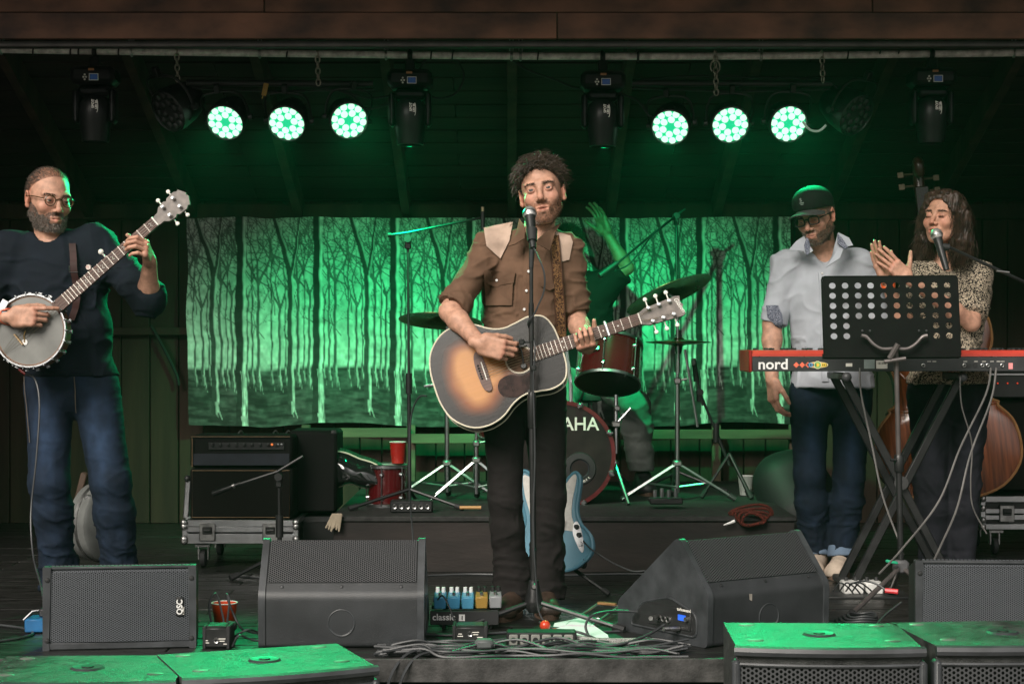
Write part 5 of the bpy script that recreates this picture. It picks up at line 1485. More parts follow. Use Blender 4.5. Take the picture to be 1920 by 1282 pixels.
for k in range(22):
    a = 2*math.pi*(k+.5)/22; c, s_ = math.cos(a), math.sin(a); r = RB+.010
    h_ = MB().tube([(r*c,-.012,r*s_),(r*c,.045,r*s_)], .0024, 6).tube([((RB+.002)*c,-.0115,(RB+.002)*s_),(r*c,-.012,r*s_)], .003, 6)
    h_.lathe([(0,.012),(.006,.012),(.006,0),(0,0)], 6, Rx(R_(90)), (r*c,.045,r*s_)); h_.box((r*c*.985,.038,r*s_*.985), (.016,.008,.014), Ry(-a))
    obj('bracket_hook', h_, M_chrome, bj, world=False)
obj('armrest', MB().box((-RB*.35,-.022,RB*.93), (.12,.004,.03), Ry(R_(-20)), bev=.001), M_chrome, bj, world=False)
bb = MB().box((-.055,-.012,0), (.006,.016,.055), bev=.001)
obj('bridge', bb, mat('maple_bridge', (.45,.3,.15), .5), bj, world=False)
obj('pickup_disc', MB().lathe([(0,.0005),(.012,.0005),(.012,-.003)], 16, Rx(R_(90)), (-.045,-.006,-.022)), M_white, bj, world=False)
obj('pickup_wire', MB().tube([(-.045,-.008,-.022),(-.03,-.010,-.0),(-.012,-.008,.012)], .0022, 5), mat('brass', (.5,.33,.12), .3, 1.), bj, world=False)
N0, N1 = RB-.01, .655
nk = MB(); pr = []
for x_, hw in ((N0,.0265),(.4,.024),(N1,.0205)): pr.append([(x_, -.002+.024*math.sin(q), hw*math.cos(q)) for q in np.linspace(0, math.pi, 9)])
vs_ = sum(pr, []); fs = []
for i in range(2):
    for k in range(8): fs.append((i*9+k, i*9+k+1, (i+1)*9+k+1, (i+1)*9+k))
    fs.append((i*9+8, i*9, (i+1)*9, (i+1)*9+8))
obj('neck', nk.add(vs_, fs), M_mahog, bj, world=False)
w_ = lambda x_: .020 + (N1-x_)/.5*.0055
fb = MB().add([(N0,-.010,-w_(N0)),(N0,-.010,w_(N0)),(N1,-.010,w_(N1)),(N1,-.010,-w_(N1)),(N0,-.002,-w_(N0)),(N0,-.002,w_(N0)),(N1,-.002,w_(N1)),(N1,-.002,-w_(N1))],
       [(0,1,2,3),(7,6,5,4),(0,3,7,4),(1,5,6,2),(0,4,5,1),(3,2,6,7)])
fbo = obj('fretboard', fb, M_ebony, bj, world=False, smooth=False); SCB = .70
for n_ in range(1, 20):
    x_ = N1 - SCB*(1-2**(-n_/12)); 
    if x_ > N0+.01: obj('fret', MB().box((x_,-.0107,0), (.0028,.0022,2*w_(x_))), M_fret, fbo, world=False)
for n_ in (1,3,5,7,9,10,12,13,15):
    x_ = N1 - SCB*(1-(2**(-n_/12)+2**(-(n_-1)/12))/2)
    if x_ > N0+.02: obj('fret_inlay', MB().tube(spline([(x_-.005,-.0103,.009),(x_+.003,-.0103,.004),(x_-.003,-.0103,-.004),(x_+.005,-.0103,-.009)], 3), .0014, 4), M_pearl, fbo, world=False)
obj('nut', MB().box((N1+.002,-.009,0), (.005,.012,.041)), M_pearl, bj, world=False)
hs_ = [(N1+.004,-.020),(N1+.03,-.022),(N1+.045,-.036),(N1+.075,-.041),(N1+.085,-.034),(N1+.095,-.042),(N1+.13,-.044),(N1+.142,-.036),(N1+.150,-.040),(N1+.160,-.022),(N1+.168,-.008),(N1+.163,.0),(N1+.168,.008),(N1+.160,.022),(N1+.150,.040),(N1+.142,.036),(N1+.13,.044),(N1+.095,.042),(N1+.085,.034),(N1+.075,.041),(N1+.045,.036),(N1+.03,.022),(N1+.004,.020)]
hso = obj('headstock', MB().prism(hs_, -.004, .012), M_headst, bj, world=False, smooth=False)
for x_ in (N1+.062, N1+.115):
    for s_ in (-1, 1): machine_head(None, x_, s_*.022, s_, hso, M_pearl, -.004)
t5 = MB().tube([(.415,.002,.024),(.415,-.006,.042)], .004, 6).sphere((.415,-.008,.052), .0115, 10, sy=.6)
obj('fifth_peg', t5, M_pearl, bj, world=False)
for k in range(4):
    z0 = -.02+.0133*k; zn = -.014+.0093*k
    obj('string', MB().tube([(-RB,-.006,z0*.3),(-.055,-.021,z0),(N1,-.0135,zn)], .0007, 4), M_string, bj, world=False)
ca = obj('banjo_cable', MB().tube(spline([P(47,700,.1),P(66,712,.08),P(74,760,.05),P(68,860,.02),P(58,960,.0),P(62,1040,-.1),P(76,1095,-.3),P(80,1118,-.5)], 8), .0038, 6), M_cable); tag(ca, 'black cable hanging from the banjo to the floor', 'cable')
ca2 = obj('plug', MB().tube([P(36,692,.11),P(48,701,.1)], .006, 8), mat('red_plug', (.3,.02,.02), .4), ca)
BV = BANJ['BV']
cl = spline([P(131,455,.2),P(135,480,.2),P(138,505,.2),P(138,560,.15),P(122,600,.1)], 6); yy = surf_y(BV, [(p[0], p[2]) for p in cl]) - .008
yy = np.minimum(yy, np.convolve(np.pad(yy,3,'edge'), np.ones(7)/7, 'valid')+.003); vs_ = []
for p, y_ in zip(cl, yy):
    for dx, dy in ((-.014,.002),(-.014,-.0015),(.014,-.0015),(.014,.002)): vs_.append((p[0]+dx, y_+dy, p[2]))
fs = [(i*4+k, i*4+(k+1) % 4, (i+1)*4+(k+1) % 4, (i+1)*4+k) for i in range(len(cl)-1) for k in range(4)]
so_ = obj('banjo_strap', MB().add(vs_, fs), mat('oxblood_leather', (.028,.007,.006), .55, spec=.2)); tag(so_, 'dark red leather strap on the navy sweater', 'strap')
q = cl[12]; yb = yy[12]-.004
obj('buckle', MB().tube([V3(q[0]-.018,yb,q[2]+.016),V3(q[0]-.018,yb,q[2]-.012),V3(q[0]+.018,yb,q[2]-.012)], .0018, 5), M_chrome, so_)
# the watch on the banjo player's wrist
J = BANJ['J']; d_ = unit(J['wl']-J['el']); c = J['wl'] - d_*.035
wt = thing('wrist_watch', 'smart watch on the banjo player\'s wrist', 'watch', c)
Mx = np.stack([d_, unit(np.cross((0,0,1.), d_)), np.cross(d_, unit(np.cross((0,0,1.), d_)))], 1)
obj('band', MB().lathe([(.031,-.011),(.0335,-.009),(.0335,.009),(.031,.011)], 24, Mx @ Ry(R_(90)), c), mat('orange_strap', (.7,.10,.03), .5), wt)
obj('case', MB().box(c+V3(0,-.034,.004), (.034,.010,.040), bev=.004), M_blackm, wt); obj('screen', MB().box(c+V3(0,-.0397,.004), (.026,.002,.031)), mat('watch_face', (.3,.36,.42), .15, var=.1), wt)

# ---- blue offset electric guitar on a stand behind the singer
eg = thing('electric_guitar', 'pale blue electric guitar with white pickguard standing behind the singer\'s legs', 'guitar', P(1036,985,.55))
eg.rotation_euler = Matrix((Rz(R_(-20)) @ Rx(R_(-12)) @ Ry(R_(-90-7))).tolist()).to_euler()
eh = [(-.20,-.02),(-.185,-.10),(-.13,-.165),(-.06,-.168),(.0,-.125),(.06,-.112),(.13,-.125),(.19,-.135),(.22,-.118),(.205,-.09),(.165,-.055),(.150,-.03),(.150,.03),(.175,.055),(.225,.085),(.25,.115),(.235,.145),(.17,.148),(.08,.128),(.02,.125),(-.05,.155),(-.12,.16),(-.175,.12),(-.198,.05)]
ep = outline(eh, 4)
M_blue = mat('pale_blue_lacquer', (.11,.27,.36), .2, var=.06, coat=.5)
obj('body', MB().prism(ep, 0, .038), M_blue, eg, world=False, angle=50)
obj('edge', MB().tube([(a*.985, .002, b*.985) for a, b in ep], .008, 8, closed=True), M_blue, eg, world=False)
M_pgw = mat('white_pickguard', (.62,.6,.55), .3, var=.06, nscale=60)
obj('pickguard', MB().prism(outline([(-.03,-.10),(.03,-.088),(.10,-.095),(.19,-.118),(.208,-.105),(.16,-.052),(.14,-.025),(.14,.025),(.165,.05),(.215,.09),(.225,.12),(.15,.118),(.07,.10),(.02,.095),(-.03,.07),(-.06,.05),(-.02,-.02)], 3), -.003, -.0002), M_pgw, eg, world=False)
obj('control_plate', MB().prism(outline([(-.10,-.135),(-.02,-.125),(.01,-.105),(-.03,-.088),(-.09,-.105),(-.125,-.125)], 3), -.0032, -.0003), M_chrome, eg, world=False)
for x_, z_ in ((-.015,-.108),(-.05,-.117)): obj('knob', MB().lathe([(0,.014),(.009,.013),(.011,.0),(0,0)], 14, Rx(R_(90)), (x_,-.003,z_)), M_black, eg, world=False)
obj('jack', MB().lathe([(0,.005),(.008,.005),(.010,0)], 12, Rx(R_(90)), (-.09,-.003,-.122)), M_chrome, eg, world=False)
for x_ in (.02, .10): obj('pickup', MB().box((x_,-.006,0), (.034,.010,.085), bev=.004), M_pgw, eg, world=False)
bo = obj('bridge_plate', MB().box((-.10,-.003,.0), (.095,.006,.06), bev=.003), M_chrome, eg, world=False)
for k in range(6): obj('saddle', MB().box((-.06,-.009,-.022+.0088*k), (.02,.006,.006)), M_chrome, bo, world=False)
obj('tremolo_arm', MB().tube(spline([(-.08,-.01,.01),(-.05,-.02,-.03),(.02,-.02,-.06)], 5), .0025, 6), M_chrome, bo, world=False)
obj('neck', MB().box((.36,.002,0), (.44,.022,.05), bev=.006), mat('maple_neck', (.33,.19,.085), .35), eg, world=False)
obj('fretboard', MB().box((.37,-.0105,0), (.42,.004,.048)), M_ebony, eg, world=False)
obj('headstock', MB().prism([(.58,-.022),(.60,-.05),(.72,-.045),(.77,-.02),(.75,.02),(.60,.035),(.58,.022)], 0, .014), mat('maple_neck', (.33,.19,.085), .35), eg, world=False)
for k in range(6): obj('string', MB().tube([(-.10,-.012,-.022+.0088*k),(.58,-.013,-.016+.0064*k)], .0007, 4), M_string, eg, world=False)
gs = thing('guitar_stand', 'black folding stand under the pale blue electric guitar', 'guitar stand', V3(P(1040,0,.6)[0],.6,0))
a = P(1045,1045,.60)
for b in (V3(P(975,0,.5)[0],.50,.01), V3(P(1140,1085,.5)[0],.48,.012), V3(P(1040,0,.95)[0],.95,.01)):
    o = obj('leg', MB().tube([a, b], .009, 8), M_blackm, gs); obj('rubber_foot', MB().tube([b-unit(b-a)*.03, b+unit(b-a)*.005], .013, 8), M_rubber, o)
obj('upright', MB().tube([a, a+V3(0,.12,.5)], .010, 8), M_blackm, gs)
obj('cradle', MB().tube(spline([P(990,1052,.47),P(992,1062,.5),P(1000,1058,.58),a,P(1085,1058,.58),P(1096,1062,.5),P(1097,1048,.47)], 5), .008, 8), M_rubber, gs)
o = obj('lead_cable', MB().tube(spline([P(1090,1010,.5),P(1110,1030,.45),P(1150,1055,.4),P(1185,1070,.35),P(1215,1075,.3),V3(P(1180,0,.2)[0],.2,.006),V3(P(1150,0,.1)[0],.1,.006)], 7), .0035, 6), M_cable); tag(o, 'black cable from the blue electric guitar toward the right wedge', 'cable')

# ---- upright bass behind the woman
ub = thing('upright_bass', 'red-brown upright bass leaning behind the woman', 'double bass', P(1788,938,1.55))
ub.rotation_euler = Matrix((Rz(R_(-6)) @ Ry(R_(-5.2)) @ Rx(R_(-7))).tolist()).to_euler()
bh = [(0,.0),(.12,.012),(.24,.055),(.325,.15),(.342,.26),(.315,.37),(.255,.44),(.262,.455),(.225,.48),(.212,.56),(.222,.64),(.25,.685),(.243,.70),(.262,.76),(.255,.86),(.20,.95),(.12,1.02),(.055,1.08),(.03,1.10)]
bp_ = [(p[0], p[1]) for p in spline([(a,b,0) for a,b in bh], 3)]; bp_ = bp_ + [(-a,b) for a,b in bp_[::-1] if a > .001]
M_bass = mat('bass_varnish', (.20,.052,.018), .22, var=.55, nscale=6, stretch=(3,1,.5), coat=.4, col2=(.30,.095,.03))
M_bass_side = mat('bass_ribs', (.03,.011,.007), .3, var=.4)
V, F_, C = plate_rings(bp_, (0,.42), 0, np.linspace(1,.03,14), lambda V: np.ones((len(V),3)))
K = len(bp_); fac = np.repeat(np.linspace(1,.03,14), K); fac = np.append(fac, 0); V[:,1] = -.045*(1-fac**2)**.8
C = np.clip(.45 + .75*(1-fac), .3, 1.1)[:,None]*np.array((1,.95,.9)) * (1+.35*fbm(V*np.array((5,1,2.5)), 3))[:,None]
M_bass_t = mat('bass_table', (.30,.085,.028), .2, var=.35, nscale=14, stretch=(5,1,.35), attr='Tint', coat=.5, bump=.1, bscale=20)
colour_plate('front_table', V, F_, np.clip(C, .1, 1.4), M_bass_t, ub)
obj('ribs', MB().prism(bp_, .004, .19), M_bass_side, ub, world=False, angle=50)
obj('edging', MB().tube([(a*1.012, 0, b) for a, b in bp_], .007, 6, closed=True), mat('bass_edge', (.30,.15,.06), .3), ub, world=False)
obj('neck', MB().tube([(0,-.01,1.06),(0,.0,1.50)], [.03,.022], 12), M_bass_side, ub, world=False)
obj('fingerboard', MB().box((0,-.052,1.14), (.07,.02,.78), Rx(R_(4)), bev=.006), M_dark_gloss, ub, world=False)
obj('bridge', MB().prism([(-.085,.40),(-.05,.40),(-.03,.45),(.03,.45),(.05,.40),(.085,.40),(.06,.53),(0,.56),(-.06,.53)], -.11, -.095), mat('maple_bridge', (.45,.3,.15), .5), ub, world=False)
obj('tailpiece', MB().prism([(-.03,.08),(.03,.08),(.045,.30),(-.045,.30)], -.095, -.08), M_dark_gloss, ub, world=False)
for s_ in (-1, 1): obj('sound_hole', MB().tube(spline([(s_*.10,-.036,.36),(s_*.125,-.034,.40),(s_*.10,-.040,.48),(s_*.075,-.042,.56),(s_*.09,-.041,.60)], 5), .008, 6), M_black, ub, world=False)
obj('scroll', MB().tube(spline([(0,.0,1.50),(0,.0,1.60),(0,-.03,1.66),(0,-.07,1.64),(0,-.06,1.60),(0,-.04,1.62)], 5), [.028]*5+[.026]*21, 10), M_bass_side, ub, world=False)
for k in range(4):
    s_ = -1 if k % 2 else 1; obj('tuning_key', MB().tube([(0,.0,1.52+.03*k),(s_*.07,.0,1.52+.03*k)], .006, 6).box((s_*.085,0,1.52+.03*k), (.03,.005,.03), bev=.002), M_screw2, ub, world=False)
    obj('string', MB().tube([(-.02+.0133*k,-.09,.28),(-.03+.02*k,-.113,.545),(-.012+.008*k,-.035,1.50)], .0016, 4), M_steel, ub, world=False)
obj('end_pin', MB().tube([(0,.09,.01),(0,.09,-.30)], .008, 8), M_steel, ub, world=False)

# ================================================================ STAGE GEAR
M_gr_sub = grille_mat('sub_grille', .015, (.05,.052,.055), thr=.1)
M_gr_wedge = grille_mat('wedge_grille', .0085, (.055,.056,.06), thr=.1)
M_gr_front = grille_mat('front_grille', .0078, (.10,.108,.12), (.012,.012,.013), thr=.45, metal=.3)
M_cab = mat('cabinet_paint', (.032,.034,.037), .42, dust=(38,.66,(.12,.11,.10),.5), var=.25, bump=.22, bscale=420, nscale=5)
M_cab2 = mat('cabinet_plastic', (.040,.043,.047), .42, dust=(30,.66,(.13,.12,.11),.5), var=.25, bump=.15, bscale=500)
M_sub = mat('sub_carpet_paint', (.045,.047,.045), .42, dust=(14,.62,(.20,.18,.15),.55), var=.4, nscale=25, bump=.7, bscale=260, rvar=.08)
M_screw = mat('screw_head', (.10,.10,.105), .3, .8)
M_plate = mat('cup_plate', (.15,.15,.14), .5, .3, var=.3)
M_dust = mat('scuff', (.33,.30,.26), .8, var=.3)

def rounded(poly, r, n=4):
    out = []; N = len(poly)
    for i in range(N):
        p0, p, p1 = (np.array(poly[j % N], float) for j in (i-1, i, i+1)); a = unit(p0-p); b = unit(p1-p)
        rr = min(r, np.linalg.norm(p0-p)*.45, np.linalg.norm(p1-p)*.45)
        for k in range(n+1): t = k/n; out.append(tuple((1-t)**2*(p+a*rr) + 2*t*(1-t)*p + t*t*(p+b*rr)))
    return out

def sheet(name, corners, m, parent, nu=1, bow=0., uvs=1.):
    """A perforated sheet between four local corners (bl, br, tr, tl) with UVs in metres; bow pushes its middle out."""
    bl, br, tr, tl = (np.asarray(c, float) for c in corners); n = max(nu, 1); vs_, uv, fs = [], [], []
    nrm = unit(np.cross(br-bl, tl-bl)); Wd, Hd = np.linalg.norm(br-bl), np.linalg.norm(tl-bl)
    for i in range(n+1):
        t = i/n; b = bow*(1-(2*t-1)**2)
        vs_ += [bl+(br-bl)*t+nrm*b, tl+(tr-tl)*t+nrm*b]; uv += [(t*Wd, 0), (t*Wd, Hd)]
    for i in range(n): fs.append((2*i, 2*i+2, 2*i+3, 2*i+1))
    me = bpy.data.meshes.new(name); me.from_pydata([tuple(v) for v in vs_], [], fs)
    l = me.uv_layers.new(name='UVMap')
    for p in me.polygons:
        for li, vi in zip(p.loop_indices, p.vertices): l.data[li].uv = uv[vi]
    fin(me, m, True, 30); return link(name, me, parent)

# ---- four stage-lip subwoofers
def subwoofer(label, fl, fr, top_z, depth, hgt=.62):
    fl, fr = V3(*fl, 0), V3(*fr, 0); W = np.linalg.norm(fr-fl); rz = math.atan2(fr[1]-fl[1], fr[0]-fl[0]); c = (fl+fr)/2
    t = thing('subwoofer', label, 'subwoofer', (c[0], c[1], top_z-hgt), 'subwoofers lined up before the stage', (0,0,rz))
    h = hgt; n = 10; bow = .03
    fr_pts = [(-W/2+.012+(W-.024)*k/n, -bow*(1-(2*k/n-1)**2)) for k in range(n+1)]
    pts = fr_pts + [(W/2-.012, depth), (-W/2+.012, depth)]
    mb = MB(); K = len(pts); vs_ = [(x_, y_+.02 if i <= n else y_, z_) for z_ in (0, h) for i, (x_, y_) in enumerate(pts)]
    mb.add(vs_, [tuple(range(K))[::-1], tuple(range(K, 2*K))] + [(i, (i+1) % K, K+(i+1) % K, K+i) for i in range(K)])
    obj('cabinet', mb, M_sub, t, world=False, smooth=False)
    # front bumper strip, rounded, along the top edge
    bm_ = MB().tube([(x_*1.018, y_+.004, h-.012) for x_, y_ in fr_pts], .0165, 8); obj('bumper', bm_, M_cab2, t, world=False)
    for s_ in (-1, 1): obj('front_edge', MB().box((s_*(W/2-.012), .018, h/2-.02), (.024,.05,h-.04), bev=.008), M_cab2, t, world=False)
    # grille: bowed sheet below the bumper
    me = bpy.data.meshes.new('grille'); vs_ = []; uv = []
    for k in range(n+1): x_, y_ = fr_pts[k]; x_ *= .96; vs_ += [(x_, y_+.006, .04), (x_, y_+.006, h-.06)]; uv += [(k/n*W, 0), (k/n*W, h-.1)]
    me.from_pydata(vs_, [], [(2*k, 2*k+2, 2*k+3, 2*k+1) for k in range(n)]); l = me.uv_layers.new(name='UVMap')
    for p in me.polygons:
        for li, vi in zip(p.loop_indices, p.vertices): l.data[li].uv = uv[vi]
    fin(me, M_gr_sub, True, 60); link('grille', me, t)
    obj('grille_lip', MB().tube([(x_*.97, y_+.004, h-.052) for x_, y_ in fr_pts], .006, 6), M_cab2, t, world=False)
    for x_, y_ in ((-W*.36,.09),(W*.36,.09),(-W*.36,depth-.08),(W*.36,depth-.08)):
        obj('foot_cup', MB().lathe([(0,.003),(.015,.003),(.018,.001),(.018,0)], 14, np.diag((1.4,1,1)), (x_, y_+.03, h)), M_plate, t, world=False)
    po = obj('pole_socket', MB().lathe([(.0,.004),(.03,.004),(.045,.006),(.052,.0)], 20, off=(0, depth*.5, h)), M_cab2, t, world=False)
    obj('socket_hole', MB().lathe([(0,.0075),(.018,.0075),(.018,.004)], 14, off=(0, depth*.5, h)), M_black, po, world=False)
    return t
subwoofer('green-lit subwoofer box at the far left, below the small speaker', (-1.58,-1.86), (-.99+.02,-1.86+.02), .085, .44)
subwoofer('brightest green-lit subwoofer box, left of the open middle', (-.965,-1.84), (-.40,-1.62), .09, .44)
subwoofer('speckled green-lit subwoofer box in front of the right wedge', (.655,-1.72), (1.23,-1.74), .165, .46)
subwoofer('dark-topped subwoofer box at the far right', (1.255,-1.72), (1.85,-1.66), .165, .46)

# ---- two wedge monitors seen from behind
def wedge(label, x, y_, rz, logo=False):
    t = thing('wedge_monitor', label, 'stage monitor', (x, y_, 0), 'wedge monitors at the lip of the stage', (0,0,rz))
    W = .575; prof = [(0,0),(-.006,.185),(.145,.362),(.165,.358),(.50,.105),(.50,.0)]
    inner = rounded(prof, .02)
    obj('cabinet', MB().prism(inner, -W/2+.018, W/2-.018, Rz(math.pi/2) @ np.diag((1,1,1))), M_cab, t, world=False)
    big = rounded([(-.005,-.0),(-.012,.188),(.143,.370),(.170,.366),(.508,.108),(.508,0)], .022)
    for s_ in (-1, 1):
        obj('side_cheek', MB().prism(big, s_*(W/2-.010)-.012, s_*(W/2-.010)+.012, Rz(math.pi/2)), M_cab2, t, world=False)
    # upper grille band
    a, b = np.array((-.006,.185)), np.array((.145,.362)); d = b-a; nn = np.array((-d[1], d[0])); nn = nn/np.linalg.norm(nn)
    q0, q1 = a+d*.22+nn*.004, a+d*.985+nn*.004; x0 = W/2-.026
    sheet('grille', [(-x0,q0[0],q0[1]),(x0,q0[0],q0[1]),(x0,q1[0],q1[1]),(-x0,q1[0],q1[1])], M_gr_wedge, t)
    for sx in (-.33, 0, .33):
        p = a+d*.15+nn*.001; obj('screw', MB().lathe([(0,.004),(.005,.003),(.006,0)], 8, Rx(R_(48)), (sx*W*1.1, p[0], p[1])), M_screw, t, world=False)
    obj('pole_ring', MB().tube([(.0+.046*math.cos(q), -.003, .088+.046*math.sin(q)) for q in np.linspace(0, 2*math.pi, 33)[:-1]], .0028, 6, closed=True).tube([(.041*math.cos(q), -.003, .085+.041*math.sin(q)) for q in np.linspace(math.pi*1.15, math.pi*1.85, 12)], .0022, 5), M_cab2, t, world=False)
    # recessed handle and connection panel on the left cheek
    for s_ in (-1, 1):
        X = s_*(W/2+.0025)
        rec = rounded([(.05,.03),(.05,.11),(.20,.155),(.36,.12),(.42,.05),(.42,.03)], .03)
        obj('side_recess', MB().prism(rec, X-.002, X+.002, Rz(math.pi/2)), M_black, t, world=False)
        obj('recess_rim', MB().tube([(-X-s_*0*.0 if False else -X, p[0], p[1]) for p in rec], .005, 6, closed=True) if False else MB().tube([(X, p[0], p[1]) for p in rec], .005, 6, closed=True), M_cab2, t, world=False)
    X = -(W/2+.006)
    if logo:
        pn = obj('connection_panel', MB().box((X+.001, .20, .085), (.006, .24, .075), bev=.002), M_black, t, world=False)
        obj('display', MB().box((X-.003, .125, .092), (.004, .040, .020)), mat('lit_display', (.02,.05,.2), .2, emit=(.02,.16,1.), estr=.9, var=0), pn, world=False)
        obj('dial', MB().lathe([(0,.012),(.009,.011),(.010,0)], 12, Ry(R_(-90)), (X-.002, .095, .090)), M_steel, pn, world=False)
        for k in range(3): obj('socket', MB().lathe([(.007,.004),(.011,.006),(.012,0)], 12, Ry(R_(-90)), (X-.002, .20+.026*k, .075)), M_steel, pn, world=False)
        obj('lettering', text_mb('turbosound', .016, Rz(R_(-90)), (X-.0045, .15, .116), bold=.0003), M_print, pn, world=False)
        for k, (yy_, zz_, px_) in enumerate(((.26,.08,-.14),(.14,.052,.02))):
            pl = obj('plug', MB().tube([(X-.003,yy_,zz_),(X-.07,yy_+px_*.3,zz_+.004)], .0085, 8), M_steel, t, world=False)
    obj('scuff', MB().add([(-.1,-.0105+.0008,.178),(-.085,-.0105+.0008,.176),(-.083,-.0075,.150),(-.095,-.0075,.155)], [(0,3,2,1)]), M_dust, t, world=False) if logo else None
    return t
wedge('wide wedge monitor with square back, left of the singer\'s feet', P(640,0,-.78)[0], -.78, R_(1.0))
wedge('wedge monitor turned aside, blue display and plugs on its end', P(1325,0,-.79)[0]+.2875*math.cos(R_(34))-.0, -.79+.2875*math.sin(R_(34)), R_(34), True)

# ---- two small full-range speakers on their sides
def front_speaker(label, x, y_, rz, badge):
    t = thing('small_speaker', label, 'speaker', (x, y_, 0), 'small speakers lying on the stage lip', (0,0,rz)); W, H = .525, .290
    trap = [(-W/2,.0),(W/2,.0),(W/2-.0,.12),(W/2-.05,.29),(-W/2+.05,.29),(-W/2,.12)]
    mb = MB(); K = len(trap); vs_ = [(a, b+.012, (z_ if z_ < .1 else z_ - b*.30)) for z_ in (.012, H-.004) for a, b in trap]
    mb.add(vs_, [tuple(range(K))[::-1], tuple(range(K, 2*K))] + [(i, (i+1) % K, K+(i+1) % K, K+i) for i in range(K)]); obj('cabinet', mb, M_black, t, world=False, smooth=False)
    fr = MB()
    for s_ in (-1, 1):
        fr.prism(rounded([(s_*(W/2),.0),(s_*(W/2),H),(s_*(W/2-.028),H),(s_*(W/2-.022),.02),(s_*(W/2-.024),0)] if s_ > 0 else [(s_*(W/2),.0),(s_*(W/2-.024),0),(s_*(W/2-.022),.02),(s_*(W/2-.028),H),(s_*(W/2),H)], .004), -.010, .03)
    fr.box((0,.008,.014), (W-.03,.03,.026), bev=.004); fr.box((0,.012,H-.006), (W-.03,.03,.012), bev=.004)
    obj('front_frame', fr, M_cab2, t, world=False)
    sheet('grille', [(-W/2+.024,-.004,.028),(W/2-.024,-.004,.028),(W/2-.027,-.004,H-.022),(-W/2+.027,-.004,H-.022)], M_gr_front, t, 12, .008)
    sheet('grille_roll', [(-W/2+.027,-.004,H-.022),(W/2-.027,-.004,H-.022),(W/2-.027,.018,H+.002),(-W/2+.027,.018,H+.002)], M_gr_front, t)
    for sx in (-1, 1):
        for z_ in (.035, H-.045): obj('screw', MB().lathe([(0,.005),(.007,.004),(.009,0)], 10, Rx(R_(90)), (sx*(W/2-.016),-.010,z_)), M_black, t, world=False)
    if badge:
        b = obj('badge', MB().box((W/2-.056,-.008,.145), (.026,.008,.068), bev=.003), M_black, t, world=False)
        tx = text_mb('QSC', .028, Ry(R_(-90)), (W/2-.048,-.0128,.118), bold=.0008, sx=.95); obj('lettering', tx, M_white, b, world=False)
        tx = text_mb('K SERIES', .0075, Ry(R_(-90)), (W/2-.0445+.0035-.0,-.0128,.118), sx=1.0); tx.xf(off=(-.0,0,0)); obj('small_lettering', tx, M_print, b, world=False)
    return t
front_speaker('small speaker on its side with QSC badge, at the left lip', P(225,0,-.80)[0], -.80, R_(7), True)
front_speaker('small speaker on its side behind the far right subwoofer', P(1855,0,-.66)[0], -.66, R_(-3), False)

# ---- stands
def tripod_legs(t, top, feet, r=.008, mtl=None, foot=True):
    for f in feet:
        o = obj('leg', MB().tube([top, f], r, 8), mtl or M_blackm, t)
        if foot: obj('rubber_foot', MB().tube([f - unit(f-top)*.04, f + unit(f-top)*.004], r*1.6, 8), M_rubber, o)
def microphone(label, ball, tail, cat='microphone', green=False):
    """Hand-held vocal microphone: ball grille, ring, tapered body."""
    d = unit(np.asarray(tail)-ball); X = unit(np.cross(d, (0,1,.1))); Y = np.cross(d, X); M = np.stack([X, Y, d], 1)
    t = thing('microphone', label, cat, ball, 'vocal microphones')
    obj('ball_grille', MB().lathe([(.0,-.028),(.014,-.025),(.023,-.014),(.0255,0),(.0255,.010),(.022,.018)], 20, M, ball), mat('mic_grille', (.50,.49,.47), .4, .7, var=.3, nscale=500), t)
    obj('ring', MB().lathe([(.026,-.003),(.027,.0),(.027,.006),(.026,.008)], 20, M, ball), M_steel, t)
    obj('handle', MB().lathe([(.021,.017),(.0195,.03),(.016,.10),(.0125,.165),(.0,.166)], 16, M, ball), M_blackm, t)
    return t, d
# singer's straight stand
ms = thing('microphone_stand', 'straight black microphone stand on a tripod base in front of the singer', 'microphone stand', V3(P(1000,0,-.32)[0],-.32,0))
yS = -.32
b0, b1 = P(996,452,yS), P(1001,1120,yS)
obj('upper_tube', MB().tube([P(996,500,yS), P(997,775,yS)], .0075, 10), M_blackm, ms)
obj('lower_tube', MB().tube([P(997,770,yS), b1], .0115, 12), M_blackm, ms)
obj('clutch', MB().tube([P(997,735,yS), P(997,742,yS), P(997.5,800,yS), P(997.5,803,yS)], [.013,.0165,.0165,.013], 12), M_blackm, ms)
obj('grip_sleeve', MB().tube([P(996,568,yS), P(996.6,640,yS)], .0105, 10), M_blackm, ms)
hb = obj('base_hub', MB().lathe([(0,.075),(.018,.075),(.022,.05),(.034,-.0),(.036,-.02),(.02,-.045),(0,-.05)], 16, off=b1+V3(0,0,-.01)), M_blackm, ms)
obj('hub_bolt', MB().lathe([(0,.008),(.007,.008),(.011,.004),(.012,0)], 12, Rx(R_(90)), b1+V3(0,-.024,.045)), M_steel, hb)
tripod_legs(ms, b1+V3(0,0,-.012), [V3(P(866,0,-.32)[0],-.42,.012), V3(P(1165,0,-.32)[0],-.45,.012), V3(b1[0]+.02,-.02,.012)], .0095)
mic, md = microphone('vocal microphone at the bearded singer\'s mouth', P(993,400,-.235), P(1000,470,-.33))
obj('mic_clip', MB().tube([P(997,430,-.285), P(998,452,-.312)], [.022,.018], 12).tube([P(998,448,-.31), P(996,502,yS)], [.012,.009], 10), M_rubber, ms)
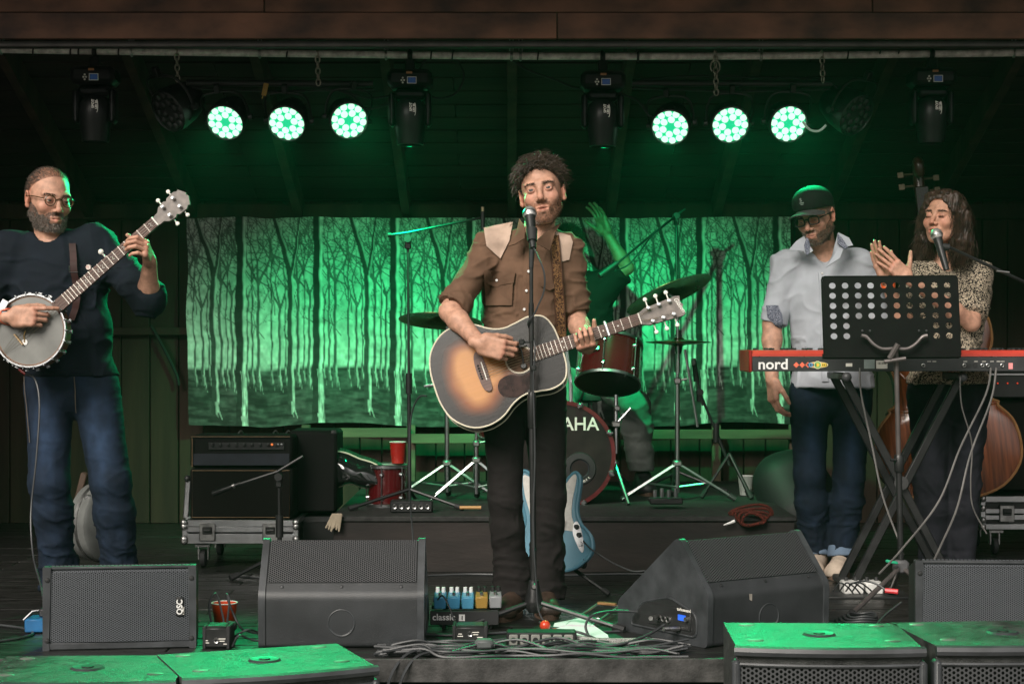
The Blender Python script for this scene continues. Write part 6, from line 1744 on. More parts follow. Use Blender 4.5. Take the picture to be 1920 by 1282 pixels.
o = obj('microphone_cable', MB().tube(spline([P(999,462,-.325),P(1008,480,-.33),P(1020,510,-.34),P(1020,545,-.34),P(1008,575,-.345),P(1001,590,-.345),P(990,605,-.335),P(996,625,-.30),P(1003,650,-.335),P(1000,720,-.34),P(1003,850,-.34),P(1000,980,-.345),P(1005,1090,-.35),P(1012,1150,-.36),V3(P(1040,0,-.42)[0],-.42,.006),V3(P(1080,0,-.5)[0],-.52,.006)], 6), .0034, 6), M_cable); tag(o, 'thin black cable looping from the singer\'s microphone down its stand', 'cable')
cl_ = MB().box(P(1000,690,yS-.01), (.022,.03,.02), bev=.004).box(P(978,641,yS-.012), (.022,.012,.022), bev=.004).tube([P(978,641,yS), P(996,641,yS)], .005, 6)
obj('side_clip', cl_, M_blackm, ms)

def boom_stand(label, yb, foot_z, pole_px, boom, feet, mic_end=None, r=.0085, spread=.28, weight=True):
    """Pole from the tripod to the boom swivel; boom: list of pixel points at depth yb."""
    base = V3(P(pole_px[-1][0], 0, yb)[0], yb, foot_z)
    t = thing('boom_stand', label, 'boom stand', base, 'black boom microphone stands')
    pts = [P(a, b, yb) for a, b in pole_px]; m_ = pts[0]*.45 + pts[-1]*.55
    obj('upper_tube', MB().tube([pts[0], m_], r*.8, 10), M_blackm, t); obj('lower_tube', MB().tube([m_, pts[-1]], r*1.15, 10), M_blackm, t)
    obj('clutch', MB().tube([m_+V3(0,0,.05), m_-V3(0,0,.05)], r*1.9, 10), M_blackm, t)
    obj('swivel', MB().tube([pts[0]+V3(0,-.03,0), pts[0]+V3(0,.03,0)], .018, 12).box(pts[0]-V3(0,0,.025), (.03,.03,.05), bev=.005), M_blackm, t)
    bp2 = [P(a, b, yb-.02 if len(q) == 0 else q[0]) for a, b, *q in boom]
    obj('boom', MB().tube(bp2, r*.75, 8), M_blackm, t)
    if weight: obj('counterweight', MB().tube([bp2[0], bp2[0]+(bp2[1]-bp2[0])*.18], r*1.4, 10), M_blackm, t)
    tripod_legs(t, pts[-1]+V3(0,0,.06), [base+V3(*f) for f in feet], r)
    return t, bp2
t, bp2 = boom_stand('tall black boom stand left of the singer, reaching over the cloth', 1.62, .262, [(765,448),(767,900),(768,940)], [(727,441),(765,436),(905,408,1.75)], [(-.28,-.12,.012),(.26,-.10,.012),(.02,.28,.012)])
o = thing('overhead_microphone', 'small black microphone on the tall left boom', 'microphone', bp2[-1]); obj('body', MB().tube([bp2[-1]+V3(0,0,.03), bp2[-1]+V3(0,0,-.06)], .011, 10), M_blackm, o); obj('tip', MB().tube([bp2[-1]+V3(0,0,.028), bp2[-1]+V3(0,0,.052)], .0085, 10), mat('mic_tip_gold', (.5,.42,.25), .3, .8), o)
t, bp2 = boom_stand('black boom stand behind the cymbals, boom slanting toward the drummer', 2.55, .262, [(1268,405),(1270,800),(1271,905)], [(1285,392),(1266,406),(1210,450,2.3),(1150,500,2.1)], [(-.25,-.15,.012),(.25,-.1,.012),(.0,.28,.012)], weight=False)
o = thing('drum_microphone', 'black microphone at the end of the boom by the drummer', 'microphone', bp2[-1]); obj('body', MB().tube([bp2[-1]+V3(.02,0,.02), bp2[-1]+V3(-.075,-.05,-.05)], [.013,.016], 10), M_blackm, o)
obj('boom_cable', MB().tube(spline([P(1152,508,2.1),P(1180,495,2.2),P(1205,465,2.3),P(1225,440,2.35),P(1264,412,2.5),P(1272,470,2.55),P(1274,600,2.55)], 6), .0045, 5), M_rubber, t)
t, bp2 = boom_stand('black microphone stand right of the hi-hat, leaning outward', 2.2, .262, [(1312,735),(1345,850),(1368,872)], [(1303,690),(1312,735),(1318,760)], [(.12,.12,-.0),(-.15,-.05,.012),(.1,-.1,.012)], weight=False)
o = thing('snare_microphone', 'small microphone standing upright right of the hi-hat', 'microphone', P(1303,690,2.2)); obj('body', MB().tube([P(1301,676,2.2), P(1306,715,2.2)], [.012,.016], 10), M_blackm, o); obj('head', MB().tube([P(1300,672,2.2), P(1301,684,2.2)], .0135, 10), M_steel, o)

# amp microphone on a low boom in front of the guitar amplifier
yA = 1.12
t, bp2 = boom_stand('low boom stand slanting across the front of the guitar amplifier', yA, .0, [(523,893),(524,980),(525,1062)], [(568,855),(520,884),(440,910),(410,922)], [(-.2,-.15,.012),(.2,-.12,.012),(0,.2,.012)], weight=False, r=.0095)
o = thing('amplifier_microphone', 'black instrument microphone pointed at the amplifier grille', 'microphone', bp2[-1]); obj('body', MB().tube([P(450,906,yA-.02), P(418,918,yA-.02), P(400,925,yA-.01)], [.009,.014,.016], 10), M_blackm, o); obj('ring', MB().tube([P(440,909,yA-.02), P(436,911,yA-.02)], .0125, 10), M_steel, o)

# the woman's microphone on a boom from the right
yW = .70
o, d = microphone('vocal microphone at the dark-haired woman\'s mouth', P(1756,440,yW), P(1768,482,yW-.03))
bs = thing('boom_stand', 'black boom reaching in from the right edge to the woman\'s microphone', 'boom stand', V3(P(1990,0,.8)[0],.8,0), 'black boom microphone stands')
obj('boom', MB().tube([P(1776,462,yW-.02), P(1880,510,.74), P(2010,570,.8)], .0075, 8), M_blackm, bs); obj('mic_clip', MB().tube([P(1764,462,yW-.015), P(1780,464,yW-.02)], .016, 10), M_rubber, bs)
obj('tip', MB().tube([P(1868,508,.73), P(1892,511,.74)], .005, 8), M_steel, bs); obj('pole', MB().tube([P(2010,570,.8), V3(P(2010,0,.8)[0],.8,.1)], .011, 10), M_blackm, bs)
a = V3(P(2010,0,.8)[0],.8,.12); tripod_legs(bs, a, [a+V3(.25,-.1,-.11), a+V3(-.05,.27,-.11), a+V3(-.05,-.27,-.11)])

# ---- music stand
yM = .18
mu = thing('music_stand', 'black perforated music stand in front of the keyboard', 'music stand', V3(P(1688,0,yM+.05)[0],yM+.05,0))
W, H, nr, nc = P(1802,0,yM)[0]-P(1545,0,yM)[0], .335, 6, 10
Mt = Rx(R_(-9)) @ Ry(R_(-.3)); org = P(1545,671,yM)
px_, pz_ = .0519, .0415
mb = MB(); r = .0125
def cell(x0, x1, z0, z1, hole):
    if hole is None: mb.box(((x0+x1)/2, 0, (z0+z1)/2), (x1-x0, .0016, z1-z0)); return
    cx_, cz_ = hole; n = 16; vs_, fs = [], []
    sq = []
    for k in range(n):
        a = 2*math.pi*k/n; c_, s_ = math.cos(a), math.sin(a); m_ = max(abs(c_), abs(s_)); hx, hz = c_/m_, s_/m_
        sq.append((cx_+hx*(x1-x0)/2, cz_+hz*(z1-z0)/2))
    for y_ in (-.0008, .0008):
        vs_ += [(a, y_, b) for a, b in sq] + [(cx_+r*1.08*math.cos(2*math.pi*k/n), y_, cz_+r*math.sin(2*math.pi*k/n)) for k in range(n)]
    for k in range(n):
        j = (k+1) % n; fs += [(k, j, n+j, n+k), (2*n+j, 2*n+k, 3*n+k, 3*n+j), (n+k, n+j, 3*n+j, 3*n+k)]
    mb.add(vs_, fs)
gx0, gz1 = (W-px_*nc)/2, H-.018
for i in range(nr):
    for j in range(nc):
        x0, z1 = gx0+j*px_, gz1-i*pz_
        cell(x0, x0+px_, z1-pz_, z1, (x0+px_/2, z1-pz_/2) if not (i >= 4 and 2 <= j <= 7) else None)
cell(0, W, 0, gz1-nr*pz_, None); cell(0, gx0, gz1-nr*pz_, gz1, None); cell(W-gx0, W, gz1-nr*pz_, gz1, None)
tp = rounded([(0,gz1),(W,gz1),(W,H),(0,H)], .015); mb.prism(tp, -.0008, .0008)
mb.xf(Mt, org); M_desk = mat('desk_black', (.0045,.0045,.0045), .75, spec=.12); obj('desk', mb, M_desk, mu, smooth=False)
mb = MB().box((W/2,.018,.002), (W,.04,.0016)).box((W/2,.038,.012), (W,.0016,.022)); mb.xf(Mt, org); obj('lip', mb, M_desk, mu)
mb = MB().tube([(0,0,.01),(0,0,H-.014),(.004,0,H-.004),(.014,0,H),(W-.014,0,H),(W-.004,0,H-.004),(W,0,H-.014),(W,0,.01)], .0026, 6); mb.xf(Mt, org); obj('edge', mb, M_desk, mu)
yk = yM-.02
M_arm = mat('stand_grey', (.17,.15,.145), .35, .6)
for s_ in (-1, 1):
    cx_ = 1677; pts = [P(cx_+s_*62,629,yk), P(cx_+s_*52,632,yk), P(cx_+s_*38,646,yk-.01), P(cx_+s_*22,654,yk-.015), P(cx_,653,yk-.015)]
    obj('desk_arm', MB().tube(spline(pts, 5), [.008]*6+[.0065]*10+[.0075]*5, 8), M_arm, mu)
    for dx in (46, 60): obj('rivet', MB().lathe([(0,.003),(.004,.002),(.005,0)], 8, Rx(R_(90)), P(cx_+s_*dx,620,yM+.0)), M_screw, mu)
obj('tilt_knob', MB().tube([P(1668,672,yk-.02), P(1684,645,yk-.03)], .012, 8).tube([P(1658,678,yk-.02), P(1698,672,yk-.02)], .009, 8), M_arm, mu)
obj('upper_tube', MB().tube([P(1680,655,yk+.01), P(1685,862,yk+.04)], .010, 10), M_arm, mu)
obj('lower_tube', MB().tube([P(1685,862,yk+.04), P(1689,1052,yk+.05)], .0125, 10), M_blackm, mu)
obj('collar', MB().tube([P(1685,852,yk+.04), P(1685,855,yk+.04), P(1686,882,yk+.04), P(1686,885,yk+.04)], [.016,.020,.020,.016], 12).tube([P(1670,862,yk+.02), P(1685,862,yk+.03)], .006, 6), M_blackm, mu)
hub = P(1689,1062,yk+.05)
obj('hub', MB().box(hub, (.06,.05,.055), bev=.010), mat('hub_grey', (.10,.10,.105), .45), mu)
tripod_legs(mu, hub+V3(0,0,0), [V3(P(1585,0,-.1)[0],-.16,.012), V3(P(1800,0,0)[0],-.05,.012), V3(hub[0]+.02,.5,.012)], .010, M_arm)
o = obj('green_clip', MB().box(P(1672,1053,yk), (.05,.02,.012), Ry(.2), bev=.004), mat('green_plastic', (.02,.35,.18), .4), mu)

# ---- keyboard on an X stand
yK = .50
kb = thing('keyboard', 'long red stage keyboard seen from behind, with nord lettering', 'keyboard', P(1405,697,yK))
xk0 = P(1405,0,yK)[0]; L = 1.287; zt, zb_ = P(0,657,yK)[2], P(0,697,yK)[2]; xk1 = xk0+L
M_red = mat('red_lacquer', (.46,.05,.034), .36, var=.08)
M_kpanel = mat('rear_panel', (.028,.029,.031), .5, var=.15)
obj('case', MB().box(((xk0+xk1)/2, yK+.165, (zt+zb_)/2-.012), (L-.02, .29, zt-zb_-.028), bev=.003), M_red, kb)
obj('rear_panel', MB().box(((xk0+xk1)/2, yK+.012, zb_+.033), (L-.024, .02, .062), bev=.002), M_kpanel, kb)
obj('rear_rail', MB().prism(rounded([(yK-.002, zb_+.0655),(yK-.002, zb_+.073),(yK+.018, zt),(yK+.06, zt+.001),(yK+.06, zb_+.0655)], .003), -(xk1-.012), -(xk0+.012), Rz(math.pi/2) @ np.diag((1,-1,1)) @ np.diag((1,1,1))) if False else MB().add([(x_, y_, z_) for x_ in (xk0+.012, xk1-.012) for y_, z_ in ((yK+.0,zb_+.0655),(yK+.0,zb_+.076),(yK+.016,zt),(yK+.07,zt+.002),(yK+.07,zb_+.0655))],
    [(0,5,6,1),(1,6,7,2),(2,7,8,3),(3,8,9,4),(4,9,5,0),(0,1,2,3,4),(9,8,7,6,5)]), M_red, kb, smooth=False)
for x_ in (xk0+.006, xk1-.006): obj('end_cheek', MB().box((x_, yK+.16, (zt+zb_)/2), (.014, .325, zt-zb_+.004), bev=.004), mat('dark_red_lacquer', (.22,.012,.010), .3), kb)
wk = MB(); nw = 52; kx0, kx1 = xk0+.03, xk1-.03; kw_ = (kx1-kx0)/nw
keys = obj('keybed', MB().box(((xk0+xk1)/2, yK+.24, zt-.012), (L-.05,.15,.012)), M_black, kb); keys.location = (0,0,-.012)
unit_w = MB().box((0,0,0), (kw_-.001,.145,.014), bev=.001).mesh('white_key', M_white); unit_b = MB().box((0,0,0), (.011,.09,.014), bev=.002).mesh('black_key', M_black)
for k in range(nw):
    o = link('white_key', unit_w, keys); o.location = tuple(V3(kx0+(k+.5)*kw_, yK+.245, zt-.012) - origin_of(keys))
    if k < nw-1 and (k+5) % 7 in (0,1,3,4,5):
        o = link('black_key', unit_b, keys); o.location = tuple(V3(kx0+(k+1)*kw_, yK+.205, zt+.003) - origin_of(keys))
zl = zb_+.012; yl = yK+.0005
obj('lettering', text_mb('nord', .062, None, (P(1421,0,yK)[0], yl, zl), bold=.0012, sx=1.06), M_white, kb)
for k in range(3):
    c = P(1493+11*k, 684, yK); c[1] = yl; obj('diamond', MB().add([(c[0]-.012,yl,c[2]),(c[0],yl,c[2]-.0125),(c[0]+.012,yl,c[2]),(c[0],yl,c[2]+.0125)], [(0,1,2,3)]), mat('coral_print', (.8,.16,.09), .5), kb)
em = MB()
M_em = [mat('print_%s' % n_, c_, .5, var=.02) for n_, c_ in (('cream', (.75,.65,.4)), ('green', (.15,.45,.15)), ('orange', (.8,.3,.04)), ('black', (.02,.02,.02)), ('yellow', (.8,.55,.06)), ('blue', (.1,.3,.5)))]
def disc(c, r, mi, sx=1, dy=0):
    n = 14; em.add([(c[0]+r*sx*math.cos(2*math.pi*k/n), yl-dy, c[2]+r*math.sin(2*math.pi*k/n)) for k in range(n)], [tuple(range(n))], mi)
c = P(1533,684,yK)
disc(c, .013, 0, 3.6); disc(c, .010, 2, 4.2, .0003); disc(c+V3(-.03,0,0), .009, 5, 1.4, .0006); disc(c+V3(.025,0,0), .009, 4, 1.8, .0006); disc(c, .017, 0, 1, .0009); disc(c, .014, 1, 1, .0012); disc(c, .008, 4, 1, .0015)
for k in range(4): em.box((c[0]-.040+.011*k, yl-.0016, c[2]), (.004,.0004,.009), mi=3); em.box((c[0]+.022+.008*k, yl-.0016, c[2]), (.003,.0004,.008), mi=3)
obj('emblem', em, M_em, kb, smooth=False)
for px0, px1, py0, py1, mm in ((1586,1598,681,687,M_print),(1620,1640,674,691,mat('label_grey', (.25,.30,.29), .5)),(1643,1664,676,691,M_print)):
    a, b = P(px0,py0,yK), P(px1,py1,yK); obj('label_plate', MB().box(((a[0]+b[0])/2, yl, (a[2]+b[2])/2), (b[0]-a[0], .001, a[2]-b[2])), mm, kb)
bc = MB()
for k in range(9): x_ = P(1646+1.9*k,0,yK)[0]; bc.box((x_, yl-.0008, P(0,681,yK)[2]), (.0012+.0008*(k % 3), .0006, .010))
obj('barcode', bc, M_black, kb)
for px in (1731, 1808, 1842, 1852, 1879):
    c = P(px,685,yK); c[1] = yl; obj('socket', MB().lathe([(.004,.002),(.0065,.004),(.0085,.003),(.009,0)], 14, Rx(R_(90)), c), M_steel, kb)
for px in (1817, 1829): c = P(px,685,yK); obj('midi_socket', MB().lathe([(0,.001),(.009,.001),(.010,0)], 14, Rx(R_(90)), (c[0],yl,c[2])), M_black, kb)
fine = MB()
for px in (1742,1752,1810,1830,1845,1860,1872,1880): c = P(px,677.5,yK); fine.box((c[0],yl,c[2]), (.016,.0008,.0022))
obj('fine_print', fine, M_print, kb)
c = P(1895,686,yK); obj('pink_sticker', MB().box((c[0],yl,c[2]), (.018,.001,.026)), mat('pink_paper', (.7,.25,.25), .6), kb)
for px in (1424, 1508, 1860): c = P(px,667,yK); obj('screw', MB().lathe([(0,.002),(.003,.0015),(.004,0)], 8, Rx(R_(90)), (c[0],yK+.002,c[2])), M_screw, kb)
xs = thing('keyboard_stand', 'black crossed-leg stand under the red keyboard', 'keyboard stand', V3(P(1690,0,.66)[0],.66,0))
def bar(a, b, s=.034): 
    d = unit(b-a); X = V3(0,1,0); Y = unit(np.cross(d, X)); M = np.stack([Y, X, d], 1); return MB().box((a+b)/2, (s, s*.7, np.linalg.norm(b-a)), M, bev=.004)
A0, A1 = P(1584,708,.56), V3(P(1792,0,.56)[0],.56,.02); B0, B1 = P(1800,708,.60), V3(P(1597,0,.60)[0],.60,.02)
obj('leg', bar(A0, A1), M_blackm, xs); obj('leg', bar(B0, B1), M_blackm, xs)
obj('leg', bar(A0+V3(0,.26,0), A1+V3(0,.26,0)), M_blackm, xs); obj('leg', bar(B0+V3(0,.26,0), B1+V3(0,.26,0)), M_blackm, xs)
for p in (A0, B0):
    o = obj('arm', MB().box(p+V3(0,.15,.006), (.035,.36,.03), bev=.004), M_blackm, xs); obj('ball_end', MB().sphere(p+V3(0,-.045,.004), .0215, 12), mat('knob_grey', (.07,.07,.075), .35), o)
for p in (A1, B1): obj('foot', MB().box(p+V3(0,.13,.0), (.04,.45,.03), bev=.006), M_rubber, xs)
obj('pivot', MB().tube([P(1690,905,.53), P(1690,905,.66)], .03, 14), M_blackm, xs)
# keyboard cables
for pl, lab, m_, r_ in (([(1612,690,.49),(1615,740,.46),(1636,840,.44),(1655,930,.4),(1684,1010,.36),(1694,1040,.3)], 'thin grey cable hanging left of the music stand pole', 'cable_light', .0042),
                      ([(1858,690,.49),(1848,740,.42),(1800,840,.3),(1760,940,.2),(1690,1030,.1),(1648,1075,.0)], 'long grey cable sweeping from the keyboard down to the left', 'cable_light', .0045),
                      ([(1868,690,.49),(1858,750,.42),(1820,850,.3),(1795,950,.2),(1765,1020,.05),(1745,1062,-.1)], 'grey cable hanging from the keyboard right of the long sweeping one', 'cable_light', .0045),
                      ([(1800,705,.49),(1803,760,.46),(1822,830,.5),(1820,900,.5),(1824,950,.5),(1850,1000,.5)], 'thin dark cable wandering down the woman\'s left trouser leg', 'cable_light', .0032)):
    o = obj('keyboard_cable', MB().tube(spline([P(*p) for p in pl], 7), r_, 6), mat('cable_grey', (.11,.105,.10), .5)); tag(o, lab, 'cable', 'cables hanging from the keyboard')

# ================================================================ DRUM KIT
M_wine = mat('wine_lacquer', (.065,.004,.006), .16, var=.25, nscale=4, coat=.7)
M_head = mat('drum_head_dark', (.014,.010,.009), .35, var=.3)
M_cym = mat('cymbal_bronze', (.17,.12,.05), .32, 1., var=.35, nscale=18, rvar=.08)
M_headw = mat('drum_head_white', (.5,.5,.48), .5, var=.06)

def drum(name, label, c, r, depth, Mx, n_lug=6, top=M_headw, bot=M_head, group=None, badge=True):
    """Shell round local z; Mx turns it."""
    t = thing(name, label, 'drum', c, group)
    obj('shell', MB().lathe([(r,-depth/2),(r,depth/2)], 40, Mx, c), M_wine, t)
    for z_, m_, s_ in ((depth/2, top, 1), (-depth/2, bot, -1)):
        obj('drum_head', MB().lathe([(0, z_+s_*.004),(r+.001, z_+s_*.004)] if s_ > 0 else [(r+.001, z_+s_*.004),(0, z_+s_*.004)], 40, Mx, c), m_, t)
        obj('hoop', MB().lathe([(r+.001,z_-.006),(r+.010,z_-.007),(r+.010,z_+.007),(r+.003,z_+.011),(r-.004,z_+.009)], 40, Mx, c), M_chrome, t)
    for k in range(n_lug):
        a = 2*math.pi*(k+.3)/n_lug; ca, sa = math.cos(a), math.sin(a)
        lg = MB()
        for z_ in (depth*.30, -depth*.30): lg.lathe([(0,.016),(.007,.015),(.012,.004),(.013,0)], 10, Mx @ Rz(a) @ Ry(R_(90)), c + Mx @ V3(r*ca, r*sa, z_))
        lg.tube([c+Mx @ V3((r+.010)*ca,(r+.010)*sa,depth/2), c+Mx @ V3((r+.010)*ca,(r+.010)*sa,-depth/2)], .003, 6)
        obj('tension_lug', lg, M_chrome, t)
    return t
# bass drum: axis along y, front head faces the audience
yD = 1.85; cB = P(1053,852,yD); rB = .255
t = thing('bass_drum', 'bass drum with white lettering half hidden behind the singer\'s legs', 'drum', cB)
Mb = Rx(R_(90))
obj('shell', MB().lathe([(rB,-.42),(rB,0)], 56, Mb, cB), M_wine, t)
obj('drum_head', MB().lathe([(0,.006),(rB,.006)], 56, Mb, cB), M_head, t)
obj('hoop', MB().lathe([(rB-.006,.012),(rB+.014,.012),(rB+.014,-.035),(rB,-.035)], 56, Mb, cB), mat('hoop_wine', (.10,.012,.014), .25, var=.2, coat=.5), t)
for k in range(8):
    a = 2*math.pi*(k+.55)/8; p = cB+V3((rB+.008)*math.cos(a), 0, (rB+.008)*math.sin(a))
    cw = MB().box(p+V3(0,-.012,0), (.022,.03,.03), Ry(-a), bev=.005).tube([p+V3(0,-.03,0), p+V3(0,.14,0)], .0045, 6); cw.box(p+V3(0,-.034,0), (.034,.006,.012), Ry(-a+.4), bev=.002)
    obj('claw_hook', cw, M_chrome, t)
obj('lettering', text_mb('YAMAHA', .092, None, (P(1053,0,yD)[0], cB[1]-.0085, P(0,806,yD)[2]), bold=.0012, align='CENTER', sx=.98), M_print, t)
pc = P(1087,878,yD)
obj('port_ring', MB().lathe([(.045,.0),(.05,.010),(.078,.008),(.082,.0)], 32, Mb, (pc[0],cB[1]-.006,pc[2])), M_black, t)
obj('port_cone', MB().lathe([(.0,-.02),(.03,-.008),(.048,.004)], 24, Mb, (pc[0],cB[1]-.006,pc[2])), mat('port_gloss', (.03,.035,.04), .15), t)
tx = MB(); st_ = 'KickPort'
for i, ch in enumerate(st_):
    a = R_(-90) + (i-3.5)*.24; rr = .066; Mc = Ry(-(a+math.pi/2)); text_mb(ch, .022, Mc, (pc[0]+rr*math.cos(a), cB[1]-.0165, pc[2]+rr*math.sin(a)-.004), mb=tx, bold=.0003, align='CENTER')
obj('small_lettering', tx, M_print, t)
for s_ in (-1, 1):
    a = P(1053+s_*100, 868, yD+.05); b = V3(P(1053+s_*125,0,yD-.05)[0], yD-.08, .27)
    o = obj('spur_leg', MB().tube([a, b], .010, 8), M_chrome, t); obj('spur_joint', MB().sphere(a, .018, 10), M_chrome, o)
# rack tom, its mount, floor tom, snare
tm = drum('rack_tom', 'wine red rack tom with chrome lugs, right of the acoustic guitar', P(1142,682,1.95), .158, .21, Rx(R_(-24)) @ Ry(R_(5)), 6)
c = P(1112,650,1.95); obj('badge', MB().box(c+V3(-.0,-.137,-.005), (.05,.006,.022), Rx(R_(-24)), bev=.003), M_steel, tm)
hw = thing('tom_holder', 'chrome tom holder between the rack tom and the bass drum', 'drum hardware', P(1155,800,1.95))
obj('post', MB().tube([P(1155,850,1.95), P(1155,740,1.98)], .011, 10), M_chrome, hw); obj('clamp', MB().box(P(1155,795,1.95), (.045,.035,.03), bev=.006), M_steel, hw); obj('clamp', MB().box(P(1157,765,1.94), (.03,.03,.025), bev=.005), M_steel, hw)
obj('wing_screw', MB().tube([P(1160,790,1.92), P(1183,765,1.92)], .007, 6).tube([P(1165,775,1.93), P(1172,782,1.93)], .010, 6), M_chrome, hw)
obj('arm', MB().tube([P(1062,655,1.95), P(1070,720,1.93), P(1072,800,1.9)], .010, 8), M_chrome, hw)
drum('floor_tom', 'small wine red drum standing left of the kit under a red cup', P(726,904,1.75)-V3(0,0,.014), .094, .19, np.eye(3), 6)
sn = drum('snare_drum', 'chrome-rimmed snare drum behind the singer', P(960,790,2.35), .178, .15, Rx(R_(8)), 8)
ss = thing('snare_stand', 'chrome stand holding the snare drum behind the singer', 'drum stand', V3(P(960,0,2.35)[0],2.35,.262)); c = P(960,790,2.35); obj('post', MB().tube([c-V3(0,0,.09), V3(c[0],c[1],.36)], .012, 8), M_chrome, ss)
for a in (.5, 2.6, 4.7): obj('leg', MB().tube([V3(c[0],c[1],.42), V3(c[0]+.2*math.cos(a), c[1]+.2*math.sin(a), .27)], .008, 6), M_chrome, ss); obj('basket_arm', MB().tube([c-V3(0,0,.10), c+V3(.16*math.cos(a),.16*math.sin(a),-.085)], .007, 6), M_chrome, ss)
# cymbals
def cymbal(label, c, r, Mx, dome=.02):
    t = thing('cymbal', label, 'cymbal', c, 'cymbals of the drum kit'); k = r
    obj('plate', MB().lathe([(0,dome*1.5),(k*.08,dome*1.45),(k*.16,dome*1.0),(k*.20,dome*.72),(k*.5,dome*.45),(k*.8,dome*.16),(k,0),(k,-.0015),(k*.8,dome*.14),(k*.2,dome*.68),(k*.08,dome*1.4),(0,dome*1.45)], 48, Mx, c), M_cym, t)
    obj('felt', MB().lathe([(0,dome*1.5+.014),(.016,dome*1.5+.012),(.018,dome*1.5)], 12, Mx, c), M_rubber, t)
    return t
c1, c2 = P(1254,552,2.05), P(826,602,2.1)
cymbal('large dark cymbal tilted steeply above the guitar headstock', c1, .232, Ry(R_(-22)) @ Rx(R_(-14)), .026)
cymbal('dark cymbal left of the singer, partly behind his elbow', c2, .215, Ry(R_(3)) @ Rx(R_(-11)), .022)
c3 = P(1272,641,2.05)
cymbal('flat cymbal seen edge-on below the guitar headstock', c3, .165, Rx(R_(-1)), .018); 
t = cymbal('lower hi-hat cymbal pressed under the flat one', c3-V3(0,0,.004), .165, Rx(R_(180)), .016)
def cym_stand(label, x_px, yb, top_py, leg_py, spread_px, tall=None):
    base = V3(P(x_px,0,yb)[0], yb, .262); t = thing('cymbal_stand', label, 'cymbal stand', base, 'chrome double-braced stands')
    a = P(x_px, top_py, yb); m_ = P(x_px, leg_py, yb)
    obj('upper_tube', MB().tube([a, a*.5+m_*.5], .0085, 10), M_chrome, t); obj('lower_tube', MB().tube([a*.52+m_*.48, base+V3(0,0,.04)], .0125, 10), M_chrome, t)
    cl_ = a*.5+m_*.5; obj('clamp', MB().box(cl_, (.036,.036,.032), bev=.006).tube([cl_, cl_+V3(.05,-.01,.01)], .006, 6), M_steel, t)
    obj('leg_collar', MB().box(m_, (.045,.045,.03), bev=.006), M_steel, t)
    for ang_ in (R_(195), R_(-15), R_(90)):
        f = base + V3(math.cos(ang_)*spread_px, math.sin(ang_)*spread_px*.8, .014)
        for w_ in (-1, 1):
            n = V3(-math.sin(ang_), math.cos(ang_), 0)*.011*w_; lg = obj('leg', MB().tube([m_+n, f+n], .0055, 6), M_chrome, t)
        md_ = m_*.45+f*.55; obj('brace', MB().tube([base+V3(0,0,.07), md_], .006, 6), M_chrome, t)
        obj('rubber_foot', MB().tube([f+unit(m_-f)*.04, f], .016, 8), M_rubber, t)
    return t
t = cym_stand('tall chrome cymbal stand right of the rack tom', 1270, 2.05, 560, 868, .30)
obj('tilter', MB().tube([P(1270,560,2.05), c1-V3(0,0,.0)], .007, 8).sphere(P(1270,565,2.05), .016, 10), M_chrome, t)
obj('hat_rod', MB().tube([P(1270,560,2.03), P(1272,700,2.03)], .006, 8), M_chrome, t); obj('hat_clutch', MB().tube([c3+V3(0,0,.03), c3+V3(0,0,.06)], .014, 10), M_blackm, t); obj('hat_seat', MB().tube([c3-V3(0,0,.06), c3-V3(0,0,.02)], [.014,.022], 10), M_blackm, t)
obj('side_tube', MB().tube([P(1284,655,2.02), P(1308,800,2.02)], .007, 8), M_chrome, t)
t = cym_stand('chrome cymbal stand left of the singer\'s legs', 838, 2.1, 612, 868, .27)
t = cym_stand('lower chrome stand just left of the singer\'s legs', 893, 2.0, 800, 862, .24)
pd = thing('kick_pedal', 'dark foot pedal block on the riser below the tall cymbal stand', 'pedal', V3(P(1268,0,1.6)[0],1.6,.262))
c = P(1248,938,1.62); obj('footboard', MB().box(c, (.16,.10,.03), bev=.006), M_blackm, pd)
for k in range(4): obj('post', MB().tube([P(1228+13*k,932,1.58), P(1228+13*k,918-3*(k % 2),1.58)], .010, 8), M_chrome, pd)
th = thing('drum_throne', 'round black drum stool under the drummer', 'stool', V3(P(1105,0,2.85)[0],2.85,.262)); c = P(1105,735,2.85)
obj('seat', MB().lathe([(0,.04),(.15,.035),(.165,.01),(.16,-.04),(0,-.045)], 24, off=c), M_black, th); obj('post', MB().tube([c, V3(c[0],2.85,.35)], .015, 8), M_chrome, th)
for a in (0.4, 2.5, 4.6): obj('leg', MB().tube([V3(c[0],2.85,.5), V3(c[0]+.25*math.cos(a),2.85+.25*math.sin(a),.27)], .010, 6), M_chrome, th)
# mixer-like stage box, cups, cable heaps on the riser
sb = thing('stage_box', 'metal strip of sockets lying at the left front of the riser', 'stage box', P(770,952,1.45))
c = P(772,951,1.45); c[2] = .262+.03; obj('box', MB().box(c, (.20,.10,.055), bev=.005), M_blackm, sb)
for k in range(6): obj('socket', MB().lathe([(.005,.004),(.010,.006),(.012,0)], 12, Rx(R_(90)), c+V3(-.078+.031*k,-.05,.0)), M_steel, sb)
def cup(label, c, r0, r1, h, m, group='plastic cups', grp=True):
    t = thing('plastic_cup', label, 'cup', c, group)
    pr = [(0,0),(r0,0),(r0+(r1-r0)*.33,h*.33),(r0+(r1-r0)*.34+.001,h*.34),(r0+(r1-r0)*.66,h*.66),(r0+(r1-r0)*.67+.001,h*.67),(r1,h),(r1-.002,h),(r0,h*.2),(0,.006)]
    obj('cup_body', MB().lathe(pr, 24, off=c), m, t); obj('rim', MB().tube([c+V3(r1*math.cos(q), r1*math.sin(q), h) for q in np.linspace(0, 2*math.pi, 25)[:-1]], .0022, 6, closed=True), M_white, t)
    return t
M_redcup = mat('red_plastic', (.34,.012,.009), .3, var=.05)
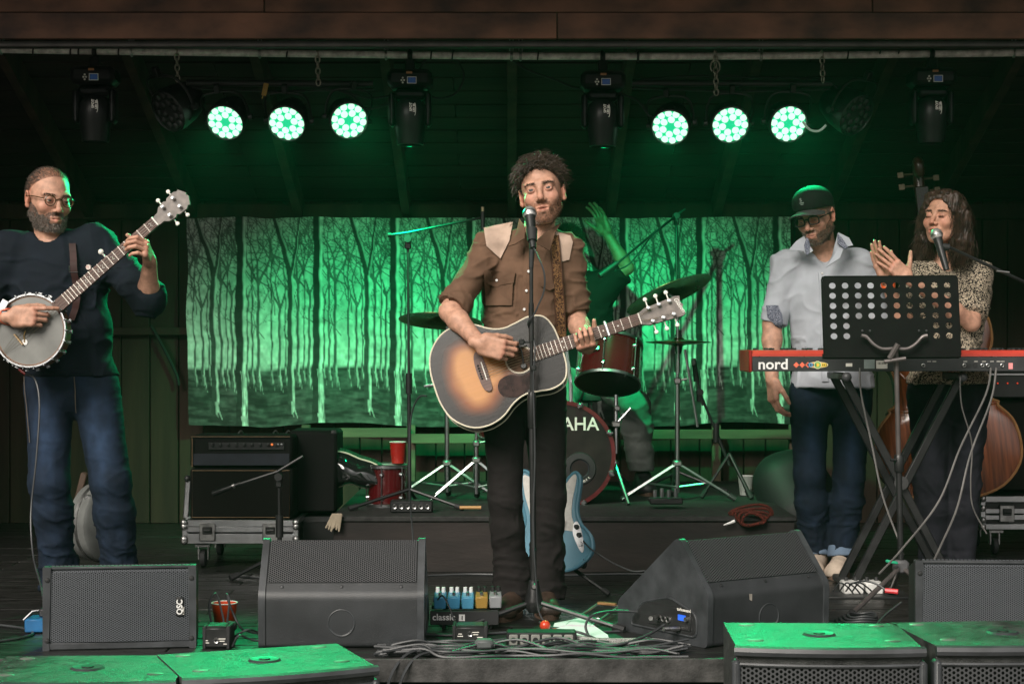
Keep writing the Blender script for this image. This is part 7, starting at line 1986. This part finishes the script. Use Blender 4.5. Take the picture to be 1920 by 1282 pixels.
cup('red plastic cup on top of the small red drum', P(746,904,1.80)*[1,1,0]+V3(0,.0,P(0,868,1.80)[2]), .031, .040, .105, M_redcup)
cup('orange-red plastic cup on the floor behind the left wedge', V3(P(421,0,-.45)[0],-.45,0), .031, .047, .11, mat('orange_plastic', (.62,.06,.012), .35, var=.05))
cup('pale cup on the riser at the back right', P(1398,938,2.4)*[1,1,0]+V3(0,0,.262), .03, .04, .10, mat('pale_plastic', (.5,.55,.5), .4))

# the glossy instrument leaning behind the amplifier
gl = thing('glossy_guitar', 'glossy dark curved guitar body lying by the amplifier, mirroring green light', 'guitar', P(655,890,1.75))
Mg = Ry(R_(12)) @ Rx(R_(14)); cg = P(668,890,1.72)
op = outline([(-.16,.02),(-.15,.085),(-.08,.10),(.0,.085),(.08,.075),(.16,.03),(.20,-.01),(.15,-.03),(.06,-.055),(-.02,-.05),(-.09,-.085),(-.15,-.07)], 5)
V, F_, C = plate_rings(op, (-.02,.01), 0, np.linspace(1,.05,14), lambda V: np.ones((len(V),3))); K = len(op); fac = np.append(np.repeat(np.linspace(1,.05,14), K), 0); V[:,1] = -.085*(1-fac**2.2)
mb = MB().add(V, [f[::-1] for f in F_]); mb.xf(Mg, cg); o = obj('arched_top', mb, mat('black_gloss', (.012,.014,.013), .08, var=.1, coat=1.), gl, angle=180)
mb = MB().prism(op, .001, .06); mb.xf(Mg, cg); obj('body', mb, M_dark_gloss, gl)
mb = MB().tube([(a,0,b) for a, b in op], .005, 6, closed=True); mb.xf(Mg, cg); obj('binding', mb, M_cream, gl)

# ================================================================ AMPLIFIERS AND CASES
M_tolex = mat('black_tolex', (.005,.0046,.0046), .7, bump=.4, bscale=500, spec=.2)
M_cloth_a = mat('amp_cloth', (.008,.007,.0065), .9, spec=.15, var=.25, nscale=300, bump=.3, bscale=600)
M_case = mat('case_laminate', (.008,.008,.008), .45, var=.2)
ya = 1.42
am = thing('guitar_amplifier', 'black two-part guitar amplifier standing on a silver-edged flight case', 'amplifier', V3(P(482,0,ya)[0],ya,P(0,975,ya)[2]))
x0, x1 = P(356,0,ya)[0], P(608,0,ya)[0]; zt, zm, zb2 = P(0,816,ya)[2], P(0,877,ya)[2], P(0,974,ya)[2]
xa1 = P(548,0,ya)[0]
obj('cabinet', MB().box(((x0+xa1)/2, ya+.15, (zm+zb2)/2), (xa1-x0, .30, zm-zb2-.004), bev=.012), M_tolex, am)
obj('grille_cloth', MB().box(((x0+xa1)/2+.0, ya-.001, (zm+zb2)/2), (xa1-x0-.03, .006, zm-zb2-.03)), M_cloth_a, am)
hd_ = obj('head', MB().box(((x0+xa1)/2, ya+.14, (zt+zm)/2), (xa1-x0, .27, zt-zm-.004), bev=.012), M_tolex, am)
obj('control_panel', MB().box((P(462,0,ya)[0], ya+.001, P(0,836,ya)[2]), (.36,.006,.036), bev=.002), M_black, hd_)
obj('head_cloth', MB().box(((x0+xa1)/2, ya+.002, P(0,861,ya)[2]), (xa1-x0-.03,.004,.055)), mat('blue_black_cloth', (.018,.021,.030), .8), hd_)
for k in range(9): obj('knob', MB().lathe([(0,.014),(.007,.013),(.008,0)], 10, Rx(R_(90)), P(398+15*k,833,ya-.001)), M_black, hd_)
for px, m_ in ((510,mat('orange_pilot', (.5,.1,.02), .3, emit=(.9,.22,.05), estr=.8, var=0)),(521,M_chrome),(528,M_chrome)): obj('pilot_light', MB().sphere(P(px,833,ya-.006), .006, 8), m_, hd_)
gp_ = MB().tube([V3(x0+.012,ya-.006,zm-.012),V3(xa1-.012,ya-.006,zm-.012),V3(xa1-.012,ya-.006,zb2+.012),V3(x0+.012,ya-.006,zb2+.012)], .0022, 5, closed=True); obj('gold_piping', gp_, mat('gold_piping', (.20,.13,.07), .5), am)
gp_ = MB().tube([V3(x0+.006,ya-.004,zt-.006),V3(xa1-.01,ya-.004,zt-.006)], .0018, 5).tube([V3(x0+.012,ya-.005,zt-.012),V3(x0+.012,ya-.005,zm+.006)], .0022, 5); obj('gold_piping', gp_, mat('gold_piping', (.20,.13,.07), .5), hd_)
am2 = thing('bass_amplifier', 'plain black speaker cabinet right behind the guitar amplifier', 'amplifier', V3(P(590,0,1.6)[0],1.62,P(0,975,1.5)[2]-.0))
obj('cabinet', MB().box((P(590,0,1.75)[0], 1.80, (zt+zb2)/2+.01), (.24,.34,zt-zb2+.0), bev=.015), M_tolex, am2)
obj('corner', MB().sphere(V3(P(590,0,1.75)[0]+.105,1.645,zt-.0), .018, 8), M_black, am2); 
dk = thing('equipment_trunk', 'plain dark trunk under the speaker cabinet beside the guitar amplifier', 'trunk', V3(P(590,0,1.75)[0],1.62,0)); obj('body', MB().box((P(590,0,1.75)[0], 1.82, (zb2-.004)/2), (.24,.38,zb2-.004), bev=.006), M_case, dk); obj('edge_rail', MB().box((P(590,0,1.75)[0], 1.632, zb2-.02), (.235,.012,.03), bev=.003), mat('dark_rail', (.08,.08,.08), .4, .8), dk)
for k, px in enumerate((452, 517, 541)): o = obj('small_jack_plug', MB().tube(spline([P(px-5,812,ya+.1), P(px,807,ya+.1), P(px+4,812,ya+.12)], 4), .004, 5), M_steel); tag(o, ('first','second','third')[k]+' little metal plug along the top of the guitar amplifier, from the left', 'plug', 'plugs on the amplifier top')

def flight_case(name, label, x0, x1, yf, z0, z1, dep, wheels=True):
    t = thing(name, label, 'flight case', V3((x0+x1)/2, yf, 0), 'silver-edged flight cases')
    zs = z0+(z1-z0)*.46
    obj('lower_body', MB().box(((x0+x1)/2, yf+dep/2, (z0+zs)/2), (x1-x0-.02, dep-.02, zs-z0-.004)), M_case, t)
    obj('upper_body', MB().box(((x0+x1)/2, yf+dep/2, (zs+z1)/2), (x1-x0-.02, dep-.02, z1-zs-.004)), M_case, t)
    for z_, hh in ((z1-.016,.032),(zs+.016,.026),(zs-.016,.026),(z0+.016,.030)):
        obj('edge_rail', MB().box(((x0+x1)/2, yf+.004, z_), (x1-x0-.05, .012, hh), bev=.003), M_alu, t)
    for x_ in (x0+.014, x1-.014): obj('corner_post', MB().box((x_, yf+.008, (z0+z1)/2), (.028,.02,z1-z0), bev=.004), M_alu, t); obj('side_rail', MB().box((x_, yf+dep/2, z1-.012), (.024,dep-.03,.024), bev=.003), M_alu, t)
    for x_ in (x0+.012, x1-.012):
        for z_ in (z0+.014, zs-.03, zs+.03, z1-.014):
            o = obj('ball_corner', MB().sphere((x_, yf-.001, z_), .019, 10, sy=.8), M_steel, t)
    for x_ in (x0+(x1-x0)*.22, x0+(x1-x0)*.76):
        l_ = obj('butterfly_latch', MB().box((x_, yf-.004, zs+.004), (.075,.012,.085), bev=.004), M_steel, t)
        obj('latch_key', MB().box((x_, yf-.012, zs+.012), (.045,.008,.034), bev=.003).tube([(x_-.014,yf-.016,zs+.012),(x_+.014,yf-.016,zs+.012)], .007, 6), M_blackm, l_)
    if wheels:
        for x_ in (x0+.09, x1-.09):
            for y_ in (yf+.07, yf+dep-.07):
                wl = obj('caster', MB().box((x_, y_, z0-.012), (.07,.07,.012)).box((x_-.022, y_+.01, z0-.045), (.006,.04,.07)).box((x_+.022, y_+.01, z0-.045), (.006,.04,.07)), M_steel, t)
                obj('wheel', MB().lathe([(0,-.016),(.03,-.016),(.043,-.010),(.043,.010),(.03,.016),(0,.016)], 18, Ry(R_(90)), (x_, y_, .044)), M_rubber, wl)
    return t
yc = 1.38
t = flight_case('flight_case', 'silver-edged flight case on casters under the guitar amplifier', P(341,0,yc)[0], P(560,0,yc)[0], yc, .118, P(0,974,yc)[2], .62)
# raised lid edge standing left of the amp
o = obj('case_lid', MB().box(P(352,935,yc+.3), (.030,.05,.19), Ry(R_(4)), bev=.006), M_alu, t)
obj('lid_corner', MB().sphere(P(352,897,yc+.28), .018, 10), M_black, o)
t = flight_case('flight_case', 'flight case with wooden edge behind the woman at the far right', P(1838,0,1.9)[0], P(1838,0,1.9)[0]+.6, 1.9, .13, .30, .5)
ba = thing('rack_amplifier', 'rack amplifier with red lights behind the keyboard at the far right', 'amplifier', P(1900,720,2.0)); c = P(1900,722,2.0)
obj('case', MB().box(c+V3(.12,.15,0), (.46,.3,.13), bev=.008), M_black, ba); obj('handle_bar', MB().box(c+V3(.03,-.006,.055), (.30,.01,.008)), M_alu, ba)
for k in range(8): obj('pilot_light', MB().sphere(c+V3(-.08+.05*k,-.004,.01), .0045, 6), mat('red_pilot', (.4,.02,.01), .3, emit=(.8,.06,.02), estr=.7, var=0), ba)
cab = thing('speaker_cabinet', 'tall black cabinet carrying the red-lit rack amplifier', 'speaker', V3(c[0]+.1,2.1,0)); obj('cabinet', MB().box((c[0]+.14,2.25,(c[2]-.066+.31)/2), (.48,.40,c[2]-.066-.31), bev=.012), M_tolex, cab); obj('grille_cloth', MB().box((c[0]+.14,2.047,(c[2]-.066+.31)/2), (.43,.006,c[2]-.066-.36)), M_cloth_a, cab)

# grey banjo case between the banjo player's legs
bc_ = thing('instrument_case', 'grey round hard case with latches seen between the banjo player\'s legs', 'case', V3(P(178,0,1.1)[0],1.1,0))
Mc = Rz(R_(62)) @ Rx(R_(90)); cc = P(192,978,1.15)
obj('shell', MB().lathe([(0,-.062),(.165,-.058),(.18,-.045),(.18,.045),(.165,.058),(0,.062)], 36, Mc, cc), mat('grey_shell', (.13,.135,.13), .3, var=.15), bc_)
obj('seam_band', MB().lathe([(.178,-.008),(.185,-.007),(.185,.007),(.178,.008)], 36, Mc, cc), M_steel, bc_)
for py in (932, 966, 1000): obj('latch', MB().box(P(166,py,1.03), (.03,.03,.022), bev=.004), M_chrome, bc_)
o = obj('wooden_case_neck', MB().box(P(150,925,1.2), (.03,.05,.20), Ry(R_(14)), bev=.005), mat('case_brown', (.06,.035,.022), .6)); tag(o, 'brown strip of a case standing behind the banjo player\'s knees', 'case')

# dark gig bag by the white-shirted man's legs
S = SDF(); S.rc(P(1470,905,2.1), P(1500,965,2.0), .16, .18, k=.05); S.rc(P(1500,890,2.1), P(1545,985,2.1), .13, .16, k=.05); S.cut((0,0,-1), (0,0,.0))
V, Q = S.mesh(.014); gb = tag(rawobj('gig_bag', V, Q, mat('nylon_black', (.007,.007,.008), .6, bump=.3, bscale=300)), 'slumped black gig bag behind the pale-shirted man\'s legs', 'bag')

# ================================================================ THINGS ON THE FLOOR
def cable(label, pts, r=.0045, m=None, group='cables on the stage floor', name='floor_cable', n=7):
    o = obj(name, MB().tube(spline([np.asarray(p, float) for p in pts], n), r, 6), m or M_cable); return tag(o, label, 'cable', group)
G = lambda px, y_, z_=.006: V3((px-960)*(y_-CAMY)/F, y_, z_)
# pedal board
pb = thing('pedal_board', 'black pedal board with blue and orange pedals by the singer\'s feet', 'pedal board', G(868,-.35,0))
x0, x1 = G(806,-.42)[0], G(935,-.42)[0]
for k, (y_, z_) in enumerate(((-.46,.058),(-.36,.070),(-.26,.082))): obj('rail', MB().box(((x0+x1)/2, y_, z_), (x1-x0,.05,.014), Rx(R_(6)), bev=.003), M_blackm, pb)
fr = MB().box(((x0+x1)/2, -.492, .045), (x1-x0, .010, .052), bev=.002)
for x_ in (x0+.05, x1-.03): fr.box((x_, -.36, .030), (.014,.22,.06), bev=.003)
ff = obj('front_plate', fr, M_black, pb)
obj('lettering', text_mb('classic', .034, None, (x0+.008, -.4985, .038), bold=.0006), M_white, ff)
c = V3(x0+.118, -.4975, .047); bx = MB()
bx.box(c, (.022,.002,.024)); obj('logo_square', bx, M_white, ff); obj('logo_numeral', text_mb('1', .020, None, (c[0]-.004,-.4992,c[2]-.007), bold=.0008), M_black, ff)
PC = [((.05,.22,.38), -.40), ((.06,.26,.43), -.40), ((.08,.30,.46), -.40), ((.36,.22,.05), -.39), ((.25,.26,.27), -.38)]
for k, (cc_, y_) in enumerate(PC):
    x_ = x0+.034+.052*k; p = obj('effect_pedal', MB().box((x_, y_, .098), (.046,.10,.046), Rx(R_(6)), bev=.004), mat('pedal_%s' % ('blue','sky','cyan','amber','silver')[k], cc_, .35, var=.05), pb)
    for q in range(2): obj('knob', MB().lathe([(0,.020),(.007,.019),(.008,0)], 10, Rx(R_(6)), (x_-.011+.022*q, y_+.03, .124)), M_white if k < 3 else M_black, p)
    obj('foot_switch', MB().lathe([(0,.012),(.006,.011),(.007,0)], 10, Rx(R_(6)), (x_, y_-.025, .120)), M_chrome, p)
for k in range(5): obj('small_knob', MB().lathe([(0,.016),(.006,.015),(.007,0)], 8, off=(x0+.175+.014*k, -.28, .098)), M_blackm, pb)
cable('patch cable arching over the singer\'s blue pedals', [(x0+.03,-.44,.12),(x0+.05,-.48,.14),(x0+.075,-.50,.10),(x0+.10,-.54,.05),(x0+.14,-.58,.01)], .003, name='patch_cable')
pb.location.y += .10; pb.location.z -= .0
# direct box in front of it
def di_box(label, c, top, d=(.125,.10,.055), lab=True):
    t = thing('direct_box', label, 'box', c, 'small black boxes on the stage lip'); c = np.asarray(c, float)
    obj('case', MB().box(c+V3(0,0,d[2]/2), d, bev=.008), M_blackm, t); [obj('end_cap', MB().box(c+V3(s_*(d[0]/2-.006),0,d[2]/2), (.014,d[1]+.006,d[2]+.006), bev=.004), M_rubber, t) for s_ in (-1, 1)]
    obj('top_plate', MB().box(c+V3(0,0,d[2]+.001), (d[0]*.72,d[1]*.8,.003)), top, t)
    fp = MB()
    for dx, dz, w_ in ((-.035,.028,.012),(-.035,.020,.020),(.02,.034,.024),(.02,.026,.018),(.035,.016,.02)): fp.box(c+V3(dx,-d[1]/2-.001,dz), (w_,.001,.003))
    obj('fine_print', fp, M_print, t); obj('socket', MB().lathe([(.005,.003),(.009,.005),(.010,0)], 12, Rx(R_(90)), c+V3(0,-d[1]/2,.028)), M_steel, t)
    return t
di_box('black direct box before the pedal board, plugged in front', G(882,-.60,0), mat('box_green_black', (.03,.05,.04), .4))
di_box('black direct box behind the left speaker beside the orange cup', G(410,-.74,0), M_black, (.095,.10,.075))
# row of sockets: multi-way strip near the lip
ps = thing('socket_strip', 'row of pale sockets in a black strip at the lip of the stage', 'power strip', G(1012,-.74,0)); c = G(1015,-.76,0)
obj('case', MB().box(c+V3(0,0,.03), (.245,.085,.055), bev=.005), M_blackm, ps)
for k in range(6): s_ = obj('socket', MB().box(c+V3(-.098+.0385*k,-.0435,.032), (.031,.006,.038), bev=.003), mat('pale_socket', (.22,.22,.20), .45, var=.1), ps); obj('socket_hole', MB().lathe([(0,.003),(.009,.003),(.010,0)], 10, Rx(R_(90)), c+V3(-.098+.0385*k,-.0465,.032)), M_black, s_)
o = obj('braided_sleeve', MB().tube(spline([c+V3(.12,0,.03), c+V3(.18,-.01,.022), c+V3(.25,.0,.018), c+V3(.34,.02,.015)], 6), .014, 10), pattern_mat('braid', (.03,.03,.03), (.5,.5,.47), 240, .5)); tag(o, 'grey braided cable sleeve running right from the socket strip', 'cable')
# paper, red fruit, folded wire stand
o = obj('paper_sheet', MB().add([G(1040,-.30,.012),G(1092,-.28,.03),G(1140,-.55,.008),G(1142,-.62,.006),G(1075,-.64,.012),G(1030,-.58,.010)], [(0,5,4,3,2,1)]), mat('white_paper', (.75,.76,.78), .7, var=.03)); tag(o, 'sheet of white paper lying on the stage by the stand foot', 'paper')
mb = MB().sphere(G(1022,-.50,.022)+V3(0,0,.012), .020, 12); o = obj('red_ball', mb, mat('tomato_red', (.55,.05,.02), .3, var=.1)); tag(o, 'small round red ball beside the white paper', 'ball')
mb = MB().sphere(G(1040,-.58,.022)+V3(0,0,.0), .022, 12, sz=.7).box(G(1026,-.58,.012), (.05,.03,.018), Rz(.4), bev=.006); o = obj('red_wrapper', mb, mat('tomato_red', (.55,.05,.02), .3)); tag(o, 'crumpled red wrapper lying on the white paper', 'wrapper')
ws = thing('folded_stand', 'flat metal wire stand lying folded on the green-lit floor', 'stand', G(1115,-.1,0))
obj('frame', MB().tube([G(1062,-.38,.015), G(1120,.05,.03), G(1160,-.02,.03), G(1105,-.42,.015)], .006, 8), M_alu, ws); obj('cross_bar', MB().tube([G(1080,-.22,.02), G(1125,-.26,.02)], .005, 6), M_alu, ws); obj('top_clutter', MB().box(G(1138,.0,.04), (.08,.02,.012), Rz(-.5), bev=.003), mat('rust_metal', (.25,.14,.06), .5, .6, var=.4), ws)
# pedals at the far left, black plugs by the left wedge
bp3 = thing('blue_pedal', 'blue effect pedal left of the small badge speaker', 'pedal', G(70,-.42,0)); c = G(72,-.42,0)
obj('case', MB().box(c+V3(0,0,.028), (.075,.11,.05), bev=.005), mat('royal_blue', (.02,.12,.28), .35), bp3); obj('top_jack', MB().box(c+V3(.02,.0,.07), (.03,.03,.03), bev=.004).tube([c+V3(-.05,-.02,.045), c+V3(-.02,-.01,.075), c+V3(.02,0,.08)], .004, 6), M_screw, bp3)
pa = thing('plug_adaptors', 'cluster of black plug adaptors in front of the orange cup', 'adaptor', G(420,-.66,0)); c = G(425,-.68,.05)
for k, (dx, dz, sx) in enumerate(((-.03,.0,.05),(.015,.012,.04),(.0,-.03,.06))): obj('adaptor', MB().box(c+V3(dx,-.01*k,dz), (sx,.05,.032), Ry(.15*k-.1), bev=.006), M_rubber, pa)
for k, pts in enumerate(([(400,-.66,.04),(392,-.66,.13),(405,-.64,.17),(418,-.66,.09),(420,-.68,.05)], [(425,-.68,.06),(430,-.68,.15),(424,-.66,.17),(438,-.66,.10),(452,-.66,.05),(470,-.62,.03),(488,-.6,.02)],
                        [(388,-.72,.02),(390,-.74,.06),(402,-.74,.075),(415,-.72,.06)], [(440,-.72,.03),(462,-.76,.06),(478,-.72,.05),(492,-.7,.03)], [(436,-.8,.01),(448,-.82,.05),(470,-.78,.03),(490,-.76,.02)])):
    cable(('tall loop of black cable above the plug adaptors','second black cable loop running to the left wedge','short black cable curl on the direct box','black cable bowed against the left wedge','lowest black cable beside the left wedge')[k], [G(*p) for p in pts], .004, name='tangled_cable')
# cable bundle along the lip
rg2 = random.Random(9)
for k in range(16):
    z0 = .006 + .006*(k % 3); yb = -.80 - .0125*k; pts = []
    for px in range(715, 1345, 63): pts.append(G(px+rg2.uniform(-14,14), max(-.995, yb+rg2.uniform(-.05,.05)), z0+rg2.choice((0,.0,.012,.03))*rg2.random()))
    o = obj('lip_cable', MB().tube(spline(pts, 6), .0055 if k % 2 else .0045, 6), M_cable); tag(o, 'one of the dark cables bundled along the front lip of the stage', 'cable', 'cables bundled along the stage lip')
for lab, pts in (('thick cable spilling off the lip in a long curve, left', [G(900,-.86,.02),G(830,-.90,.02),G(770,-.98,.02),G(738,-1.04,-.03),G(722,-1.06,-.12),G(712,-1.06,-.22)]),
                 ('second cable spilling off the lip, just right of the left one', [G(880,-.92,.02),G(820,-.96,.02),G(780,-1.01,.008),G(755,-1.05,-.05),G(742,-1.06,-.14),G(735,-1.06,-.22)]),
                 ('cable rising from the bundle to the plugs of the right wedge', [G(1120,-.88,.02),G(1170,-.86,.03),G(1215,-.80,.05),G(1245,-.74,.075)]),
                 ('cable arching from the stand foot to the right wedge', [G(1105,-.62,.01),G(1098,-.60,.05),G(1112,-.58,.085),G(1150,-.52,.09),G(1195,-.50,.085)]),
                 ('cable crossing in front of the direct box', [G(812,-.70,.01),G(850,-.72,.015),G(920,-.70,.012),G(970,-.66,.02),G(1010,-.62,.035),G(1075,-.60,.03),G(1120,-.66,.01)]),
                 ('thin cable curling from the stand base toward the red ball', [G(1012,-.40,.03),G(1025,-.44,.02),G(1060,-.42,.008),G(1090,-.46,.008)]),
                 ('cable along the floor behind the direct box', [G(760,-.5,.006),G(840,-.55,.006),G(930,-.5,.006),G(985,-.46,.006),G(1060,-.5,.006),G(1170,-.45,.006)]),
                 ('cable lying along the foot of the riser', [G(430,1.1),G(520,1.02),G(640,1.12),G(760,1.08),G(880,1.15),G(1020,1.1),G(1180,1.16),G(1330,1.1)]),
                 ('cable at the left edge of the stage floor', [G(-10,-.3),G(40,-.38),G(62,-.5),G(40,-.6),G(-20,-.7)])):
    cable(lab, pts, .0052)
o = obj('cable_joint', MB().box(G(908,-.90,.035), (.065,.05,.035), bev=.010).tube([G(892,-.9,.03), G(928,-.9,.03)], .009, 8), mat('grey_joint', (.10,.11,.11), .5)); tag(o, 'grey cross-shaped cable connector on the bundle at the lip', 'connector')
# right: cable coil, white pedals by the shoe, chrome bits, red plug
cg_ = G(1605,-.30,.01)
for k in range(5): o = obj('coiled_cable', MB().tube([cg_+V3((.085-.008*k)*math.cos(q)+.006*k, (.10-.01*k)*math.sin(q), .008*k+.004*math.sin(3*q)) for q in np.linspace(0, 2*math.pi, 33)[:-1]], .0045, 6, closed=True), M_cable); tag(o, 'turn of the coiled black cable between the right wedge and the right speaker', 'cable', 'coil of cable at right')
pw = thing('white_pedals', 'two pale effect pedals below the pale suede shoe', 'pedal', G(1615,.45,0)); 
for px, w_ in ((1597,.085),(1636,.075)): c = G(px,.55,.03); o = obj('pedal_case', MB().box(c, (w_,.11,.05), bev=.006), mat('pale_pedal', (.55,.55,.53), .4, var=.1), pw); [obj('knob', MB().lathe([(0,.016),(.008,.015),(.009,0)], 8, off=c+V3(s_*.02,.02,.025)), M_black, o) for s_ in (-1, 1)]
o = obj('pedal_tray', MB().box(G(1608,.5,.004), (.42,.18,.008), bev=.002), M_black); tag(o, 'flat black tray under the pale pedals', 'tray')
for k in range(4): o = obj('pedal_cable', MB().tube(spline([G(1562+12*k,.42,.03),G(1575+12*k,.38,.07),G(1590+12*k,.40,.05),G(1600+13*k,.42,.02)], 5), .0035, 5), M_cable); tag(o, 'small black patch cable looped among the pale pedals', 'cable', 'patch cables at the pale pedals')
o = obj('red_plug', MB().tube([G(1660,-.2,.12), G(1684,-.22,.118)], .010, 8), mat('red_plastic_plug', (.6,.04,.05), .4)); tag(o, 'red plug on a cable left of the far right speaker', 'plug')
cable('black cable ending in the red plug', [G(1592,-.1,.13),G(1620,-.15,.15),G(1645,-.18,.14),G(1662,-.2,.12)], .004)
cable('black cable curving down behind the far right subwoofer', [G(1690,-.3,.09),G(1660,-.35,.05),G(1640,-.45,.02),G(1625,-.6,.01)], .004)
# braided red-black cable heap on the riser right, white lead
M_braid = pattern_mat('red_braid', (.016,.007,.006), (.13,.022,.014), 160, .52)
for k in range(5):
    c = P(1408,962,1.28); pts = [c+V3((.10-.012*k)*math.cos(q), -.02*k, (.038-.003*k)*math.sin(q)-.006*k+.008*math.sin(2*q+k)) for q in np.linspace(0, 2*math.pi, 33)[:-1]]
    o = obj('braided_cable', MB().tube(pts, .007, 6, closed=True), M_braid); tag(o, 'loop of red and black braided cable hung over the right end of the riser', 'cable', 'braided cable loops')
o = obj('white_plug', MB().tube([P(1357,984,1.22), P(1378,976,1.22)], [.003,.008], 6), M_white); tag(o, 'white plug lying against the riser front below the braided loops', 'plug')
# cloth rag at the riser's left corner
S = SDF(); a = P(632,968,1.22)
for k in range(6): S.rc(a+V3(.008*k-.02,0,.01), a+V3(.012*k-.05,-.01,-.05-.008*(k % 3)), .006, .005, k=.004)
V, Q = S.mesh(.004); tag(rawobj('frayed_rag', V, Q, mat('rag_cloth', (.30,.25,.18), .9)), 'frayed pale rag hanging at the left corner of the riser', 'rag')
o = obj('tan_stick', MB().tube([P(862,951,1.5), P(902,951,1.5)], .008, 8), mat('stick_wood', (.5,.28,.10), .5)); tag(o, 'drum stick lying on the riser left of the singer\'s legs', 'drum stick')
o = obj('paper_note', MB().box(P(630,872,2.2), (.09,.004,.14), Ry(.1)), mat('pale_note', (.5,.52,.48), .7)); tag(o, 'pale sheet behind the glossy guitar body', 'paper')
for lab, pts in (('black cable drooping down the back wall left of the cloth', [P(283,610,3.44),P(300,640,3.44),P(330,700,3.44),P(335,722,3.44)]),):
    o = obj('wall_cable', MB().tube(spline(pts, 6), .010, 6), M_rubber); tag(o, lab, 'cable')

# ================================================================ ADDED LAMP-GLOW HAZE
hz = MB().box((0, 0, 1.15), (304, 304, 5.6))  # thin volume added for a soft glow round the lit lamps
hm = bpy.data.materials.new('glow_haze'); hm.use_nodes = True
n = hm.node_tree.nodes; n.remove(n['Principled BSDF'])
pv = n.new('ShaderNodeVolumePrincipled'); pv.inputs['Color'].default_value = (.9,.9,.9,1); pv.inputs['Density'].default_value = .0009; pv.inputs['Anisotropy'].default_value = .55
hm.node_tree.links.new(pv.outputs[0], n['Material Output'].inputs['Volume'])
ho = obj('haze', hz, hm, smooth=False); ho['kind'] = 'stuff'
